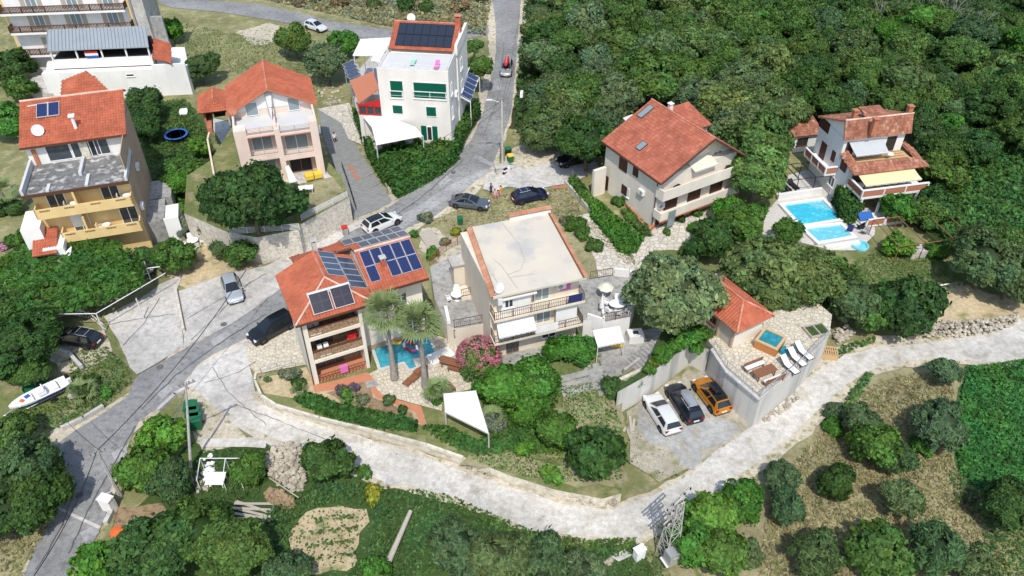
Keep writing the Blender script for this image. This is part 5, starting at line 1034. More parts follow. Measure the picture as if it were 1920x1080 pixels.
# ================================================================== vehicles
PAINT = {}
def paint(c, metal=.25, name='car_paint'):
    k = tuple(c)
    if k not in PAINT: PAINT[k] = mat(name, c, rough=.28, metal=metal, coat=.7, spec=.5)
    return PAINT[k]
M['lamp'] = mat('headlamp', (.62,.65,.68), rough=.15, spec=.7); M['tail'] = mat('tail_lamp', (.30,.012,.012), rough=.2); M['plate'] = mat('plate', (.72,.72,.70), rough=.5)
WHEEL = {}
def make_car(nose, rear, L, Wd, H, kind, col, label, z=0.0, roof=None, box=None, rails=False, glassroof=False, name='car', group=None):
    a = Vector(at(*nose, z)); b_ = Vector(at(*rear, z)); d = a-b_; c = (a+b_)/2
    t = thing(name, label, 'car', (c.x,c.y,z+.1), atan2(d.y,d.x), group); h = Wd/2; pm = paint(col)
    sed = kind in ('sedan','coupe')
    zt = .60*H if kind != 'suv' else .58*H
    fs = [(0,.36,.74,.34),(.015,.80,.86,.24),(.05,1.0,.93,.2),(.13,1.03,.98,.19),(.3,1.0,1.0,.18),(.52,.98,1.0,.18),(.70,.96,1.0,.18),(.76,.94,.99,.18),(.88,.86,.955,.19),(.95,.76,.88,.2),(.985,.62,.78,.24),(1.0,.42,.66,.3)]
    rings = []
    for f, q, w, zb in fs:
        x = (f-.5)*L; zz = zt*q; ww = h*w; k = max(zb+.1, zz)
        half = [(ww*.86,zb),(ww*.985,zb+.1),(ww,zb+(k-zb)*.45),(ww*.985,zb+(k-zb)*.78),(ww*.90,zb+(k-zb)*.97),(ww*.55,k+.015)]
        rings.append([(x,y,z_) for y,z_ in half]+[(x,0,k+.03)]+[(x,-y,z_) for y,z_ in half[::-1]])
    b = MB().loft(rings, 0)
    # cabin
    a0,a1,a2,a3 = {'hatch':(.02,.12,.50,.75),'suv':(.02,.11,.52,.76),'wagon':(.015,.09,.50,.74),'sedan':(.12,.29,.51,.74),'coupe':(.10,.32,.51,.74)}[kind]
    wb = h*.91; wt = h*.63; X = lambda f: (f-.5)*L
    zroof = H
    cab = [[(X(a0),wb*.92,zt-.02),(X(a0)+.02,wb*.9,zt+.02),(X(a0)+.04,0,zt+.04),(X(a0)+.02,-wb*.9,zt+.02),(X(a0),-wb*.92,zt-.02)]]
    n = 6
    for i in range(n+1):
        s = i/n; f = a1+(a2-a1)*s; zz = zroof-.05*(2*s-1)**2-.03*(1-s) if not sed else zroof-.07*(2*s-1)**2
        fb = a0+(a3-a0)*(.12+.76*s)
        cab.append([(X(fb)*.0+X(f)*1.0,wb,zt-.02),(X(f),wt,zz-.05),(X(f),0,zz),(X(f),-wt,zz-.05),(X(f),-wb,zt-.02)])
    cab.append([(X(a3),wb*.9,zt-.04),(X(a3)-.02,wb*.86,zt-.01),(X(a3),0,zt+.02),(X(a3)-.02,-wb*.86,zt-.01),(X(a3),-wb*.9,zt-.04)])
    b.loft(cab, 0)
    wbx = .19*L if kind != 'coupe' else .2*L; r = .33 if kind != 'suv' else .37; wx = (X(0)+.19*L, X(1)-.185*L)
    for x in wx:
        for s in (-1,1): b.tube((x,s*(h*.70),r),(x,s*(h*1.004),r),r*1.16,n=16,m=1)
    b.box(X(.02),X(.98),-h*.8,h*.8,.14,.3,1)
    body = b.build('body', [pm, M['tyre']], t, smooth=True); fixn(body)
    try: body.data.set_sharp_from_angle(angle=radians(38))
    except Exception: pass
    # panes
    def S_(tt, s, sd):
        fb = a0+(a3-a0)*tt; ft = a1+(a2-a1)*tt; zz = zroof-.05-.05*(2*tt-1)**2-(.03*(1-tt) if not sed else .02)
        return Vector((X(fb)+(X(ft)-X(fb))*s, sd*(wb+(wt-wb)*s+.018), zt+(zz-zt)*s))
    for sd in (1,-1):
        g = MB()
        for (t0,t1) in ((.10,.48),(.52,.90)): g.add([S_(t0,.14,sd),S_(t1,.14,sd),S_(t1,.90,sd),S_(t0,.90,sd)],[(0,1,2,3) if sd<0 else (3,2,1,0)])
        g.build('side_window', M['glass_car'], t)
    def pane(nm, fb, ft, zb_, zt_):
        o_ = .02 if ft < fb else -.02
        B0 = Vector((X(fb)+o_*.5, 0, zb_)); T0 = Vector((X(ft)+o_, 0, zt_+.012)); p = B0.lerp(T0,.10); q = B0.lerp(T0,.93); w0 = wb*.84; w1 = wt*.93; up = Vector((0,0,.02))
        v_ = [p+Vector((0,w0,0))+up, p+Vector((0,0,.02))+up, p+Vector((0,-w0,0))+up, q+Vector((0,-w1,-.03))+up, q+Vector((0,0,0))+up, q+Vector((0,w1,-.03))+up]
        MB().add(v_,[(0,1,4,5),(1,2,3,4)]).build(nm, M['glass_car'], t)
    pane('windscreen', a3, a2, zt, zroof-.05); pane('rear_window', a0, a1, zt+.02, zroof-.08 if not sed else zroof-.07)
    rb = MB(); rw = wt*.97; V = []
    for i in range(5):
        s = .05+.9*i/4; f = a1+(a2-a1)*s; zz = zroof-.05*(2*s-1)**2-.03*(1-s) if not sed else zroof-.07*(2*s-1)**2
        V += [(X(f),rw,zz-.035),(X(f),0,zz+.014),(X(f),-rw,zz-.035)]
    rb.add(V,[(3*i+j,3*i+j+1,3*i+j+4,3*i+j+3) for i in range(4) for j in range(2)])
    rb.build('roof', M['glass_car'] if glassroof else (paint(roof) if roof else pm), t, smooth=True)
    if rails or box:
        q = MB()
        for s in (-1,1): q.tube((X(a1+.04),s*wt*.93,zroof+.03),(X(a2-.04),s*wt*.93,zroof+.03),.022)
        for f in (a1+.1,a2-.1): q.tube((X(f),-wt*.93,zroof+.05),(X(f),wt*.93,zroof+.05),.02)
        q.build('roof_rack', M['alu'] if rails else M['black'], t)
    if box:
        bl, bw, bc, off = box; rg = []
        for f,w,zh in ((-.5,.7,.12),(-.46,.92,.3),(0,1,.38),(.36,.95,.34),(.47,.75,.22),(.5,.5,.1)): rg.append([(off+f*bl,w*bw/2,zroof+.07),(off+f*bl,w*bw/2*.96,zroof+.07+zh*.6),(off+f*bl,w*bw/2*.7,zroof+.07+zh),(off+f*bl,-w*bw/2*.7,zroof+.07+zh),(off+f*bl,-w*bw/2*.96,zroof+.07+zh*.6),(off+f*bl,-w*bw/2,zroof+.07)])
        o = fixn(MB().loft(rg).build('roof_box', paint(bc), t, smooth=True)); o.data.set_sharp_from_angle(angle=radians(40))
    for s in (-1,1):
        MB().obox((X(.955),s*h*.66,zt*.70),(.22,.32,.13),-s*.35).build('headlight', M['lamp'], t)
        MB().obox((X(.022),s*h*.70,zt*.80),(.12,.28,.2),s*.2).build('tail_light', M['tail'], t)
        MB().obox((X(.675),s*(h*1.02),zt+.05),(.12,.18,.12)).build('mirror', pm, t)
    MB().box(X(.0)-.02,X(.0)+.06,-.26,.26,.5,.61).build('rear_plate', M['plate'], t); MB().box(X(1)-.05,X(1)+.015,-.26,.26,.36,.46).build('front_plate', M['plate'], t)
    k = round(r,2)
    if k not in WHEEL:
        w1 = MB(); w1.loft([[(rr*cos(2*pi*i/18),y,rr*sin(2*pi*i/18)) for i in range(18)] for y,rr in ((-.1,k*.6),(-.11,k*.92),(-.07,k),(.07,k),(.11,k*.92),(.1,k*.6))])
        w2 = MB(); w2.tube((0,.085,0),(0,.10,0),k*.62,n=18)
        for i in range(5): w2.obox((k*.33*cos(i*1.2566),.105,k*.33*sin(i*1.2566)),(.05,.02,.05))
        o1 = w1.build('x',M['tyre']); o2 = w2.build('x',M['rim']); WHEEL[k] = (o1.data,o2.data); bpy.data.objects.remove(o1); bpy.data.objects.remove(o2)
    for x in wx:
        for s in (1,-1):
            w_ = bpy.data.objects.new('wheel', WHEEL[k][0]); COL.objects.link(w_); w_.parent = t; w_.location = (x,s*(h-.105),k); w_.rotation_euler = (0,0,0 if s>0 else pi)
            r_ = bpy.data.objects.new('rim', WHEEL[k][1]); COL.objects.link(r_); r_.parent = w_
    return t
CG = 'cars parked around the houses'
make_car((1222,756),(1257,812),4.55,1.80,1.50,'wagon',(.78,.78,.78),'white estate car parked on the gravel below the tall wall',0,group=CG)
make_car((1264,737),(1298,790),4.6,1.80,1.48,'wagon',(.014,.018,.030),'dark estate car with a grey roof box between the white and orange cars',0,box=(1.9,.85,(.34,.37,.41),-.55),rails=True,group=CG)
make_car((1311,722),(1353,778),4.25,1.80,1.56,'suv',(.55,.21,.015),'orange car with black roof and a black roof box under the tall wall',0,roof=(.012,.013,.016),box=(1.3,.75,(.015,.016,.02),-.25),group=CG)
make_car((744,414),(690,437),4.6,1.85,1.58,'suv',(.80,.80,.80),'white car with dark panoramic roof half hidden behind the solar roof',0,glassroof=True,group=CG)
make_car((917,392),(845,383),4.75,1.80,1.42,'coupe',(.10,.125,.15),'slate grey coupe parked on the grass verge beside the group of people',0,glassroof=True,group=CG)
make_car((1026,367),(960,382),4.4,1.82,1.52,'hatch',(.008,.011,.045),'navy blue hatchback with roof bars on the dry verge',0,rails=True,group=CG)
make_car((1045,313),(1108,299),4.8,1.92,1.66,'suv',(.012,.012,.014),'black off road car parked nose out beside the gable house',0,group=CG)
make_car((474,645),(550,603),4.85,1.95,1.66,'suv',(.012,.014,.018),'black off road car on the cream stone forecourt beside the solar house',0,group=CG)
make_car((446,575),(430,526),4.3,1.76,1.45,'hatch',(.40,.44,.48),'silver hatchback on the concrete strip above the road',0,group=CG)
make_car((104,633),(193,650),4.85,1.82,1.48,'wagon',(.012,.012,.016),'black estate car with chrome roof rails on the dirt by the forecourt',0,rails=True,group=CG)
make_car((100,622),(62,594),4.2,1.75,1.46,'hatch',(.022,.03,.05),'dark blue car half under the large tree at the left',0,group=CG)
make_car((278,522),(268,478),4.2,1.74,1.46,'hatch',(.05,.055,.06),'dark grey car nosing out from under the leafy pergola',0,group=CG)
make_car((196,512),(236,497),4.2,1.74,1.5,'hatch',(.012,.012,.014),'black car standing deep in the shade of the leafy pergola',0,group=CG)
cr = make_car((947,152),(953,120),4.5,1.82,1.6,'suv',(.30,.31,.32),'grey car with a red canoe on its roof driving down the narrow road',0,group=CG)
make_car((612,62),(574,50),4.3,1.76,1.46,'hatch',(.72,.73,.74),'white car on the upper road behind the round trees',0,group=CG)
make_car((1124,285),(1140,268),4.2,1.74,1.46,'hatch',(.10,.17,.21),'blue grey car tucked between the gable house and the wood',0,group=CG)
# canoe on the roof of the driving car
cn = thing('canoe','red canoe lying upside down on the roof of the grey car','canoe',(cr.location.x,cr.location.y,cr.location.z+1.66),cr.rotation_euler[2])
rg = []
for f,w,zz in ((-1,.03,.12),(-.8,.5,.25),(-.4,.85,.36),(0,.95,.4),(.4,.85,.36),(.8,.5,.25),(1,.03,.12)): rg.append([(f*1.9,w*.45*cos(a),.02+zz*sin(a)) for a in np.linspace(0,pi,7)])
fixn(MB().loft(rg,closed=True).build('hull', M['red'], cn, True)); MB().tube((-1.5,0,.43),(1.5,0,.43),.02).build('keel', M['plastic_white'], cn)
# boat on trailer
bt = thing('motor_boat','white open motor boat with blue and red covers on a road trailer in the grass','boat',at(80,752,.0),atan2(at(125,722)[1]-at(30,768)[1],at(125,722)[0]-at(30,768)[0]))
bt.scale = (.84,.84,.84); Lb = 5.7; rg = []
for f,w,zk,zs in ((-.5,.05,.95,1.35),(-.42,.45,.75,1.3),(-.25,.82,.62,1.25),(0,.95,.55,1.2),(.3,.95,.55,1.18),(.5,.88,.58,1.15)):
    rg.append([(f*Lb,w,zs),(f*Lb,w*.92,zs-.25),(f*Lb,w*.6,zk+.12),(f*Lb,0,zk),(f*Lb,-w*.6,zk+.12),(f*Lb,-w*.92,zs-.25),(f*Lb,-w,zs),(f*Lb,-w*.82,zs-.02),(f*Lb,-w*.7,zs-.35 if abs(f)<.45 and f>-.3 else zs),(f*Lb,w*.7,zs-.35 if abs(f)<.45 and f>-.3 else zs),(f*Lb,w*.82,zs-.02)])
fixn(MB().loft(rg).build('hull', M['plastic_white'], bt, False))
st = MB(); st.loft([[(f*Lb,s_*(w+.012),z_) for z_ in (.85,1.08)]+[(f*Lb,s_*(w-.02),z_) for z_ in (1.08,.85)] for f,w in ((-.38,.5),(0,.93),(.48,.87)) for s_ in (1,)]); st.loft([[(f*Lb,-(w+.012),z_) for z_ in (.85,1.08)]+[(f*Lb,-(w-.02),z_) for z_ in (1.08,.85)] for f,w in ((-.38,.5),(0,.93),(.48,.87))]); fixn(st.build('stripe', M['navy'], bt))
MB().obox((.3,0,1.3),(.8,.9,.5)).obox((.55,0,1.65),(.1,.9,.35),0,0).build('console', M['plastic_white'], bt); MB().obox((-1.0,.25,1.22),(.5,.5,.12),.2).build('blue_cover', M['blue'], bt); MB().obox((-1.6,-.1,1.33),(.35,.4,.1),.5).build('red_cushion', M['orange'], bt); MB().obox((-1.35,0,1.16),(1.5,1.3,.14)).build('foredeck', M['plastic_white'], bt); MB().obox((1.6,0,1.2),(.5,1.3,.35)).build('seat', M['plastic_white'], bt)
MB().obox((3.0,.3,1.3),(.4,.35,.6)).box(2.9,3.1,.2,.4,.3,1.05).build('outboard_motor', M['black'], bt); MB().obox((3.0,-.35,1.25),(.35,.3,.5)).box(2.92,3.05,-.42,-.28,.4,1.0).build('outboard_motor', M['metal_light'], bt)
q = MB(); q.tube((-3.6,0,.5),(-1.5,.6,.5),.05).tube((-3.6,0,.5),(-1.5,-.6,.5),.05).tube((-1.5,.6,.5),(2.6,.6,.5),.05).tube((-1.5,-.6,.5),(2.6,-.6,.5),.05).tube((.9,-1.0,.35),(.9,1.0,.35),.05); q.build('trailer', M['metal'], bt)
for s in (-1,1): w_ = bpy.data.objects.new('wheel', WHEEL[.33][0]); COL.objects.link(w_); w_.parent = bt; w_.location = (.9,s*1.02,.33)
# ================================================================== people
def person(px, py, z, face, label, shirt, legs, hair=(.03,.02,.015), h=1.72, stride=.18, arm=.15):
    p = at(px,py,z); t = thing('person', label, 'person', p, face, 'people on the driveway and by the parked cars'); k = h/1.72
    J = {'pel':(0,0,.92),'che':(0,0,1.25),'nek':(0,0,1.45),'hed':(.02,0,1.60),'top':(.02,0,1.70),'shl':(0,.19,1.40),'ell':(arm*.4,.25,1.13),'hal':(arm*1.6,.26,.90),'shr':(0,-.19,1.40),'elr':(-arm*.5,-.25,1.13),'har':(-arm*.2,-.27,.88),
         'hil':(0,.1,.88),'knl':(stride*.6,.1,.48),'anl':(stride,.1,.08),'tol':(stride+.17,.11,.035),'hir':(0,-.1,.88),'knr':(-stride*.3,-.1,.48),'anr':(-stride,-.1,.08),'tor':(-stride+.17,-.11,.035)}
    Rr = {'pel':.15,'che':.155,'nek':.065,'hed':.095,'top':.06,'shl':.075,'ell':.05,'hal':.04,'shr':.075,'elr':.05,'har':.04,'hil':.1,'knl':.068,'anl':.045,'tol':.04,'hir':.1,'knr':.068,'anr':.045,'tor':.04}
    E_ = [('pel','che'),('che','nek'),('nek','hed'),('hed','top'),('nek','shl'),('shl','ell'),('ell','hal'),('nek','shr'),('shr','elr'),('elr','har'),('pel','hil'),('hil','knl'),('knl','anl'),('anl','tol'),('pel','hir'),('hir','knr'),('knr','anr'),('anr','tor')]
    ks = list(J); me = bpy.data.meshes.new('person'); me.from_pydata([Vector(J[q])*k for q in ks],[(ks.index(a),ks.index(b_)) for a,b_ in E_],[])
    o = bpy.data.objects.new('figure', me); COL.objects.link(o); m_ = o.modifiers.new('s','SKIN'); 
    for i,q in enumerate(ks): me.skin_vertices[0].data[i].radius = (Rr[q]*k,)*2
    me.skin_vertices[0].data[0].use_root = True; o.modifiers.new('u','SUBSURF').levels = 1
    dg = bpy.context.evaluated_depsgraph_get(); nm = bpy.data.meshes.new_from_object(o.evaluated_get(dg)); bpy.data.objects.remove(o)
    for q in (M['skin'], mat('shirt', shirt, rough=.9), mat('trousers', legs, rough=.9), M['black']): nm.materials.append(q)
    for f in nm.polygons:
        zz = f.center.z/k; yy = abs(f.center.y)/k
        f.material_index = 3 if zz < .08 else 2 if (zz < .93 and yy < .21 and zz > .45) else (0 if zz < .45 else (1 if (zz < 1.46 and not (zz < 1.15 and yy > .2)) else 0)); f.use_smooth = True
    ob = bpy.data.objects.new('body', nm); COL.objects.link(ob); ob.parent = t
    hm = mat('hair', hair, rough=.7); MB().ball((0,0,1.655*k),.115*k,n=10).build('hair', hm, t, True)
    f = MB(); f.ball((.125*k,.035,1.62*k),.014,n=5,k=3).ball((.125*k,-.035,1.62*k),.014,n=5,k=3).ball((.135*k,0,1.585*k),.02,n=5,k=3); f.build('face', M['skin'], t); return t
person(629,270,0.05,2.2,'man in a white shirt and dark trousers walking up the paved driveway',(.75,.75,.75),(.02,.02,.03),stride=.25)
person(921,367,0.03,-.4,'person in a dark blue shirt standing left of the group by the road',(.03,.06,.20),(.03,.03,.05),stride=.05)
person(928,376,0.03,-1.4,'person in pale pink summer clothes at the front of the group by the road',(.70,.45,.42),(.55,.40,.34),stride=.05,h=1.6)
person(933,373,0.03,2.4,'child in a bright pink top in the middle of the group by the road',(.72,.12,.25),(.6,.5,.5),stride=.03,h=1.25)
person(939,371,0.03,2.9,'person in an orange top at the right of the group by the road',(.80,.30,.05),(.60,.45,.35),(.12,.07,.03),stride=.06)
# ================================================================== poles, wires, pylon
def pole(px,py,z,h,r,label,mt='concrete',lean=(0,0),arms=1,cap=True):
    p = at(px,py,z); t = thing('utility_pole', label, 'utility pole', p); top = (lean[0],lean[1],h)
    MB().tube((0,0,-.2),top,r,r*.6,9).build('pole', M[mt], t)
    if arms:
        b = MB(); b.obox((top[0],top[1],h-.3),(1.3,.1,.1),.6).tube((top[0]-.1,top[1],h-.5),(top[0]-.1,top[1],h+.15),.03); b.build('crossarm', M['metal'], t); q = MB()
        for s in (-.5,-.2,.2,.5): q.lathe([(.03,0),(.05,.05),(.035,.1),(.05,.15),(.02,.2)],(top[0]+s*cos(.6),top[1]+s*sin(.6),h-.25),7)
        tag(q.build('insulators', M['wood'], t), kind='stuff')
    return Vector(p)+Vector(top)
tA = pole(227,932,0,5.5,.17,'leaning grey concrete utility pole with insulators at the road bend','concrete',(-.1,.1))
tB = pole(357,880,0,9.5,.13,'tall thin utility pole with diagonal stay beside the green bins','concrete',(1.9,.6))
tC = pole(942,312,0,9.0,.16,'white concrete lamp pole by the road junction','gravel')
lp = MB().tube((tC.x,tC.y,8.7),(tC.x-1.2,tC.y,9.1),.04).obox((tC.x-1.5,tC.y,9.1),(.7,.25,.12)).build('street_lamp', M['metal_light']); tag(lp,'street lamp head on a short arm at the top of the junction pole','street lamp')
sy = MB().tube(at(318,815,0),tuple(tB-Vector((0,0,.4))),.05).build('pole_stay', M['metal']); tag(sy,'pale diagonal stay bracing the tall thin pole','pole stay')
tD = Vector(at(440,520,0))+Vector((0,0,6.5))
def wire(name,a,b_,sag,label,r=.022,mt='black'):
    A=Vector(a);Bv=Vector(b_);n=18; pts=[A.lerp(Bv,i/n)-Vector((0,0,sag*4*(i/n)*(1-i/n))) for i in range(n+1)]; o = MB().path(pts,r,4).build(name,M[mt]); return tag(o,label,'cable')
wire('power_cable',tA,at(462,505,7.0),.9,'black cable from the leaning pole up over the road to the silver car',.03)
wire('power_cable',tA,at(60,1085,7.5),.6,'black cable running down from the leaning pole along the road',.03)
wire('power_cable',tA+Vector((.3,0,-.1)),at(105,770,5.0),.4,'thin cable from the leaning pole towards the boat',.02)
wire('power_cable',tC,at(690,330,7.5),.5,'upper cable from the junction pole across the hedge',.02)
wire('power_cable',tC-Vector((0,0,.8)),at(700,350,7.0),.6,'lower cable from the junction pole across the hedge',.02)
wire('power_cable',tC+Vector((.1,0,0)),at(975,20,8.0),.6,'cable from the junction pole up along the wooded road',.02)
wire('power_cable',tC-Vector((.1,0,.5)),at(960,140,8.0),.5,'second cable from the junction pole towards the wood',.018)
ln = MB(); a = Vector(at(718,1077,.4)); c = Vector(at(770,958,.9)); ln.tube(a,c,.24,.16,10); ln = ln.build('felled_pole', M['wood_pale']); tag(ln,'long weathered pole lying on the grass of the vegetable garden','pole')
# lattice pylon
pb = at(1250,1042,0); py_ = thing('pylon','pale steel lattice pylon with a grey transformer cabinet at its foot beside the lane','pylon',pb,.45)
py_.scale = (.9,.9,.9); hh = 7.4; b = MB(); w0 = .62; w1 = .3; lev = 6
def cor(i,z): w = w0+(w1-w0)*z/hh; return Vector(((w if i in(0,3) else -w),(w if i<2 else -w),z))
for i in range(4): b.tube(cor(i,0),cor(i,hh),.05,n=4)
for k in range(lev):
    za_,zb2 = hh*k/lev, hh*(k+1)/lev
    for i in range(4): j = (i+1)%4; b.tube(cor(i,za_),cor(j,zb2),.025,n=4).tube(cor(j,za_),cor(i,zb2),.025,n=4).tube(cor(i,zb2),cor(j,zb2),.025,n=4)
b.build('lattice', M['concrete'], py_)
q = MB()
for zz,ww in ((5.0,1.1),(6.4,1.0),(7.4,1.5)): q.obox((0,0,zz),(ww*2,.12,.12),.3).obox((0,.3,zz),(ww*2,.1,.1),.3)
q.build('crossarm', M['concrete'], py_); q = MB()
for zz,ww in ((5.0,1.0),(6.4,.9),(7.4,1.4)):
    for s in (-1,-.5,.5,1): q.lathe([(.03,0),(.07,.06),(.04,.14),(.07,.22),(.02,.3)],(ww*s*cos(.3),ww*s*sin(.3),zz+.06),7)
tag(q.build('insulators', M['black'], py_), kind='stuff'); MB().box(-.85,.65,-1.35,-.5,.9,2.2).box(-.5,-.1,-1.4,-1.35,1.3,1.8).build('transformer_cabinet', M['metal'], py_); MB().box(-1.0,.9,-1.3,-.3,.78,.88).build('platform', M['metal_light'], py_)
mc = MB().obox((0,0,.55),(.75,.5,1.1)).obox((0,0,1.14),(.85,.6,.1)).box(-.05,.05,-.27,-.25,.4,.8).build('meter_cabinet', M['plastic_white']); mc.location = at(1197,1046,0); mc.rotation_euler=(0,0,.5); tag(mc,'white meter cabinet standing at the end of the grass strip by the lane','cabinet')
mc = MB().obox((0,0,.7),(1.0,.6,1.4)).obox((0,0,1.44),(1.1,.7,.08)).box(-.02,.02,-.32,-.3,.2,1.3).build('meter_cabinet', M['plastic_white']); mc.location = at(208,955,0); mc.rotation_euler=(0,0,-.3); tag(mc,'white meter cabinet beside the leaning pole at the road bend','cabinet')
# ================================================================== bins and small things
def bin_(px,py,z,w,h,body,lid,label,rz=0,grp=None,name='bin'):
    t = thing(name,label,'bin',at(px,py,z),rz,grp); MB().loft([[(-w*.42,-w*.42,.08),(w*.42,-w*.42,.08),(w*.42,w*.42,.08),(-w*.42,w*.42,.08)],[(-w*.5,-w*.5,h),(w*.5,-w*.5,h),(w*.5,w*.5,h),(-w*.5,w*.5,h)]]).build('body',M[body],t)
    MB().box(-w*.54,w*.54,-w*.56,w*.54,h,h+.07).box(-w*.3,w*.3,w*.5,w*.6,h-.05,h+.08).build('lid',M[lid],t)
    for s in (-1,1): MB().tube((s*w*.35,w*.42,.09),(s*w*.47,w*.42,.09),.09,n=10).build('wheel',M['tyre'],t)
    return t
for i in range(3): bin_(363+i*3.4,778+i*11.5,0,1.05,1.2,'greenbin','greenbin',('uppermost','middle','lowest')[i]+' of three green waste containers beside the tall thin pole',.2,'green waste containers by the pole')
bin_(648,440,0,.65,1.0,'concrete_grey','red','grey waste bin with a dark red lid below the stone wall',.3)
bin_(863,421,0,.6,.9,'greenbin','greenbin','small green bin on the dry grass near the beige roof',.1)
bin_(957,305,0,.7,1.05,'greenbin','yellowp','waste bin with a yellow lid behind the junction pole',.4); bin_(953,292,0,.7,1.05,'black','greenbin','dark waste bin with a green lid behind the yellow lidded one',.4)
sc = thing('scooter','motor scooter parked behind the junction pole beside the yellow lidded bin','scooter',at(950,325,0),.9)
MB().obox((-.1,0,.55),(.9,.28,.25)).obox((.5,0,.6),(.12,.35,.7)).obox((.2,0,.25),(.5,.3,.1)).build('body',M['plastic_white'],sc); MB().obox((-.25,0,.75),(.6,.28,.12)).build('seat',M['black'],sc); MB().tube((.55,0,.8),(.5,0,1.05),.03).tube((.5,-.3,1.05),(.5,.3,1.05),.025).build('handlebar',M['black'],sc)
for x in (-.5,.65): MB().tube((x,-.06,.24),(x,.06,.24),.24,n=14).build('wheel',M['tyre'],sc)
gs = MB().box(-.9,.9,-.7,.7,-.1,.95).box(-1.1,1.1,-.9,.9,.95,1.12).build('gate_pillar',M['gravel']); gs.location=at(936,326,0); gs.rotation_euler=(0,0,.3); gs.scale=(.5,.5,1); tag(gs,'white rendered pillar at the foot of the junction pole','pillar')
dr = MB().box(-.9,.9,-.3,.3,.0,.012).build('drain_grate',M['brick']); dr.location=Vector(at(1048,352,0))+Vector((0,0,.3)); dr.scale=(1,1,1); dr.rotation_euler=(0,0,.15); dr.location.z=.09; tag(dr,'narrow rust red drain grating across the side road','drain')
# ---- tables, chairs, loungers, parasols
M['sling'] = mat('sling_fabric', (.72,.72,.72), rough=.8)
def chair(p, rz, label, mt='plastic_white', grp=None):
    t = thing('garden_chair',label,'chair',p,rz,grp); MB().box(-.24,.24,-.24,.24,.40,.45).build('seat',M[mt],t); MB().obox((0,.25,.68),(.46,.05,.5),0,-.15).box(-.27,-.22,-.2,.24,.6,.64).box(.22,.27,-.2,.24,.6,.64).build('backrest',M[mt],t)
    for sx in (-.21,.21):
        for sy in (-.2,.2): MB().tube((sx,sy,0),(sx,sy,.42 if sy>0 else .62),.025,n=5).build('leg',M[mt],t)
    return t
def rtable(p, r, label, mt='plastic_white', sx=1):
    t = thing('garden_table',label,'table',p); MB().lathe([(.02,.68),(r,.70),(r,.74),(.02,.745)],n=18).build('tabletop',M[mt],t); MB().lathe([(.06,0.02),(.05,.68)],n=8).lathe([(.28,0),(.06,.06)],n=8).build('pedestal',M[mt],t); t.scale=(sx,1,1); return t
p = at(857,562,Z3); rtable(p,.55,'round white table on the grey terrace left of the beige house')
for dx,dy,rz,w_ in ((-.75,-.35,2.0,'left of'),(-.1,.85,0,'behind')): chair((p[0]+dx,p[1]+dy,Z3),rz,'white plastic chair %s the round table on the grey terrace' % w_,grp='chairs on the grey terrace')
p = at(1157,580,Z3); rtable(p,.6,'oval white table ringed by chairs on the parasol terrace',sx=1.35)
for k,(a_,w_) in enumerate(((2.6,'left end of'),(3.9,'front left of'),(4.7,'front of'),(5.6,'front right of'),(.4,'right end of'),(1.5,'rear of'))): chair((p[0]+1.2*cos(a_),p[1]+.95*sin(a_),Z3),a_-pi/2,'white chair at the %s the oval table on the parasol terrace' % w_,grp='chairs round the oval table')
def parasol(p,label,closed=True,mt='fabric_white',r=1.3,h=2.3):
    t = thing('parasol',label,'parasol',p); MB().tube((0,0,0),(0,0,h+.15),.025).build('pole',M['metal_light'],t); MB().lathe([(.25,0),(.25,.06),(.04,.12)],n=10).build('base',M['concrete'],t)
    if closed: MB().lathe([(.2,.75),(.24,.8),(.2,1.3),(.12,1.9),(.02,h+.1)],n=10).build('canopy',M[mt],t)
    else:
        b=MB(); b.lathe([(r,h-.5),(r*.5,h-.18),(.02,h)],n=8).lathe([(r,h-.54),(r*.5,h-.22),(.02,h-.04)],n=8); b.build('canopy',M[mt],t)
    return t
parasol(at(1127,588,Z3),'closed white parasol standing upright on the terrace'); parasol(at(1134,560,Z3),'small open cream parasol behind the closed white one',False,'fabric_cream2',.75,1.9)
p = at(364,460,0); rtable(p,.6,'round white table on the sandy garden patch between round shrubs')
for a_,w_ in ((2.2,'rear left of'),(3.6,'front left of'),(5.4,'front right of'),(.2,'right of'),(1.2,'behind')): chair((p[0]+.95*cos(a_),p[1]+.95*sin(a_),0.03),a_-pi/2,'white chair %s the round garden table between the shrubs' % w_,grp='chairs round the garden table')
p = at(575,362,ZP); gt=thing('garden_table','white rectangular garden table with things on it before the pink house','table',p,.2); MB().box(-.8,.8,-.45,.45,.7,.75).build('tabletop',M['plastic_white'],gt)
for sx in (-.7,.7):
    for sy in (-.38,.38): MB().tube((sx,sy,0),(sx,sy,.7),.03,n=5).build('leg',M['plastic_white'],gt)
for i,(px,py) in enumerate(((1479,692),(1493,678),(1506,666))):
    t = thing('sun_lounger',('nearest','middle','farthest')[i]+' of three pale sling loungers with dark frames on the stone terrace','lounger',at(px,py,3.5),radians(118),'sling loungers on the stone terrace')
    q = MB()
    for s in (-.33,.33): q.tube((-.95,s,.36),(.36,s,.36),.03).tube((.3,s,.36),(1.0,s,.85),.03).tube((-.8,s,0),(-.7,s,.36),.03).tube((.5,s,0),(.2,s,.36),.03)
    q.tube((-.95,-.33,.36),(-.95,.33,.36),.03).build('frame',M['black'],t)
    v = [(-.93,-.3,.38),(.3,-.3,.38),(1.0,-.3,.87)]; MB().add([(x,y,z_) for x,_,z_ in v for y in (-.3,.3)]+[(x,y,z_-.02) for x,_,z_ in v for y in (-.3,.3)],[(0,2,3,1),(2,4,5,3),(6,7,9,8),(8,9,11,10)]).build('sling',M['sling'],t)
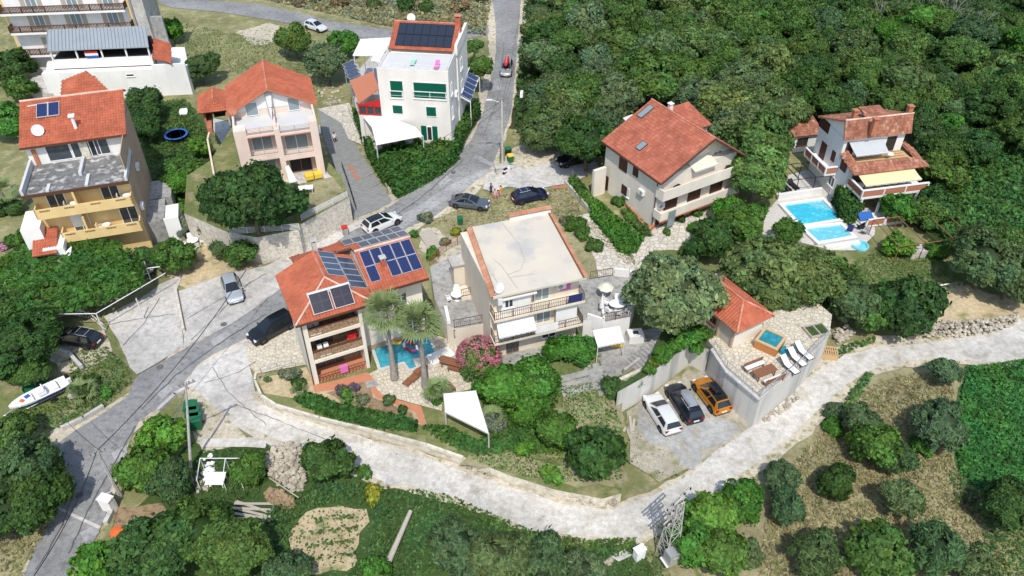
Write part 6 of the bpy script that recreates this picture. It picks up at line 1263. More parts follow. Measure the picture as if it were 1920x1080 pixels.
def table_set(p,rz,label,mt,bench='wood',L=1.9):
    t = thing('dining_table',label,'table',p,rz); s0=None
    for k in range(4):
        if s0 is None: s0=MB().box(-L/2,L/2,-.1,.1,.72,.76).build('plank',M[mt],t); s=s0
        else: s=bpy.data.objects.new('plank',s0.data); COL.objects.link(s); s.parent=t
        s.location=(0,-.33+k*.22,0)
    q=MB()
    for sx in (-L*.4,L*.4): q.box(sx-.05,sx+.05,-.4,.4,.62,.72).box(sx-.05,sx+.05,-.36,-.28,0,.62).box(sx-.05,sx+.05,.28,.36,0,.62)
    q.build('legs',M[mt],t); return t
def bench(p,rz,label,mt,L=1.8,back=True,cush=None):
    t = thing('bench',label,'bench',p,rz); s0=None
    for k in range(3):
        if s0 is None: s0=MB().box(-L/2,L/2,-.07,.07,.42,.46).build('slat',M[mt],t); s=s0
        else: s=bpy.data.objects.new('slat',s0.data); COL.objects.link(s); s.parent=t
        s.location=(0,-.16+k*.16,0)
    q=MB()
    for sx in (-L*.42,L*.42): q.box(sx-.04,sx+.04,-.22,.22,.36,.42).box(sx-.04,sx+.04,-.22,-.15,0,.36).box(sx-.04,sx+.04,.15,.22,0,.9 if back else .36)
    q.build('frame',M[mt],t)
    if back: MB().box(-L/2,L/2,.19,.23,.55,.68).box(-L/2,L/2,.19,.23,.74,.88).build('backrest',M[mt],t)
    if cush: MB().box(-L/2+.05,L/2-.05,-.22,.18,.46,.52).build('cushion',M[cush],t)
    return t
table_set(at(1431,706,3.5),.45,'long red brown wooden table on the hot tub terrace','wood',L=2.1)
bench(at(1413,692,3.5),.45,'wooden bench with white cushion on the far side of the red brown table','wood',2.0,True,'sling'); bench(at(1449,718,3.5),.45+pi,'wooden bench with white cushion on the near side of the red brown table','wood',2.0,True,'sling')
table_set(at(846,688,Z1),-.35,'dark wooden table with tucked benches near the oleander','wood',1.5); bench(at(838,680,Z1),-.35,'dark bench on the far side of the table near the oleander','wood',1.4,False)
bench(at(854,697,Z1),-.35,'dark bench on the near side of the table near the oleander','wood',1.4,False)
for i,(px,py) in enumerate(((772,714),(783,706))):
    t=thing('sun_lounger',('left brown wooden lounger between the two palm trunks','right brown wooden lounger between the two palm trunks')[i],'lounger',at(px,py,Z1),.95,'wooden loungers between the palms'); s0=None
    for k in range(7):
        if s0 is None: s0=MB().box(-.08,.08,-.3,.3,.30,.34).build('slat',M['wood'],t); s=s0
        else: s=bpy.data.objects.new('slat',s0.data); COL.objects.link(s); s.parent=t
        s.location=(-.8+k*.2,0,0)
    MB().obox((.85,0,.5),(.65,.6,.05)).box(-.9,.9,-.32,-.27,.24,.3).box(-.9,.9,.27,.32,.24,.3).box(-.8,-.72,-.3,-.24,0,.26).box(-.8,-.72,.24,.3,0,.26).box(.6,.68,-.3,-.24,0,.26).box(.6,.68,.24,.3,0,.26).build('frame',M['wood'],t)
bench(at(820,742,Z1),2.6,'dark wooden bench half hidden by the small palm','wood',1.5); bench(at(845,730,Z1),2.2,'short dark bench at the edge of the pool terrace','wood',1.1)
o=MB().box(-.6,.6,-.5,.5,.0,.06).build('manhole_cover',M['concrete_grey']); o.location=Vector(at(697,721,Z1))+Vector((0,0,.04)); o.rotation_euler=(0,0,.35); o.scale=(.8,.8,1); tag(o,'dark square cover set in the stone terrace by the red path','cover')
tw=MB().box(-1.2,1.2,-.7,.7,.02,.05).build('towel',M['fabric_white']); tw.location=Vector(at(826,668,Z1))+Vector((0,0,.06)); tw.rotation_euler=(0,0,.6); tag(tw,'large white ground sheet spread at the pool corner','sheet')
def ring(p,R,r,mts,label,sx=1,rz=0):
    t=thing('pool_float',label,'pool float',p,rz); b=MB(); n=20;k=7; V=[((R+r*cos(2*pi*j/k))*cos(2*pi*i/n)*sx,(R+r*cos(2*pi*j/k))*sin(2*pi*i/n),r+r*sin(2*pi*j/k)) for i in range(n) for j in range(k)]
    for i in range(n):
        b.add([V[i*k+j] for j in range(k)]+[V[((i+1)%n)*k+j] for j in range(k)],[(j,j+k,(j+1)%k+k,(j+1)%k) for j in range(k)],(i//3)%len(mts))
    b.build('tube',[M[q] for q in mts],t,True); return t
ring(at(770,652,Z1+.06),.72,.16,('red','pinkcloth','plastic_white'),'oval red and pink inflatable float drifting in the teal pool',.62,.9)
o=ring(at(728,643,Z1+.06),.3,.13,('plastic_white',),'small white swim ring at the back edge of the teal pool'); o=ring(at(748,640,Z1+.06),.32,.14,('yellowp','yellowp','greenbin'),'yellow swim ring behind the left palm trunk',1.5,.8)
# white garden sail on posts at the lawn corner
sl=thing('gazebo','white canvas roof on timber posts over the lawn corner below the palms','gazebo',(at(872,790,Z1)[0],at(872,790,Z1)[1],Z1)); o=sl.location
c=[Vector(at(*q,Z1+zz))-o for q,zz in (((832,738),2.3),((892,732),2.5),((916,812),2.3),((835,772),2.1))]
mid=(c[0]+c[1]+c[2]+c[3])/4+Vector((0,0,.35)); MB().add([c[0],c[1],c[2],c[3],mid]+[q-Vector((0,0,.05)) for q in c],[(0,3,4),(3,2,4),(2,1,4),(1,0,4),(0,1,6,5),(1,2,7,6),(2,3,8,7),(3,0,5,8)]).build('canopy',M['fabric_white'],sl)
for p_ in c: MB().box(p_.x-.06,p_.x+.06,p_.y-.06,p_.y+.06,-.05,p_.z-.05).build('post',M['wood_pale'],sl)
q=MB()
for i in range(4): q.tube(c[i]-Vector((0,0,.12)),c[(i+1)%4]-Vector((0,0,.12)),.05,n=4)
q.build('beam',M['wood_pale'],sl)
# white awning over the courtyard
cw=thing('market_awning','white canopy over the courtyard below the parasol terrace with coloured cloths under its front edge','canopy',at(1140,650,Z1)); o=cw.location
q=[Vector(at(*w,Z1+zz))-o for w,zz in (((1112,620),2.4),((1162,612),2.4),((1171,640),2.0),((1121,650),2.0))]; awning(cw,q,'fabric_white',name='canopy_cloth')
for p_ in q: MB().tube((p_.x,p_.y,0),p_,.04).build('post',M['metal_light'],cw)
o=MB().box(-.5,.5,-.03,.03,.1,.9).build('towel',M['yellowp']); o.location=at(1156,652,Z1); tag(o,'yellow cloth hanging under the courtyard canopy','towel')
o=MB().loft([[(.9*f,w*cos(a),.12+.1*sin(a)) for a in np.linspace(0,2*pi,8)[:-1]] for f,w in ((-.9,.2),(-.5,.45),(0,.3),(.5,.45),(.9,.2))]).build('air_mattress',M['red'],None,True); fixn(o); o.location=at(1111,658,Z1); o.rotation_euler=(0,0,1.7); tag(o,'pink red inflatable lying by the big bush at the courtyard','inflatable')
b=MB().box(-.7,.7,-.55,.55,0,.9).box(-.25,.25,-.2,.2,.9,.93,1); o=b.build('store_box',[M['white'],M['dark']]); o.location=at(1190,637,Z1); o.rotation_euler=(0,0,.15); tag(o,'white masonry box with a dark hatch beside the courtyard canopy','store box')
# pallets, timber, scrap
pl=thing('pallet','stack of raw timber pallets leaning by the lane and the tub terrace','pallet',at(1553,668,0),1.35); s0=None
for k in range(7):
    if s0 is None: s0=MB().box(-.65,.65,-.05,.05,-.02,.02).build('slat',M['wood_new'],pl); s=s0
    else: s=bpy.data.objects.new('slat',s0.data); COL.objects.link(s); s.parent=pl
    s.location=(0,-.6+k*.2,.75+(k%2)*.02); s.rotation_euler=(0,.12,0)
MB().box(-.62,-.5,-.7,.7,.0,.72).box(-.06,.06,-.7,.7,.0,.72).box(.5,.62,-.7,.7,.0,.72).build('bearers',M['wood_new'],pl)
pf=thing('raised_planter','wooden frame of a raised bed on the stone terrace behind the loungers','planter',at(1530,622,3.5),.3); MB().box(-1,1,-.75,-.65,0,.3).box(-1,1,.65,.75,0,.3).box(-1,-.9,-.65,.65,0,.3).box(.9,1,-.65,.65,0,.3).box(-.05,.05,-.65,.65,.05,.3).build('frame',M['wood_pale'],pf); MB().box(-.9,.9,-.65,.65,0,.15).build('soil',M['green'],pf)
def boards(name,px,py,z,L,n,label,mt='wood_pale',rz=0,cat='timber'):
    t=thing(name,label,cat,at(px,py,z),rz); s0=None; rnd=random.Random(px)
    for k in range(n):
        if s0 is None: s0=MB().box(-L/2,L/2,-.1,.1,0,.04).build('board',M[mt],t); s=s0
        else: s=bpy.data.objects.new('board',s0.data); COL.objects.link(s); s.parent=t
        s.location=(rnd.uniform(-.2,.2),(k-n/2)*.26,.05+.05*(k%3)); s.rotation_euler=(0,rnd.uniform(-.05,.05),rnd.uniform(-.3,.3))
    return t
boards('timber_stack',1182,798,0,1.7,4,'bundle of weathered boards beside the white car',rz=1.3); boards('timber_stack',470,962,0.1,3.2,8,'heap of grey planks below the earth heap',rz=-.1); boards('timber_stack',370,905,0,2.2,4,'long poles leaning by the plot at the tall tree',rz=1.9)
o=MB().slab([(-.9,-.7,.9),(.9,-.7,.9),(.9,.7,1.1),(-.9,.7,1.1)],.06).box(-.8,-.7,-.6,-.5,0,.9).box(.7,.8,-.6,-.5,0,.9).box(-.8,-.7,.5,.6,0,1).box(.7,.8,.5,.6,0,1).build('shelter',M['plastic_white']); o.scale=(.8,.8,.7); o.location=at(408,907,0); tag(o,'low white sheeted shelter in the small vegetable plot','shelter')
fr_=thing('garden_trellis','pale pipe frame standing over the vegetable plot','frame',at(430,880,0)); b=MB(); 
for x in (-2,0,1.4): b.tube((x,0,0),(x,0,1.4),.035).tube((x,0,1.4),(x+.3,-2.0,1.3),.035).tube((x+.3,-2,0),(x+.3,-2,1.3),.035)
b.tube((-2,0,1.4),(1.4,0,1.4),.035).build('pipes',M['plastic_white'],fr_)
o=MB().lathe([(.9,.0),(.9,.25),(.75,.5),(.1,.62)],n=14).build('oil_tank_lid',M['orange']); o.location=at(222,1000,0); o.scale=(.62,.62,.7); tag(o,'rounded orange cover in the dirt below the leaning pole','cover')
tr=thing('trampoline','round blue trampoline with dark safety posts in the garden between yellow and pink houses','trampoline',at(333,262,0)); MB().lathe([(1.55,.82),(1.55,.86),(1.25,.86),(1.25,.82)],n=24).build('pad',M['blue'],tr); MB().lathe([(.01,.83),(1.26,.83)],n=24).build('mat',M['navy'],tr); q=MB()
for i in range(8): a=i*pi/4; q.tube((1.6*cos(a),1.6*sin(a),0),(1.6*cos(a),1.6*sin(a),2.4),.03)
q.build('posts',M['black'],tr)
o=MB().loft([[(x*s,y*s,z_) for x,y in ((-.5,-.9),(.5,-.9),(.6,.0),(.5,.9),(-.5,.9),(-.6,0))] for s,z_ in ((.9,.1),(1,.35),(.8,.45))]).build('paddling_pool',M['plastic_white']); o.location=at(345,213,0); o.rotation_euler=(0,0,.3); tag(o,'white upturned paddling tub on the lawn behind the trampoline','tub')
# pergola frame by the blue pools with dark loungers
pg=thing('pergola','dark steel pergola frame over the paved sunbathing area beside the white house','pergola',at(1495,352,0),radians(12)); b=MB()
for x in (-3.4,-1.2,1.0,3.2):
    for y in (-1.6,1.8): b.tube((x,y,0),(x,y,2.3),.05)
    b.tube((x,-1.6,2.3),(x,1.8,2.3),.05)
for y in (-1.6,1.8): b.tube((-3.4,y,2.3),(3.2,y,2.3),.05)
b.build('frame',M['black'],pg)
for i,(px,py) in enumerate(((1462,356),(1472,354),(1487,351))): 
    o=MB().obox((0,-.2,.3),(.62,1.3,.1)).obox((0,.7,.48),(.62,.6,.1),0,.6).box(-.3,-.24,-.8,-.7,0,.3).box(.24,.3,-.8,-.7,0,.3).box(-.3,-.24,.4,.5,0,.3).box(.24,.3,.4,.5,0,.3).build('sun_lounger',M['black']); o.location=at(px,py,0); o.rotation_euler=(0,0,.35); tag(o,('left','middle','right')[i]+' of three dark loungers under the steel pergola','lounger','dark loungers under the pergola')
for i,(px,py,m_) in enumerate(((1616,428,'black'),(1622,436,'metal'),(1593,433,'navy'))):
    o=MB().obox((0,-.2,.3),(.62,1.3,.1)).obox((0,.7,.55),(.62,.7,.08),0,.8).box(-.3,-.24,-.8,-.7,0,.3).box(.24,.3,-.8,-.7,0,.3).box(-.3,-.24,.4,.5,0,.3).box(.24,.3,.4,.5,0,.3).build('sun_lounger',M[m_]); o.location=at(px,py,0); o.rotation_euler=(0,0,2.2+.2*i); tag(o,('black folding lounger beside the poolside steps','grey folding lounger in front of the black one','dark blue folding chair right at the pale pool corner')[i],'lounger')
o=MB().lathe([(.9,0),(.95,.15),(.9,.3),(.75,.3),(.7,.12),(.02,.1)],n=16).build('paddling_pool',M['pool_c']); o.location=at(1612,463,0); tag(o,'small round pale blue paddling pool on the dry grass by the step wall','paddling pool')
sp=thing('vine_trellis','rusty pipe frame with vines in the terrace garden below the white house','frame',at(1710,455,0),.2); b=MB()
for x in (-4,-1,2.4,4.6): 
    for y in (-2.8,2.2): b.tube((x,y,0),(x,y,2.1),.05)
    b.tube((x,-2.8,2.1),(x,2.2,2.1),.05)
for y in (-2.8,2.2): b.tube((-4,y,2.1),(4.6,y,2.1),.05)
b.build('pipes',M['wood'],sp)
o=MB().box(-1.6,1.6,-.7,.7,0,.7).box(-1.7,1.7,-.8,-.7,0,.85).build('raised_tank',M['concrete']); o.location=at(1725,475,0); o.rotation_euler=(0,0,.2); tag(o,'grey concrete tank in the terrace garden','tank')
wp=MB().tube(at(1725,542,.3),at(1780,532,.35),.07).build('white_pipe',M['plastic_white']); tag(wp,'long white pipe lying on the dry grass terrace','pipe')
wp=MB().tube(at(505,896,.4),at(560,933,.5),.05).build('long_pole',M['wood_pale']); tag(wp,'thin long pole lying across the stone heap','pole')
o=MB().box(-.35,.35,-.3,.3,0,.7).box(-.38,.38,-.33,.33,.7,.78).build('crate',M['concrete']); o.location=at(143,750,0); tag(o,'grey concrete block on the grass to the right of the boat','block')
o=MB().lathe([(.9,0),(1.0,.3),(.95,.35),(.85,.1),(.02,.08)],n=14).build('round_tub',M['greenbin']); o.location=at(66,728,0); tag(o,'round green tub behind the boat','tub')
# pergola carrying the vines by the yellow house
vp=thing('pergola','long pale pipe pergola carrying the vine roof beside the forecourt','pergola',at(180,590,0)); O=Vector(vp.location); b=MB()
for px,py in ((20,480),(150,470),(270,490),(25,590),(180,588),(255,560),): a=Vector(at(px,py,2.6))-O; b.tube((a.x,a.y,0),(a.x,a.y,2.6),.06)
for q_ in (((20,480),(270,468)),((20,590),(180,588)),((180,588),(310,512)),((20,535),(300,500))): b.tube(Vector(at(*q_[0],2.6))-O,Vector(at(*q_[1],2.6))-O,.05)
b.build('frame',M['metal_light'],vp)

for i,(px,py) in enumerate(((420,610),(850,325),(150,930),(300,690))):
    o = MB().lathe([(.01,.012),(.28,.012),(.3,0)],n=16).build('manhole_cover',M['tar']); o.location = Vector(at(px,py,0))+Vector((0,0,.15)); tag(o,('round iron manhole cover in the road above the concrete apron','round iron manhole cover in the road beside the big hedge','round iron manhole cover in the road below the leaning pole','round iron manhole cover in the road beside the forecourt')[i],'manhole cover')
# ================================================================== vegetation
RNG = np.random.default_rng(11)
def leaf_mesh(name, P, N, size, shade, up=.0, core=None, asp=1.5, soft=.3):
    """P points, N outward directions: one bent leaf quad each, a colour of its own; normals lean outward"""
    n = len(P); R = RNG.normal(size=(n,3)); R /= np.linalg.norm(R,axis=1)[:,None]
    D = N*.75 + R*.75; D[:,2] += up; D /= np.linalg.norm(D,axis=1)[:,None]
    flip = (D*N).sum(1) < 0; D[flip] *= -1
    T = np.cross(D, RNG.normal(size=(n,3))); T /= np.linalg.norm(T,axis=1)[:,None]; Bv = np.cross(D,T)
    s = size[:,None]
    V = np.stack([P-T*s*.5*asp, P-Bv*s*.42+D*s*.06, P+T*s*.5*asp, P+Bv*s*.42+D*s*.06],1).reshape(-1,3)
    Nn = D*(1-soft)+N*soft; Nn /= np.linalg.norm(Nn,axis=1)[:,None]
    LN = np.repeat(Nn,4,0); col = np.repeat(shade,4,0); nv = n*4; faces = np.arange(nv).reshape(-1,4)
    me = bpy.data.meshes.new(name)
    if core is not None:
        cv, cf, cc = core; V = np.vstack([V,cv]); 
    me.vertices.add(len(V)); me.vertices.foreach_set('co', V.astype(np.float32).ravel())
    nl = nv + (len(cf)*3 if core is not None else 0); me.loops.add(nl)
    li = faces.ravel(); 
    if core is not None: li = np.concatenate([li,(cf+nv).ravel()])
    me.loops.foreach_set('vertex_index', li.astype(np.int32))
    npol = n+(len(cf) if core is not None else 0); me.polygons.add(npol)
    st = np.arange(n)*4
    if core is not None: st = np.concatenate([st, nv+np.arange(len(cf))*3])
    me.polygons.foreach_set('loop_start', st.astype(np.int32))
    me.polygons.foreach_set('use_smooth', np.ones(npol,bool))
    me.update(calc_edges=True); me.validate()
    a = me.attributes.new('shade','FLOAT_COLOR','POINT'); c4 = np.ones((len(V),4),np.float32); c4[:nv,:3] = col
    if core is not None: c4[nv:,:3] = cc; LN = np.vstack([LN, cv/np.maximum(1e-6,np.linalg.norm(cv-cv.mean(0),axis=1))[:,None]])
    a.data.foreach_set('color', c4.ravel())
    if soft > 0: me.normals_split_custom_set_from_vertices(LN.astype(np.float32))
    me.materials.append(M['leaf']); return me
def ico(r, sub=2, jit=.18, sq=1.0, cz=0.0):
    bm = bmesh.new(); bmesh.ops.create_icosphere(bm, subdivisions=sub, radius=r); V = np.array([v.co[:] for v in bm.verts]); Fc = np.array([[v.index for v in f.verts] for f in bm.faces]); bm.free()
    V *= (1+jit*np.array([mnoise.noise(Vector(v)*2.3/r) for v in V]))[:,None]; V[:,2] = V[:,2]*sq+cz; return V, Fc
def crown_mesh(name, R, sq, nc, cr, nleaf, leaf, seed, low=-.35, gap=.12, tone=.22, asp=1.5, up=.15, hue=.12, lobes=5):
    """an uneven crown: several lobes of different size and height, clumps of leaves over their outsides, stray sprays"""
    rg = np.random.default_rng(seed); Lb = [(np.array([0,0,R*.05]), R*.68)]
    for i in range(lobes):
        a = i*2*pi/lobes+rg.uniform(-.5,.5); d = R*rg.uniform(.34,.52); Lb.append((np.array([cos(a)*d,sin(a)*d,R*rg.uniform(-.28,.34)]), R*rg.uniform(.34,.52)))
    C = []; t_ = 0; wl_ = np.array([l[1]**2 for l in Lb]); wl_ /= wl_.sum()
    while len(C) < nc and t_ < 6000:
        t_ += 1; c0, lr = Lb[rg.choice(len(Lb), p=wl_)]; d = rg.normal(size=3); d /= np.linalg.norm(d)
        if d[2] < low: continue
        c = c0+d*(lr-cr*.35)*rg.uniform(.86,1.06)
        if any(np.linalg.norm(c-q0) < q1-cr*.75 for q0,q1 in Lb): continue
        if any(np.linalg.norm(c-q[0]) < cr*.5 for q in C[-50:]) and rg.random() < .8: continue
        C.append((c, cr*rg.uniform(.42,1.2), rg.uniform(1-tone,1+tone), rg.uniform(-hue,hue)))
    w = np.array([q[1]**2 for q in C]); w /= w.sum(); P=[];N=[];S=[]
    for (c,r,t,h),ww in zip(C,w):
        k = max(4,int(nleaf*ww)); u_ = c/max(.1,np.linalg.norm(c)); d = rg.normal(size=(k,3)); d += u_*.7+np.array([0,0,.35]); d /= np.linalg.norm(d,axis=1)[:,None]
        rr = r*(1-gap*2*rg.random(k)**2+.10*rg.random(k)); st = rg.random(k) < .07; rr[st] *= rg.uniform(1.1,1.5,st.sum())
        P.append(c+d*rr[:,None]); nn = d*.75+u_*.45; N.append(nn/np.linalg.norm(nn,axis=1)[:,None])
        tt = t*rg.uniform(.5,1.6,size=(k,1)); S.append(tt*np.array([1+h,1.0,1-h*.8])[None,:])
    P=np.vstack(P); N=np.vstack(N); S=np.vstack(S); P[:,2]*=sq
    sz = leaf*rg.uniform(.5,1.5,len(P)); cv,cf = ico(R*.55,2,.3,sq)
    return leaf_mesh(name,P,N,sz,S,up,(cv,cf,np.array([.45,.45,.45])),asp)  # inner core added to block light inside the crown, darker than the leaves
CR = {}
for k in range(5): CR['oak',k] = crown_mesh('crown',3.0,(.86,1.0,.78,.92,.84)[k],(95,80,110,70,90)[k],(.62,.7,.52,.75,.6)[k],10500,(.22,.24,.20,.25,.21)[k],20+k,tone=.24,lobes=(6,5,7,4,6)[k])
for k in range(3): CR['olive',k] = crown_mesh('crown',2.2,(.82,.95,.75)[k],(60,50,70)[k],.5,6400,.17,30+k,gap=.35,tone=.2,asp=2.6,hue=.06,lobes=(6,5,7)[k])
for k in range(3): CR['broad',k] = crown_mesh('crown',2.2,(.8,.95,.88)[k],(58,48,66)[k],.55,5200,(.27,.3,.24)[k],40+k,tone=.24,asp=1.3,low=-.5,lobes=(5,6,4)[k])
for k in range(2): CR['bush',k] = crown_mesh('crown',1.2,.85,26,.45,2400,.19,50+k,tone=.22,low=-.2)
for k in range(1): CR['small',k] = crown_mesh('crown',.6,.85,12,.26,520,.15,60+k,tone=.22,low=-.15)
CR['oleander',0] = crown_mesh('crown',1.9,.85,45,.55,4200,.19,70,tone=.2,asp=2.0)
BASE = {'oak':3.0,'olive':2.2,'broad':2.2,'bush':1.2,'small':.6,'oleander':1.9}
TRK = {}
def trunk_mesh(kind):
    if kind in TRK: return TRK[kind]
    R = BASE[kind]; b = MB(); h = R*.95; r = R*.065; b.path([(0,0,-.2),(R*.03,0,h*.4),(-.02*R,.03*R,h*.75)],[r,r*.8,r*.65],7)
    for i in range(5): a = i*1.26+.3; b.path([(-.02*R,.03*R,h*.6+.05*i),(cos(a)*R*.3,sin(a)*R*.3,h*1.0),(cos(a)*R*.62,sin(a)*R*.62,h*1.35)],[r*.5,r*.35,r*.15],5)
    o = b.build('x', M['bark']); TRK[kind] = o.data; bpy.data.objects.remove(o); return TRK[kind]
M['bark'] = mat('bark', (.11,.085,.06), (.18,.15,.115), 4, .9)
COLS = {'pinkf':(.50,.26,.33),'purple':(.15,.125,.15),'oak':(0.112,0.174,0.058),'oakg':(0.083,0.159,0.036),'olive':(0.105,0.168,0.072),'dark':(0.049,0.112,0.026),'lush':(0.072,0.202,0.029),'broad':(0.078,0.174,0.034),'bluegreen':(0.076,0.140,0.052),'grey':(.17,.195,.125),'dry':(.25,.20,.11),'yellow':(.24,.27,.03),'bright':(0.106,0.252,0.036),'feather':(0.146,0.246,0.067),'paleoak':(0.168,0.230,0.118)}
TN = [0]
def jc(c, v=.14):
    k = 1+random.uniform(-v,v); return (c[0]*k*(1+random.uniform(-.1,.1)), c[1]*k, c[2]*k*(1+random.uniform(-.15,.15)), 1)
def plant(px, py, r, kind='broad', col='broad', label='', z=0.0, cat='tree', name='tree', hfac=1.0, lift=None, group=None, sq=1.0, xy=None):
    """px,py the middle of the crown in the photograph, r its radius in metres"""
    ks = [k for k in CR if k[0]==kind]; v = TN[0]%len(ks); TN[0] += 1
    tree_ = kind in ('oak','olive','broad') and lift is None; s = r/BASE[kind]*((1.0 if kind == 'olive' else 1.16) if tree_ else 1.0)
    hc = r*.98*hfac if tree_ else (lift if lift is not None else r*.55)
    p = at(px,py,z+hc) if xy is None else (xy[0],xy[1],z); t = thing(name,label,cat,(p[0],p[1],z),random.uniform(0,6.3),group); c4 = jc(COLS[col],.08)
    o = bpy.data.objects.new('crown' if cat=='tree' else 'foliage', CR[ks[v]]); COL.objects.link(o); o.parent = t; o.location = (0,0,hc); o.scale = (s*random.uniform(.9,1.12),s*random.uniform(.9,1.12),s*sq*random.uniform(.9,1.1)); o.color = c4
    if tree_:
        q = bpy.data.objects.new('trunk', trunk_mesh(kind)); COL.objects.link(q); q.parent = t; q.scale = (s,s,s*hfac*.85)
    return t
# ---- the wood: trees of the dense forest, set out on the ground at their spacing
FP = [(1012,-70),(1003,60),(990,150),(985,235),(1015,258),(1085,268),(1135,240),(1180,192),(1226,172),(1290,205),(1345,215),(1400,262),(1470,262),(1490,240),(1510,215),(1530,196),(1600,192),(1700,196),(1725,235),(1735,300),(1790,290),(1850,270),(1960,250),(1990,-70)]
rf = random.Random(5); pts = []; tries = 0
gpts = [at(x,max(y,-60),4.6) for x,y in FP]; gx0=min(p[0] for p in gpts); gx1=max(p[0] for p in gpts); gy0=min(p[1] for p in gpts); gy1=max(p[1] for p in gpts)
def proj(x,y,z):
    zz=z-CH; dep=y*CT-zz*ST; return (960+F*x/dep, 540-F*(y*ST+zz*CT)/dep)
while tries < 14000 and len(pts) < 280:
    tries += 1; x = rf.uniform(gx0,gx1); y = rf.uniform(gy0,gy1); r = rf.choice((2.3,2.7,3.0,3.4,3.9)) if x < 40 else rf.choice((1.8,2.2,2.6,3.0,3.4)); q = proj(x,y,r*1.25)
    if not inpoly(q[0],q[1],FP) or q[0]-r*13 < 978: continue
    if any(hypot(x-a,y-b_) < (r+c)*.56 for a,b_,c in pts): continue
    pts.append((x,y,r))
for x,y,r in pts:
    dark = (x > 38) + (rf.random() < .3)
    col = rf.choice(('oak','oak','oakg','olive') if dark == 0 else ('oakg','dark','bluegreen','oakg') if dark == 1 else ('dark','oakg','lush'))
    q = proj(x,y,r*1.25); zn = 'at the top edge of the photo' if q[1] < 45 else 'beside the narrow road' if q[0] < 1090 else 'above the gable house' if q[0] < 1330 else 'between the gable house and the white house' if q[0] < 1520 else 'behind the white house' if q[0] < 1740 else 'at the right edge of the photo'
    plant(0,0,r,'oak' if rf.random()<.8 else 'broad',col,{'oak':'pale grey green oak','oakg':'mid green oak','olive':'silvery green oak','dark':'darkest green tree','bluegreen':'bluish green tree','lush':'fresh green tree'}[col]+' of the dense wood '+zn,xy=(x,y),hfac=rf.uniform(1.0,1.5),group='trees of the hillside wood')
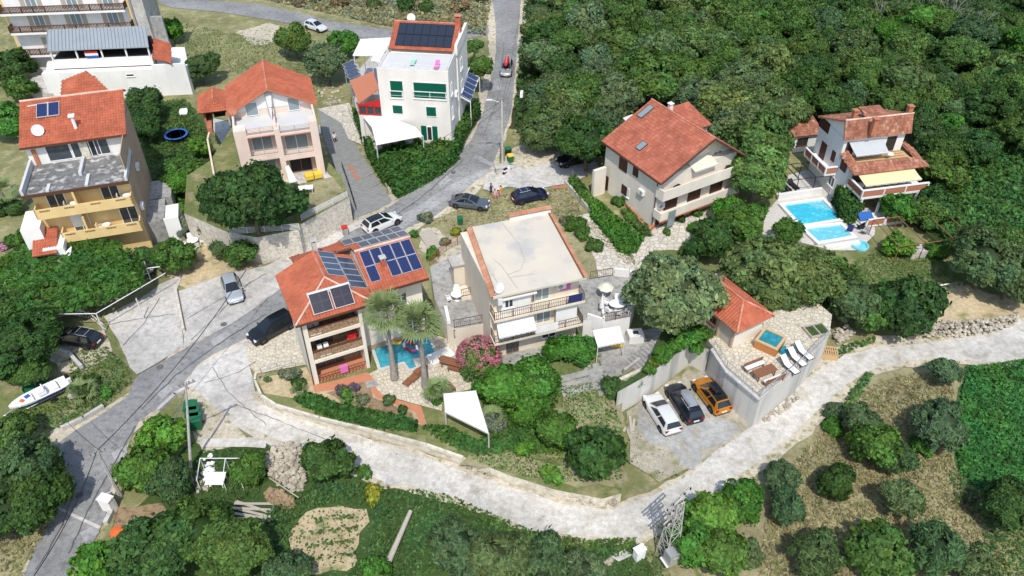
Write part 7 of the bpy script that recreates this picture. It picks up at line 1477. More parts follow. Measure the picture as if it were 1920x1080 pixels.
# named trees: (px, py, r, kind, colour, label, z)
for a in [
 (1085,200,2.6,'oak','oakg','broad rounded oak at the lower edge of the wood above the black off road car',0),
 (1010,222,1.9,'oak','oakg','oak at the corner of the wood overhanging the road by the lamp pole',0),
 (1258,545,3.9,'oak','paleoak','big pale grey green holm oak between the parasol terrace and the hut',2.5),
 (1440,515,3.8,'oak','oak','large spreading tree shading the hut roof from behind',1),
 (1505,520,3.4,'oak','oak','large spreading tree behind the hot tub terrace',1),
 (1570,520,2.4,'oak','oakg','dark tree right of the spreading trees behind the tub terrace',0),
 (1600,570,2.5,'broad','bluegreen','soft grey green tree beside the stone wall above the lane',0),
 (1700,575,3.0,'broad','dark','round dark glossy tree above the dry stone wall by the lane',0),
 (1640,590,2.0,'broad','broad','smaller tree between the soft grey green tree and the round glossy one',0),
 (1480,435,1.8,'bush','broad','dark leafy shrub at the left corner of the blue pools',0),
 (1420,318,3.5,'oak','feather','tall feathery olive green tree at the right end of the gable house',0),
 (1390,415,2.3,'broad','broad','mid green tree in the garden below the gable house balconies',0),
 (1330,450,2.3,'broad','dark','dark tree in the patio garden above the big holm oak',0),
 (1365,395,1.7,'broad','lush','fresh green tree beside the patio of the gable house',0),
 (470,375,3.9,'oak','dark','great dark fig tree in front of the pink house',3.4),
 (415,365,2.6,'oak','dark','left part tree of the dark thicket before the pink house',3.4),
 (530,385,2.3,'broad','dark','dark fig branch tree hanging over the rail fence',3.4),
 (375,125,2.5,'oak','bluegreen','round dark tree on the meadow above the orange garden kitchen',0),
 (550,75,2.9,'oak','oakg','upper of the two round trees on the meadow beside the white car',0),
 (612,118,3.2,'oak','olive','lower larger round tree on the meadow left of the cube house',0),
 (645,80,2.2,'broad','lush','bright ivy clad tree left of the white canopy',0),
 (900,128,1.9,'broad','oakg','tree along the road right of the cube house, beside its solar canopy',2),
 (888,88,1.3,'broad','broad','smaller tree above the solar canopy on the road side of the cube house',2),
 (270,195,2.5,'oak','dark','dark dense tree right of the yellow house roof',0),
 (275,240,2.2,'oak','dark','dark tree in the shade beside the yellow house wall',0),
 (345,315,2.0,'broad','broad','leafy tree below the trampoline',0),
 (375,275,1.5,'broad','bright','bright green shrub tree beside the pink house yard wall',0),
 (330,345,1.7,'broad','lush','green tree left of the fig above the garden bed',0),
 (20,125,2.9,'oak','dark','dark tree at the left edge below the white guest house',0),
 (40,165,2.0,'broad','broad','bushy tree below the guest house at the left edge',0),
 (322,58,2.0,'broad','bright','light green tree by the guest house side wall',0),
 (15,230,2.4,'broad','lush','green tree at the left edge beside the yellow house roof',0),
 (330,478,1.9,'broad','broad','round clipped shrub tree left of the white garden table',0),
 (415,468,1.4,'bush','bluegreen','round blue green shrub right of the white garden table',0),
 (452,475,1.7,'broad','broad','round green shrub at the right end of the sandy garden',0),
 (395,425,1.4,'broad','oakg','small tree below the rail fence at the left',0),
 (340,425,1.1,'broad','grey','pale flowering shrub tree on the stepped path by the yellow house',0),
 (30,645,3.0,'oak','dark','large dark tree at the left edge above the boat',0),
 (12,592,2.2,'oak','dark','dark tree at the left edge half covering the blue car',0),
 (55,698,1.6,'oak','oakg','lower part tree of the dark grove above the boat',0),
 (50,880,2.9,'oak','bluegreen','large dark green tree at the left edge beside the road bend',0),
 (75,935,2.3,'oak','dark','dark tree right at the road edge below the bend',0),
 (15,950,2.6,'oak','dark','dark tree in the lower left corner by the road',0),
 (22,812,1.8,'broad','oakg','shrubby tree in front of the boat at the left edge',0),
 (305,815,1.8,'broad','bright','bright green tree right of the road below the tall thin pole',0),
 (272,880,1.8,'broad','broad','green tree beside the leaning pole',0),
 (318,905,1.7,'oak','bluegreen','grey green tree beside the vegetable plot poles',0),
 (370,1000,2.8,'oak','oakg','large round crowned tree at the bottom left',0),
 (290,1030,2.8,'oak','dark','dark large tree at the bottom left of the valley',0),
 (440,1030,2.4,'oak','oakg','tree right of the large round crown at the bottom left',0),
 (180,1062,1.7,'broad','bright','bright bush tree at the bottom edge beside the road',0),
 (622,868,1.8,'broad','dark','round dark bush tree beside the gravel lane and the stone heap',0),
 (468,880,1.3,'broad','broad','fig tree left of the stone heap',0),
 (1120,848,2.1,'broad','dark','large dark tree on the lawn corner inside the lane bend',1.2),
 (1045,805,1.5,'broad','broad','leafy tree behind the large dark one on the lawn',1.2),
 (1085,655,1.5,'bush','lush','big rounded citrus bush before the beige house',1.2),
 (1048,655,1.5,'bush','lush','left half of the rounded citrus bushes before the beige house',1.2),
 (940,722,1.8,'broad','lush','bright green tree beside the oleander on the lawn edge',1.2),
 (1005,712,1.7,'broad','lush','bright green tree right of the oleander below the beige house',1.2),
 (985,765,1.5,'broad','lush','bright green tree behind the white gazebo',1.2),
 (920,790,1.3,'bush','grey','small dusty palm like shrub at the gazebo corner',1.2),
 (1772,695,1.7,'olive','olive','olive tree at the edge of the gravel lane by the green field',0),
 (1765,790,2.3,'olive','olive','large olive tree beside the left edge of the green field',0),
 (1615,788,1.7,'olive','olive','olive tree nearest the lane in the grove',0),
 (1640,835,1.9,'broad','broad','leafy tree in the grove below the first olive',0),
 (1688,858,1.6,'olive','bluegreen','olive tree right of the leafy grove tree',0),
 (1567,905,1.6,'olive','dark','single round dark olive in the middle of the dry grove',0),
 (1695,935,1.7,'olive','olive','olive on the dry slope right of the round dark one',0),
 (1470,895,1.5,'olive','olive','upper olive at the lane edge of the grove',0),
 (1478,952,1.5,'olive','bluegreen','lower olive of the pair at the lane edge of the grove',0),
 (1530,1040,1.9,'olive','bluegreen','olive at the bottom edge left of the fresh green bush',0),
 (1645,1030,1.9,'broad','broad','fresh green tree at the bottom edge of the grove',0),
 (1760,1035,2.2,'olive','bluegreen','wide olive at the bottom right of the grove',0),
 (1830,1065,1.7,'olive','olive','olive in the bottom right corner beside the wide one',0),
 (1900,950,2.3,'oak','dark','dark tree at the right edge below the green field',0),
 (1335,965,1.7,'broad','bright','bright green tree right of the lattice pylon',0),
 (1388,942,1.6,'broad','lush','green tree by the lane right of the pylon tree',0),
 (1300,1015,1.7,'broad','lush','green tree right below the pylon foot',0),
 (1355,1035,1.7,'broad','broad','green tree at the bottom edge right of the pylon',0),
 (1405,1040,1.1,'olive','olive','small olive on the dry grass at the bottom edge',0),
 (855,1018,2.2,'olive','bluegreen','large grey green olive in the valley below the lane',0),
 (930,1050,2.3,'olive','olive','grey olive at the bottom edge right of the lying pole',0),
 (1015,1062,2.1,'olive','bluegreen','grey olive at the bottom edge in the middle of the valley',0),
 (885,1080,1.7,'olive','olive','olive crown cut by the bottom edge by the lying pole',0),
 (1100,1075,1.8,'olive','olive','olive at the bottom edge near the white meter cabinet',0),
 (540,1072,1.5,'broad','bluegreen','green tree at the bottom edge below the sandy plot',0),
 (705,1070,1.1,'broad','lush','green shrub tree at the bottom edge before the lying pole',0),
 (1850,490,3.2,'oak','olive','large grey green tree at the right edge above the dry terrace',0),
 (1900,520,2.8,'oak','bluegreen','grey green tree at the right edge',0),
 (1900,460,2.4,'oak','oakg','tree at the right edge above the grey green ones',0),
 (1640,320,1.0,'broad','dark','x',0),
 (1775,330,2.6,'broad','oakg','tree on the slope right of the white house',0),
 (1760,385,2.0,'broad','dark','dark tree on the slope below the brick balcony end',0),
 (1690,390,1.9,'broad','lush','green tree below the brick panelled balcony',0),
 (1730,400,1.7,'broad','oakg','tree right of the green one below the brick balcony',0),
 (1595,385,1.5,'bush','dark','dark ivy shrub on the left corner of the white house terrace',0),
 (1680,465,1.6,'bush','bright','bright vine shrub in the rusty pipe frame',0),
 (1755,470,1.3,'bush','lush','green shrub at the right of the rusty pipe frame',0),
 (1560,195,2.6,'oak','dark','dark tree right behind the white house roof ridge',0),
 (1470,215,2.7,'oak','dark','dark rounded tree left of the white house',0),
]:
    if a[5] == 'x': continue
    plant(a[0],a[1],a[2],a[3],a[4],a[5],a[6],hfac=1.35 if a[4]=='feather' else random.uniform(.95,1.15))
# shrubs
for a in [
 (1245,668,.9,'bush','lush','bright shrub at the head of the garden staircase bed',3.0),(1306,655,.7,'bush','lush','shrub trailing over the corner of the tall car park wall',3.0),(1215,695,.6,'small','broad','low shrub in the middle of the bed above the white car',3.0),
 (1160,378,.9,'bush','broad','round shrub tree at the foot of the gable house wall, left one',0),
 (1213,388,1.1,'bush','bluegreen','round shrub tree at the corner of the gable house wall',0),
 (1278,412,.55,'small','dark','clipped round ball shrub left of the pair on the patio',0),(1306,402,.6,'small','broad','clipped round ball shrub right of the pair on the patio',0),(1250,435,.5,'small','broad','low round shrub in the patio corner by the brick plinth',0),
 (800,410,.9,'small','grey','agave like grey green shrub by the timber steps',0),(775,440,.6,'small','lush','small green shrub at the top of the timber steps',0),(812,475,.8,'small','lush','light green shrub on the bank beside the timber steps',0),
 (855,437,.7,'small','yellow','yellow green bush on the bank behind the beige house',0),(835,455,.7,'small','grey','grey lavender cushion on the bank by the timber steps',0),(880,440,.8,'small','dark','dark bush against the beige house roof corner',0),
 (1060,415,.8,'small','grey','spiky blue grey agave beside the beige roof edge',0),(1080,420,1.2,'bush','broad','tall green hedge bush right of the agave',0),(1092,440,1.0,'bush','broad','lower hedge bush beside the orange roof edge',0),(1115,460,1.0,'bush','oakg','grassy shrub on the garden path strip',0),
 (1190,445,.8,'small','lush','green shrub in the flower strip before the patio',0),(1185,432,.35,'small','pinkf','pink hydrangea in the flower strip',0),
 (1290,635,1.3,'bush','lush','green shrub in the terraced bed under the hut path',3.0),(1320,625,1.0,'bush','broad','shrub beside the hut path on the planted terrace',3.0),(1265,650,.8,'small','lush','light shrub at the left of the planted terrace',3.0),(1230,680,.6,'small','yellow','yellow green shrub in the small bed by the staircase',2.6),
 (1150,730,1.1,'bush','oakg','grey green shrub at the lawn corner above the white car',1.2),(1190,715,.9,'bush','lush','shrub hanging over the stub wall above the white car',1.6),
 (545,705,.8,'small','grey','spiky grey yucca in the cactus bed',1.2),(562,722,.7,'small','dark','dark green rosette palm in the cactus bed',1.2),(500,712,.35,'small','olive','tiny shrub at the rounded end of the cactus bed',1.2),(530,700,.45,'small','grey','pale cactus cushion in the bed',1.2),
 (640,732,.6,'small','purple','purple grey lavender cushion beside the red path',1.2),(662,728,.55,'small','purple','second lavender cushion beside the red path',1.2),(650,742,.7,'small','lush','young palm like plant in the flower bed',1.2),(682,750,.6,'small','grey','silver leaved cushion in the flower bed',1.2),(730,752,.6,'small','olive','grey shrub at the middle of the flower bed',1.2),(755,768,.45,'small','dark','small dark shrub at the end of the flower bed',1.2),
 (822,738,1.0,'bush','lush','small fan palm bush by the dark bench',1.2),
 (150,735,1.0,'bush','oakg','spiky palm shrub right of the boat',0),(170,715,.8,'small','dark','dark shrub on the verge by the road',0),(200,735,.6,'small','lush','grass clump shrub on the verge by the road',0),
 (1570,775,1.0,'bush','olive','scrubby grey bush on the dry grass beside the lane',0),(1560,800,.9,'bush','lush','green shrub by the lane at the top of the grove',0),(1730,840,1.0,'bush','lush','green shrub beside the field edge',0),
 (560,3,1.4,'bush','dry','dry straw coloured scrub on the bank above the upper road, left',0),(640,5,1.5,'bush','dry','dry straw coloured scrub on the bank above the upper road, middle',0),(700,8,1.5,'bush','oak','grey green scrub on the bank above the upper road',0),(760,12,1.6,'bush','dark','dark scrub bush behind the cube house chimney',0),(800,14,1.6,'bush','oakg','green scrub bush above the cube house roof',0),(860,15,1.6,'bush','dry','pale dead scrub bush by the road behind the cube house',0),(590,-5,1.4,'bush','oak','grey scrub at the top edge above the upper road',0),(900,-2,1.3,'bush','dry','dry scrub at the top edge by the road',0),
 (780,-8,1.5,'bush','dry','dry scrub at the top edge behind the dish',0),(680,-10,1.5,'bush','olive','olive green scrub at the top edge in the middle of the bank',0),
 (30,450,1.2,'bush','broad','shrub at the left edge beside the yellow house side walk',0),(12,460,.7,'small','pinkf','pale pink flowering bush at the left edge',0),(20,390,1.4,'bush','oakg','palm like bush at the left edge beside the yellow house',0),
(1448,322,1.2,'bush','broad','bush in front of the steel pergola',0),(1350,420,.9,'bush','bright','bright shrub on the patio edge under the gable house',0),(1300,430,.9,'bush','lush','green shrub on the patio beside the ball shrubs',0),(1360,440,1.0,'bush','dark','dark shrub in the lower patio garden',0),(1425,400,1.0,'bush','lush','light shrub between patio garden and pool terrace',0),(1290,470,1.0,'bush','broad','shrub above the big holm oak on the patio edge',0),
 (980,845,.8,'small','bright','small green bush by the lane inside the bend',1.2),(1030,890,.9,'small','bright','pale flowering clump by the dry stone edging',1.2),(700,925,.8,'small','yellow','yellow green squash plants in the valley garden',0),(680,885,.7,'small','broad','small shrub beside the concrete slab of the lane',0),(330,395,.8,'small','lush','low shrub in the garden bed right of the yellow house',0),(310,380,.9,'small','lush','low bright hedge shrub beside the yellow house path',0),
]:
    plant(a[0],a[1],a[2],a[3],a[4] if a[4] in COLS else {'pinkf':'pinkf','purple':'purple'}[a[4]],a[5],a[6],'shrub','shrub',lift=a[2]*.45) if a[4] in COLS or True else 0
# ---- oleander with blossom
t = plant(898,668,2.0,'oleander','oakg','large oleander bush covered in pink blossom between pool terrace and beige house',Z1,'shrub','oleander',lift=1.3)
n = 3600; d = RNG.normal(size=(n,3)); d[:,2] = np.abs(d[:,2])*.9-.2; d /= np.linalg.norm(d,axis=1)[:,None]; k = 1.95*(.93+.14*RNG.random(n))
Pm = d*k[:,None]; Pm[:,2] *= .85; cl = np.array([mnoise.noise(Vector(p)*1.6) for p in Pm]); Pm = Pm[cl > -.2]; dd = d[cl > -.2]
sh = np.stack([RNG.uniform(.75,1.25,len(Pm))]*3,1); bl = bpy.data.objects.new('blossom', leaf_mesh('blossom',Pm,dd,RNG.uniform(.11,.2,len(Pm)),sh,.2,asp=1.0)); COL.objects.link(bl); bl.parent = t; bl.location = (0,0,1.3); bl.color = (.52,.20,.25,1)
M['deadwood'] = mat('dead_wood', (.30,.275,.25), (.38,.355,.33), 3, .9)
# ---- leaf-covered beds, hedges and vine roofs
def bed(name, label, cat, px, z, h, dens, leaf, col, bump=.35, skirt=.35, kind=None, asp=1.4, z_at=None, soft=.5, base=True, sub=.75, edge=0, hue=.30):
    P2 = [at(x,y,z+h*.6)[:2] for x,y in px]; A = np.array(P2); x0,y0 = A.min(0); x1,y1 = A.max(0); area = abs(sum(P2[i][0]*P2[i-1][1]-P2[i-1][0]*P2[i][1] for i in range(len(P2))))/2
    n = int(area*dens); Q = []; e1 = A; e2 = np.roll(A,-1,0)
    while len(Q) < n:
        c = RNG.uniform((x0,y0),(x1,y1),size=(n,2))
        ins = np.zeros(n,bool)
        for (ax,ay),(bx,by) in zip(e1,e2):
            with np.errstate(divide='ignore',invalid='ignore'):
                cr_ = ((ay > c[:,1]) != (by > c[:,1])) & (c[:,0] < (bx-ax)*(c[:,1]-ay)/(by-ay)+ax)
            ins ^= cr_
        Q += c[ins].tolist()
    Q = np.array(Q[:n])
    if h >= .5 and kind is None: Q = Q[np.array([mnoise.noise((x*.9,y*.9,23.))+.5*mnoise.noise((x*2.4,y*2.4,29.)) > (-.42 if not base else -.62) for x,y in Q])]
    def hz(x,y): return h*(1+bump*(mnoise.noise((x*.8,y*.8,z+3))+.6*mnoise.noise((x*2.1,y*2.1,z+7))))
    top = np.array([hz(x,y) for x,y in Q]) if len(Q) else np.zeros(0); zb = np.array([z_at(x,y) for x,y in Q]) if z_at else z
    Pp = np.column_stack([Q[:,0],Q[:,1],zb+top*(1-.25*RNG.random(len(Q))**2+.35*(RNG.random(len(Q))<.05)*RNG.random(len(Q)))]); N = np.tile((0,0,1.0),(len(Q),1)); N[:,:2] += RNG.normal(size=(len(Q),2))*.35
    if skirt and h > .3:
        L = np.linalg.norm(e2-e1,axis=1); m_ = int(L.sum()*h*dens*skirt*2); i = RNG.choice(len(L),m_,p=L/L.sum()); s = RNG.random((m_,1)); e = e1[i]*(1-s)+e2[i]*s; e += RNG.normal(size=e.shape)*.1; cen = A.mean(0)
        dd = (e2-e1)[i]; nr = np.column_stack([dd[:,1],-dd[:,0]]); nr /= np.linalg.norm(nr,axis=1)[:,None]
        sg = np.sign(sum(P2[k_-1][0]*P2[k_][1]-P2[k_][0]*P2[k_-1][1] for k_ in range(len(P2)))); nr *= sg
        zz = (np.array([z_at(x,y) for x,y in e]) if z_at else z)+h*RNG.random(m_); Pp = np.vstack([Pp,np.column_stack([e,zz])]); N = np.vstack([N,np.column_stack([nr,np.full(m_,.4)])])
    N /= np.linalg.norm(N,axis=1)[:,None]
    tone = np.array([1+.45*mnoise.noise((x*.5,y*.5,11.))+.35*mnoise.noise((x*1.7,y*1.7,5.)) for x,y in Pp[:,:2]])*RNG.uniform(.55,1.5,len(Pp)); hu = np.array([hue*mnoise.noise((x*.4,y*.4,17.)) for x,y in Pp[:,:2]])
    sh = np.column_stack([tone*(1+hu),tone,tone*(1-hu)]); O = (float(A[:,0].mean()),float(A[:,1].mean()),0)
    Pp = Pp-np.array(O); me = leaf_mesh(name,Pp,N,leaf*RNG.uniform(.45,1.6,len(Pp)),sh,.1,asp=asp,soft=soft)
    if kind == 'stuff':
        o = bpy.data.objects.new(name,me); COL.objects.link(o); o.location = O; o.color = jc(COLS[col],.04); return tag(o,label,cat,None,'stuff')
    t = thing(name,label,cat,O); o = bpy.data.objects.new('foliage',me); COL.objects.link(o); o.parent = t; o.color = jc(COLS[col],.04)
    if base:
        g = MB().prism([(x-O[0],y-O[1]) for x,y in P2],z+(.02 if h<1.9 or z>0 or True else h*.6),z+h*sub).build('twigs',M['twigs'],t)
    return t
M['twigs'] = mat('twigs', (.035,.05,.018), (.05,.07,.025), 3, .95)
def vine(name,label,px,zt,dens,leaf,col,th=.5):
    """a leafy roof lying on a pergola: leaves on top and underneath, nothing below"""
    t = bed(name,label,'vine',px,zt,th,dens,leaf,col,.5,.3,base=False); return t
COLS['vine'] = (.060,.150,.028); COLS['hedge'] = (.054,.138,.027); COLS['grass'] = (.085,.165,.038); COLS['weeds'] = (.072,.15,.042); COLS['crop'] = (.052,.185,.040); COLS['straw'] = (.27,.255,.135); COLS['scrub'] = (.07,.17,.04)
vine('vine_roof','broad leafy vine roof over the pergola beside the yellow house',[(0,488),(60,456),(150,450),(222,454),(230,486),(270,500),(262,530),(200,560),(100,585),(20,600),(0,600)],2.6,75,.34,'vine',.55)
vine('vine_roof','strip of vine spilling from the pergola onto the parking canopy wires',[(205,470),(280,465),(300,490),(262,498),(230,490)],2.6,30,.3,'vine',.3)
bed('hedge','big sloping ivy hedge below the white cube house',"hedge",[(664,212),(682,228),(706,268),(740,264),(790,257),(850,256),(858,285),(835,306),(800,328),(745,356),(715,325),(690,280)],0,2.0,95,.27,'hedge',.3,.5)
bed('hedge','ivy strip on the wall along the road side of the cube house','hedge',[(852,262),(848,235),(862,215),(895,195),(900,205),(885,225),(870,250),(862,272)],.5,1.6,90,.25,'hedge',.3,.5)
bed('hedge','low dark green hedge along the top of the ochre garden wall','hedge',[(555,748),(575,738),(640,760),(700,772),(780,790),(778,804),(700,796),(620,778)],Z1,.55,130,.2,'hedge',.3,.6)
bed('hedge','clipped hedge along the dry grass beside the black off road car','hedge',[(1066,338),(1078,332),(1092,350),(1112,375),(1108,385),(1090,370)],0,1.0,110,.2,'broad',.25,.6)
bed('hedge','dense flowering shrubs on the bank left of the gable house','hedge',[(1105,385),(1118,378),(1150,405),(1185,432),(1200,450),(1188,475),(1165,470),(1140,440),(1112,405)],0,.9,100,.22,'lush',.5,.5)
bed('hedge','low hedge in the flower bed before the gable house wall','hedge',[(1165,395),(1178,392),(1212,425),(1220,440),(1205,440),(1180,415)],0,.5,100,.2,'broad',.4,.5)
bed('ivy','ivy climbing the left corner of the white house terrace','hedge',[(1566,365),(1580,352),(1605,368),(1612,390),(1600,405),(1578,395)],0,2.2,90,.24,'hedge',.3,.7)
bed('hedge','low hedge bed between the white yard and the garden path','hedge',[(285,400),(300,372),(330,372),(362,385),(365,396),(330,402)],0,.5,90,.22,'lush',.4,.5)
bed('ground_ivy','thick green ivy ground cover on the lawn below the oleander',None,[(890,705),(950,690),(1030,690),(1050,720),(1040,760),(1000,800),(960,840),(900,850),(830,825),(798,800),(830,800),(905,830),(915,770),(900,735)],Z1,.5,85,.24,'vine',.5,.2,'stuff')
bed('ground_ivy','green ground cover around the lawn trees',None,[(955,800),(1010,770),(1050,790),(1060,850),(1000,850),(960,840)],Z1,.35,70,.22,'broad',.5,.2,'stuff')
bed('crop','bright green crop leaves covering the field at the right edge',None,[(1815,688),(1945,672),(1945,925),(1885,940),(1800,890),(1790,800)],0,.3,72,.2,'crop',.5,0,'stuff')
bed('undergrowth','lush green undergrowth on the slope right of the white house',None,[(1722,300),(1800,285),(1945,255),(1945,560),(1870,500),(1790,470),(1760,440),(1715,410)],0,1.0,24,.34,'scrub',.8,0,'stuff')
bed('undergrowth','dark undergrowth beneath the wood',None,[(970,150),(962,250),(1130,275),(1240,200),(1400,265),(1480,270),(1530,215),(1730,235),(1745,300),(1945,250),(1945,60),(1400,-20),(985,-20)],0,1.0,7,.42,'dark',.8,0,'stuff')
bed('weeds','green weeds of the valley garden',None,[(500,960),(560,930),(600,900),(690,905),(740,915),(830,925),(920,962),(1010,1000),(1100,1012),(1185,1015),(1195,1040),(1100,1050),(900,1050),(760,1090),(640,1090),(690,1050),(700,950),(640,940),(570,955),(540,1020),(560,1090),(420,1090),(470,1000)],0,0.3,48,0.18,'weeds',.6,0,'stuff')
bed('weeds','tufted green grass strip along the outside of the lane bend',None,[(880,955),(960,988),(1090,1015),(1195,1010),(1190,1035),(1080,1042),(960,1020)],0,.3,60,.22,'grass',.5,0,'stuff')
bed('weeds','rich green grass verge beside the lane in front of the olive grove',None,[(1622,698),(1640,702),(1618,735),(1590,775),(1560,800),(1560,782),(1590,740)],0,.3,60,.22,'grass',.5,0,'stuff')
bed('weeds','green grass strip at the foot of the ochre wall by the lane',None,[(868,858),(900,868),(945,885),(942,898),(905,888),(865,868)],0,.3,70,.2,'hedge',.5,0,'stuff')
bed('weeds','green grass bank by the pallets at the lane',None,[(1565,668),(1580,648),(1640,632),(1640,645),(1600,655),(1572,672)],0,.3,60,.2,'grass',.5,0,'stuff')
bed('weeds','grass and weeds on the verge between boat and road',None,[(130,660),(200,650),(240,690),(248,715),(200,762),(120,800),(30,815),(30,780),(130,740)],0,0.2,60,0.14,'grass',.7,0,'stuff')
bed('weeds','rough grass in the gardens beside the yellow house',None,[(245,195),(300,190),(350,185),(400,270),(400,330),(330,400),(290,395),(275,300)],0,.3,22,.24,'weeds',.6,0,'stuff')
bed('weeds','dry straw tufts of the olive grove',None,[(1480,880),(1590,740),(1700,700),(1790,700),(1785,860),(1850,980),(1900,1085),(1420,1085),(1440,960)],0,0.12,50,0.13,'straw',.6,0,'stuff',soft=.3,hue=.05,asp=2.4)
bed('weeds','green weeds edging the olive grove beside the field',None,[(1780,880),(1800,890),(1880,945),(1940,940),(1945,1090),(1860,1090),(1840,980),(1790,940)],0,0.22,55,0.16,'weeds',.6,0,'stuff')
bed('weeds','sparse tufts of the meadow below the upper road',None,[(330,40),(500,75),(640,75),(600,190),(420,130),(345,140)],0,0.1,14,0.14,'grass',.6,0,'stuff')
bed('weeds','grass tufts of the terraces above the dry stone wall',None,[(1600,490),(1700,450),(1830,530),(1790,540),(1700,545),(1640,560)],0,0.15,45,0.13,'grass',.6,0,'stuff')
bed('weeds','grass of the lawn inside the lane bend',None,[(1050,725),(1130,715),(1165,790),(1165,900),(1040,905),(950,885),(880,860),(960,850),(1060,860)],Z1,0.12,60,0.12,'grass',.6,0,'stuff')
bed('weeds','straw and grass tufts on the bank behind the cube house',None,[(460,-10),(620,25),(760,55),(910,65),(925,-20)],0,.5,14,.34,'straw',.8,0,'stuff',soft=.3)
for nm_,px_ in (('weedy seam in the concrete of the lane start',[(465,770),(500,780),(525,795),(520,799),(495,787),(462,776)]),('grass strip along the middle of the lane below the garden wall',[(838,893),(900,918),(960,942),(956,947),(896,925),(836,899)]),('thin weeds in the middle of the lane further on',[(990,960),(1080,984),(1150,982),(1150,987),(1080,990),(988,965)]),('weeds at the foot of the ochre garden wall',[(560,806),(700,836),(860,882),(860,888),(700,842),(558,811)])):
    bed('weeds',nm_,None,px_,0,.08,22,.12,'grass',.6,0,'stuff',hue=.1)
bed('weeds','weeds round the small plot beside the tall thin pole',None,[(370,845),(480,842),(520,835),(500,900),(480,940),(420,940),(380,930),(340,900)],0,.2,40,.15,'weeds',.6,0,'stuff')
bed('weeds','weeds between the lower path and the pylon foot',None,[(1150,1055),(1215,1030),(1240,1045),(1260,1085),(1140,1088)],0,.2,40,.15,'weeds',.6,0,'stuff')
bed('weeds','dry straw tufts on the verge in the lower left corner',None,[(0,960),(108,935),(100,985),(65,1030),(45,1085),(0,1085)],0,.12,40,.13,'straw',.6,0,'stuff',hue=.1,asp=2.4)
bed('weeds','thin weeds over the sandy vegetable plot',None,[(560,962),(640,940),(705,950),(690,1000),(690,1060),(600,1092),(530,1070),(535,1005)],0,.12,14,.14,'weeds',.6,0,'stuff')
bed('weeds','straw tufts on the dry grass by the parked cars',None,[(800,418),(850,390),(925,368),(1050,352),(1070,355),(1100,420),(1030,400),(880,428)],0,.1,30,.13,'straw',.6,0,'stuff',hue=.05,asp=2.4)
bed('weeds','weeds on the edges of the car park yard',None,[(1175,775),(1215,770),(1205,820),(1260,860),(1300,882),(1240,905),(1180,870)],0,.1,26,.13,'grass',.6,0,'stuff',hue=.1)
for i,(px,py,h_) in enumerate(((1780,25,6.5),(1690,8,6),(1830,45,5.5),(1650,18,5),(1740,2,6))):
    t = thing('dead_tree','bare grey dead tree in the wood at the top edge, '+('in the middle of five','second from the left','rightmost of five','leftmost of five','third from the left')[i],'tree',at(px,py,5.0)[:2]+(0,),i*1.3,'dead trees in the wood'); b = MB(); rr = random.Random(i)
    def br(p,d,l,r,n):
        q = p+d*l; b.tube(p,q,r,r*.6,4,cap=False)
        if n:
            for _ in range(3): e_ = (d+Vector((rr.uniform(-1,1),rr.uniform(-1,1),rr.uniform(-.2,.6)))*.75).normalized(); br(q,e_,l*rr.uniform(.55,.8),r*.58,n-1)
    br(Vector((0,0,0)),Vector((.1,0,1)).normalized(),h_*.5,.13,4); b.build('branches',M['deadwood'],t)
for i in range(4): bed('weeds','row of green plants across the sandy plot, row %d from the lane' % (i+1),None,[(590-i*8,972+i*24),(672-i*2,964+i*24),(672-i*2,971+i*24),(588-i*8,980+i*24)],0,.25,34,.2,'weeds',.8,0,'stuff')
t = plant(1175,190,.75,'broad','lush','slim dark cypress standing between the wood and the gable house roof',0,lift=3.4); t.children[0].scale = (.33,.33,1.5)
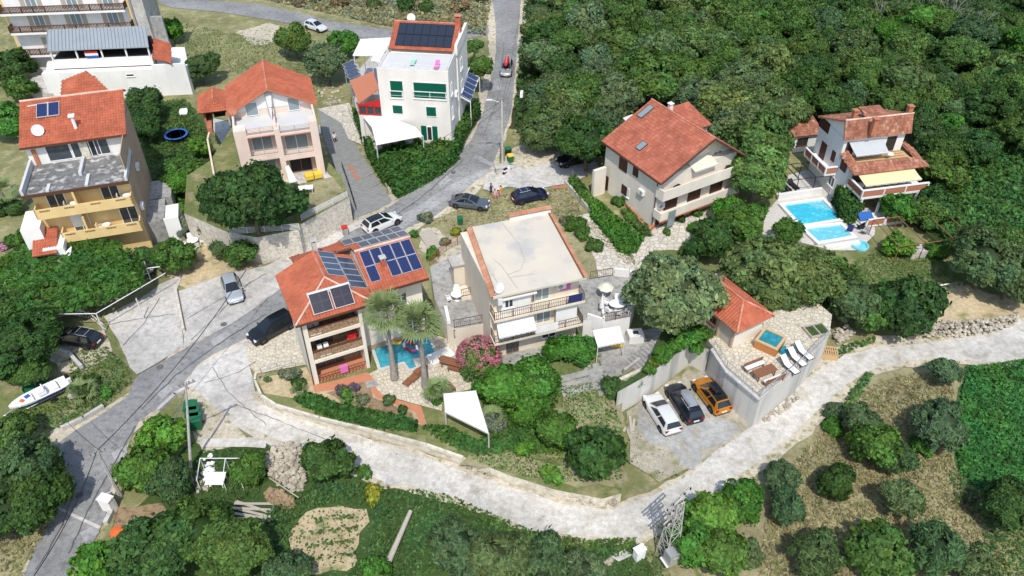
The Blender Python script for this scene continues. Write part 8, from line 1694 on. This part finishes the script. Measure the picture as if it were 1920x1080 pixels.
# ---- palms
def palm(px,py,z,h,lean,R,label,nf=54,dead=True):
    p = at(px,py,z); t = thing('palm_tree',label,'palm',p); b = MB(); n = 22; rg=[]
    for i in range(n+1):
        f = i/n; r = (.36-.17*min(1,f*2.2) if h>3 else .2)*(1+.05*(i%2)); x=lean[0]*f*f; y=lean[1]*f*f; rg.append([(x+r*cos(a),y+r*sin(a),h*f-.1) for a in np.linspace(0,2*pi,11)[:-1]])
    b.loft(rg).build('trunk',M['palm_trunk'],t,True); rnd=random.Random(int(px)); top=Vector((lean[0],lean[1],h))
    for k in range(nf):
        el = rnd.uniform(-.25,1.4) if dead else rnd.uniform(0,1.2); az = k*2.39996+rnd.uniform(-.2,.2); L = R*.5*rnd.uniform(.8,1.1); d = Vector((cos(az)*cos(el),sin(az)*cos(el),sin(el)))
        tip = top+d*L+Vector((0,0,-.1)); f = MB(); f.tube(top+d*.1,tip,.025,.015,4); s = Vector((-sin(az),cos(az),0)); u_ = d.cross(s)*-1; old = el < -.25
        for j in range(11):
            a = (j-5)/5*1.2; dr = (d*cos(a)+s*sin(a)).normalized(); l = R*.6*rnd.uniform(.75,1.2)*(1-.2*abs(a)/1.25); m1 = tip+dr*l*.55+Vector((0,0,.02)); e_ = tip+dr*l+Vector((0,0,-.16*l)); w = dr.cross(u_).normalized()*.06*R*.5
            f.add([tip,m1+w,e_,m1-w],[(0,1,2,3)])
        f.build('frond',M['frond_dry'] if old else M['frond'],t)
    return t
M['palm_trunk'] = mat('palm_trunk', (.25,.225,.20), (.34,.315,.285), 3, .9, .6, 9); M['frond'] = mat('palm_frond', (.15,.215,.075), (.22,.27,.12), 1.4, .6); M['frond_dry'] = mat('dry_frond', (.30,.25,.14), (.40,.34,.21), 2, .8)
palm(740,710,Z1,7.7,(-.1,.2),2.1,'left tall fan palm beside the pool, standing close to the balconies')
palm(798,726,Z1,7.3,(-.1,.2),2.15,'right tall fan palm in front of the pool')
palm(823,752,Z1,1.2,(0,0),1.5,'short young fan palm by the dark bench',22,False); palm(655,752,Z1,.3,(0,0),.9,'tiny fan palm in the flower bed',16,False); palm(18,395,0,2.6,(0,0),2.2,'fan palm at the left edge beside the yellow house',26)
palm(922,800,Z1,1.0,(0,0),1.3,'dusty short palm at the right corner of the white gazebo',20,True); palm(160,745,0,.6,(0,0),1.5,'low palm right of the boat',22,False); palm(562,735,Z1,.3,(0,0),.9,'small dark rosette palm at the end of the hedge',18,False)
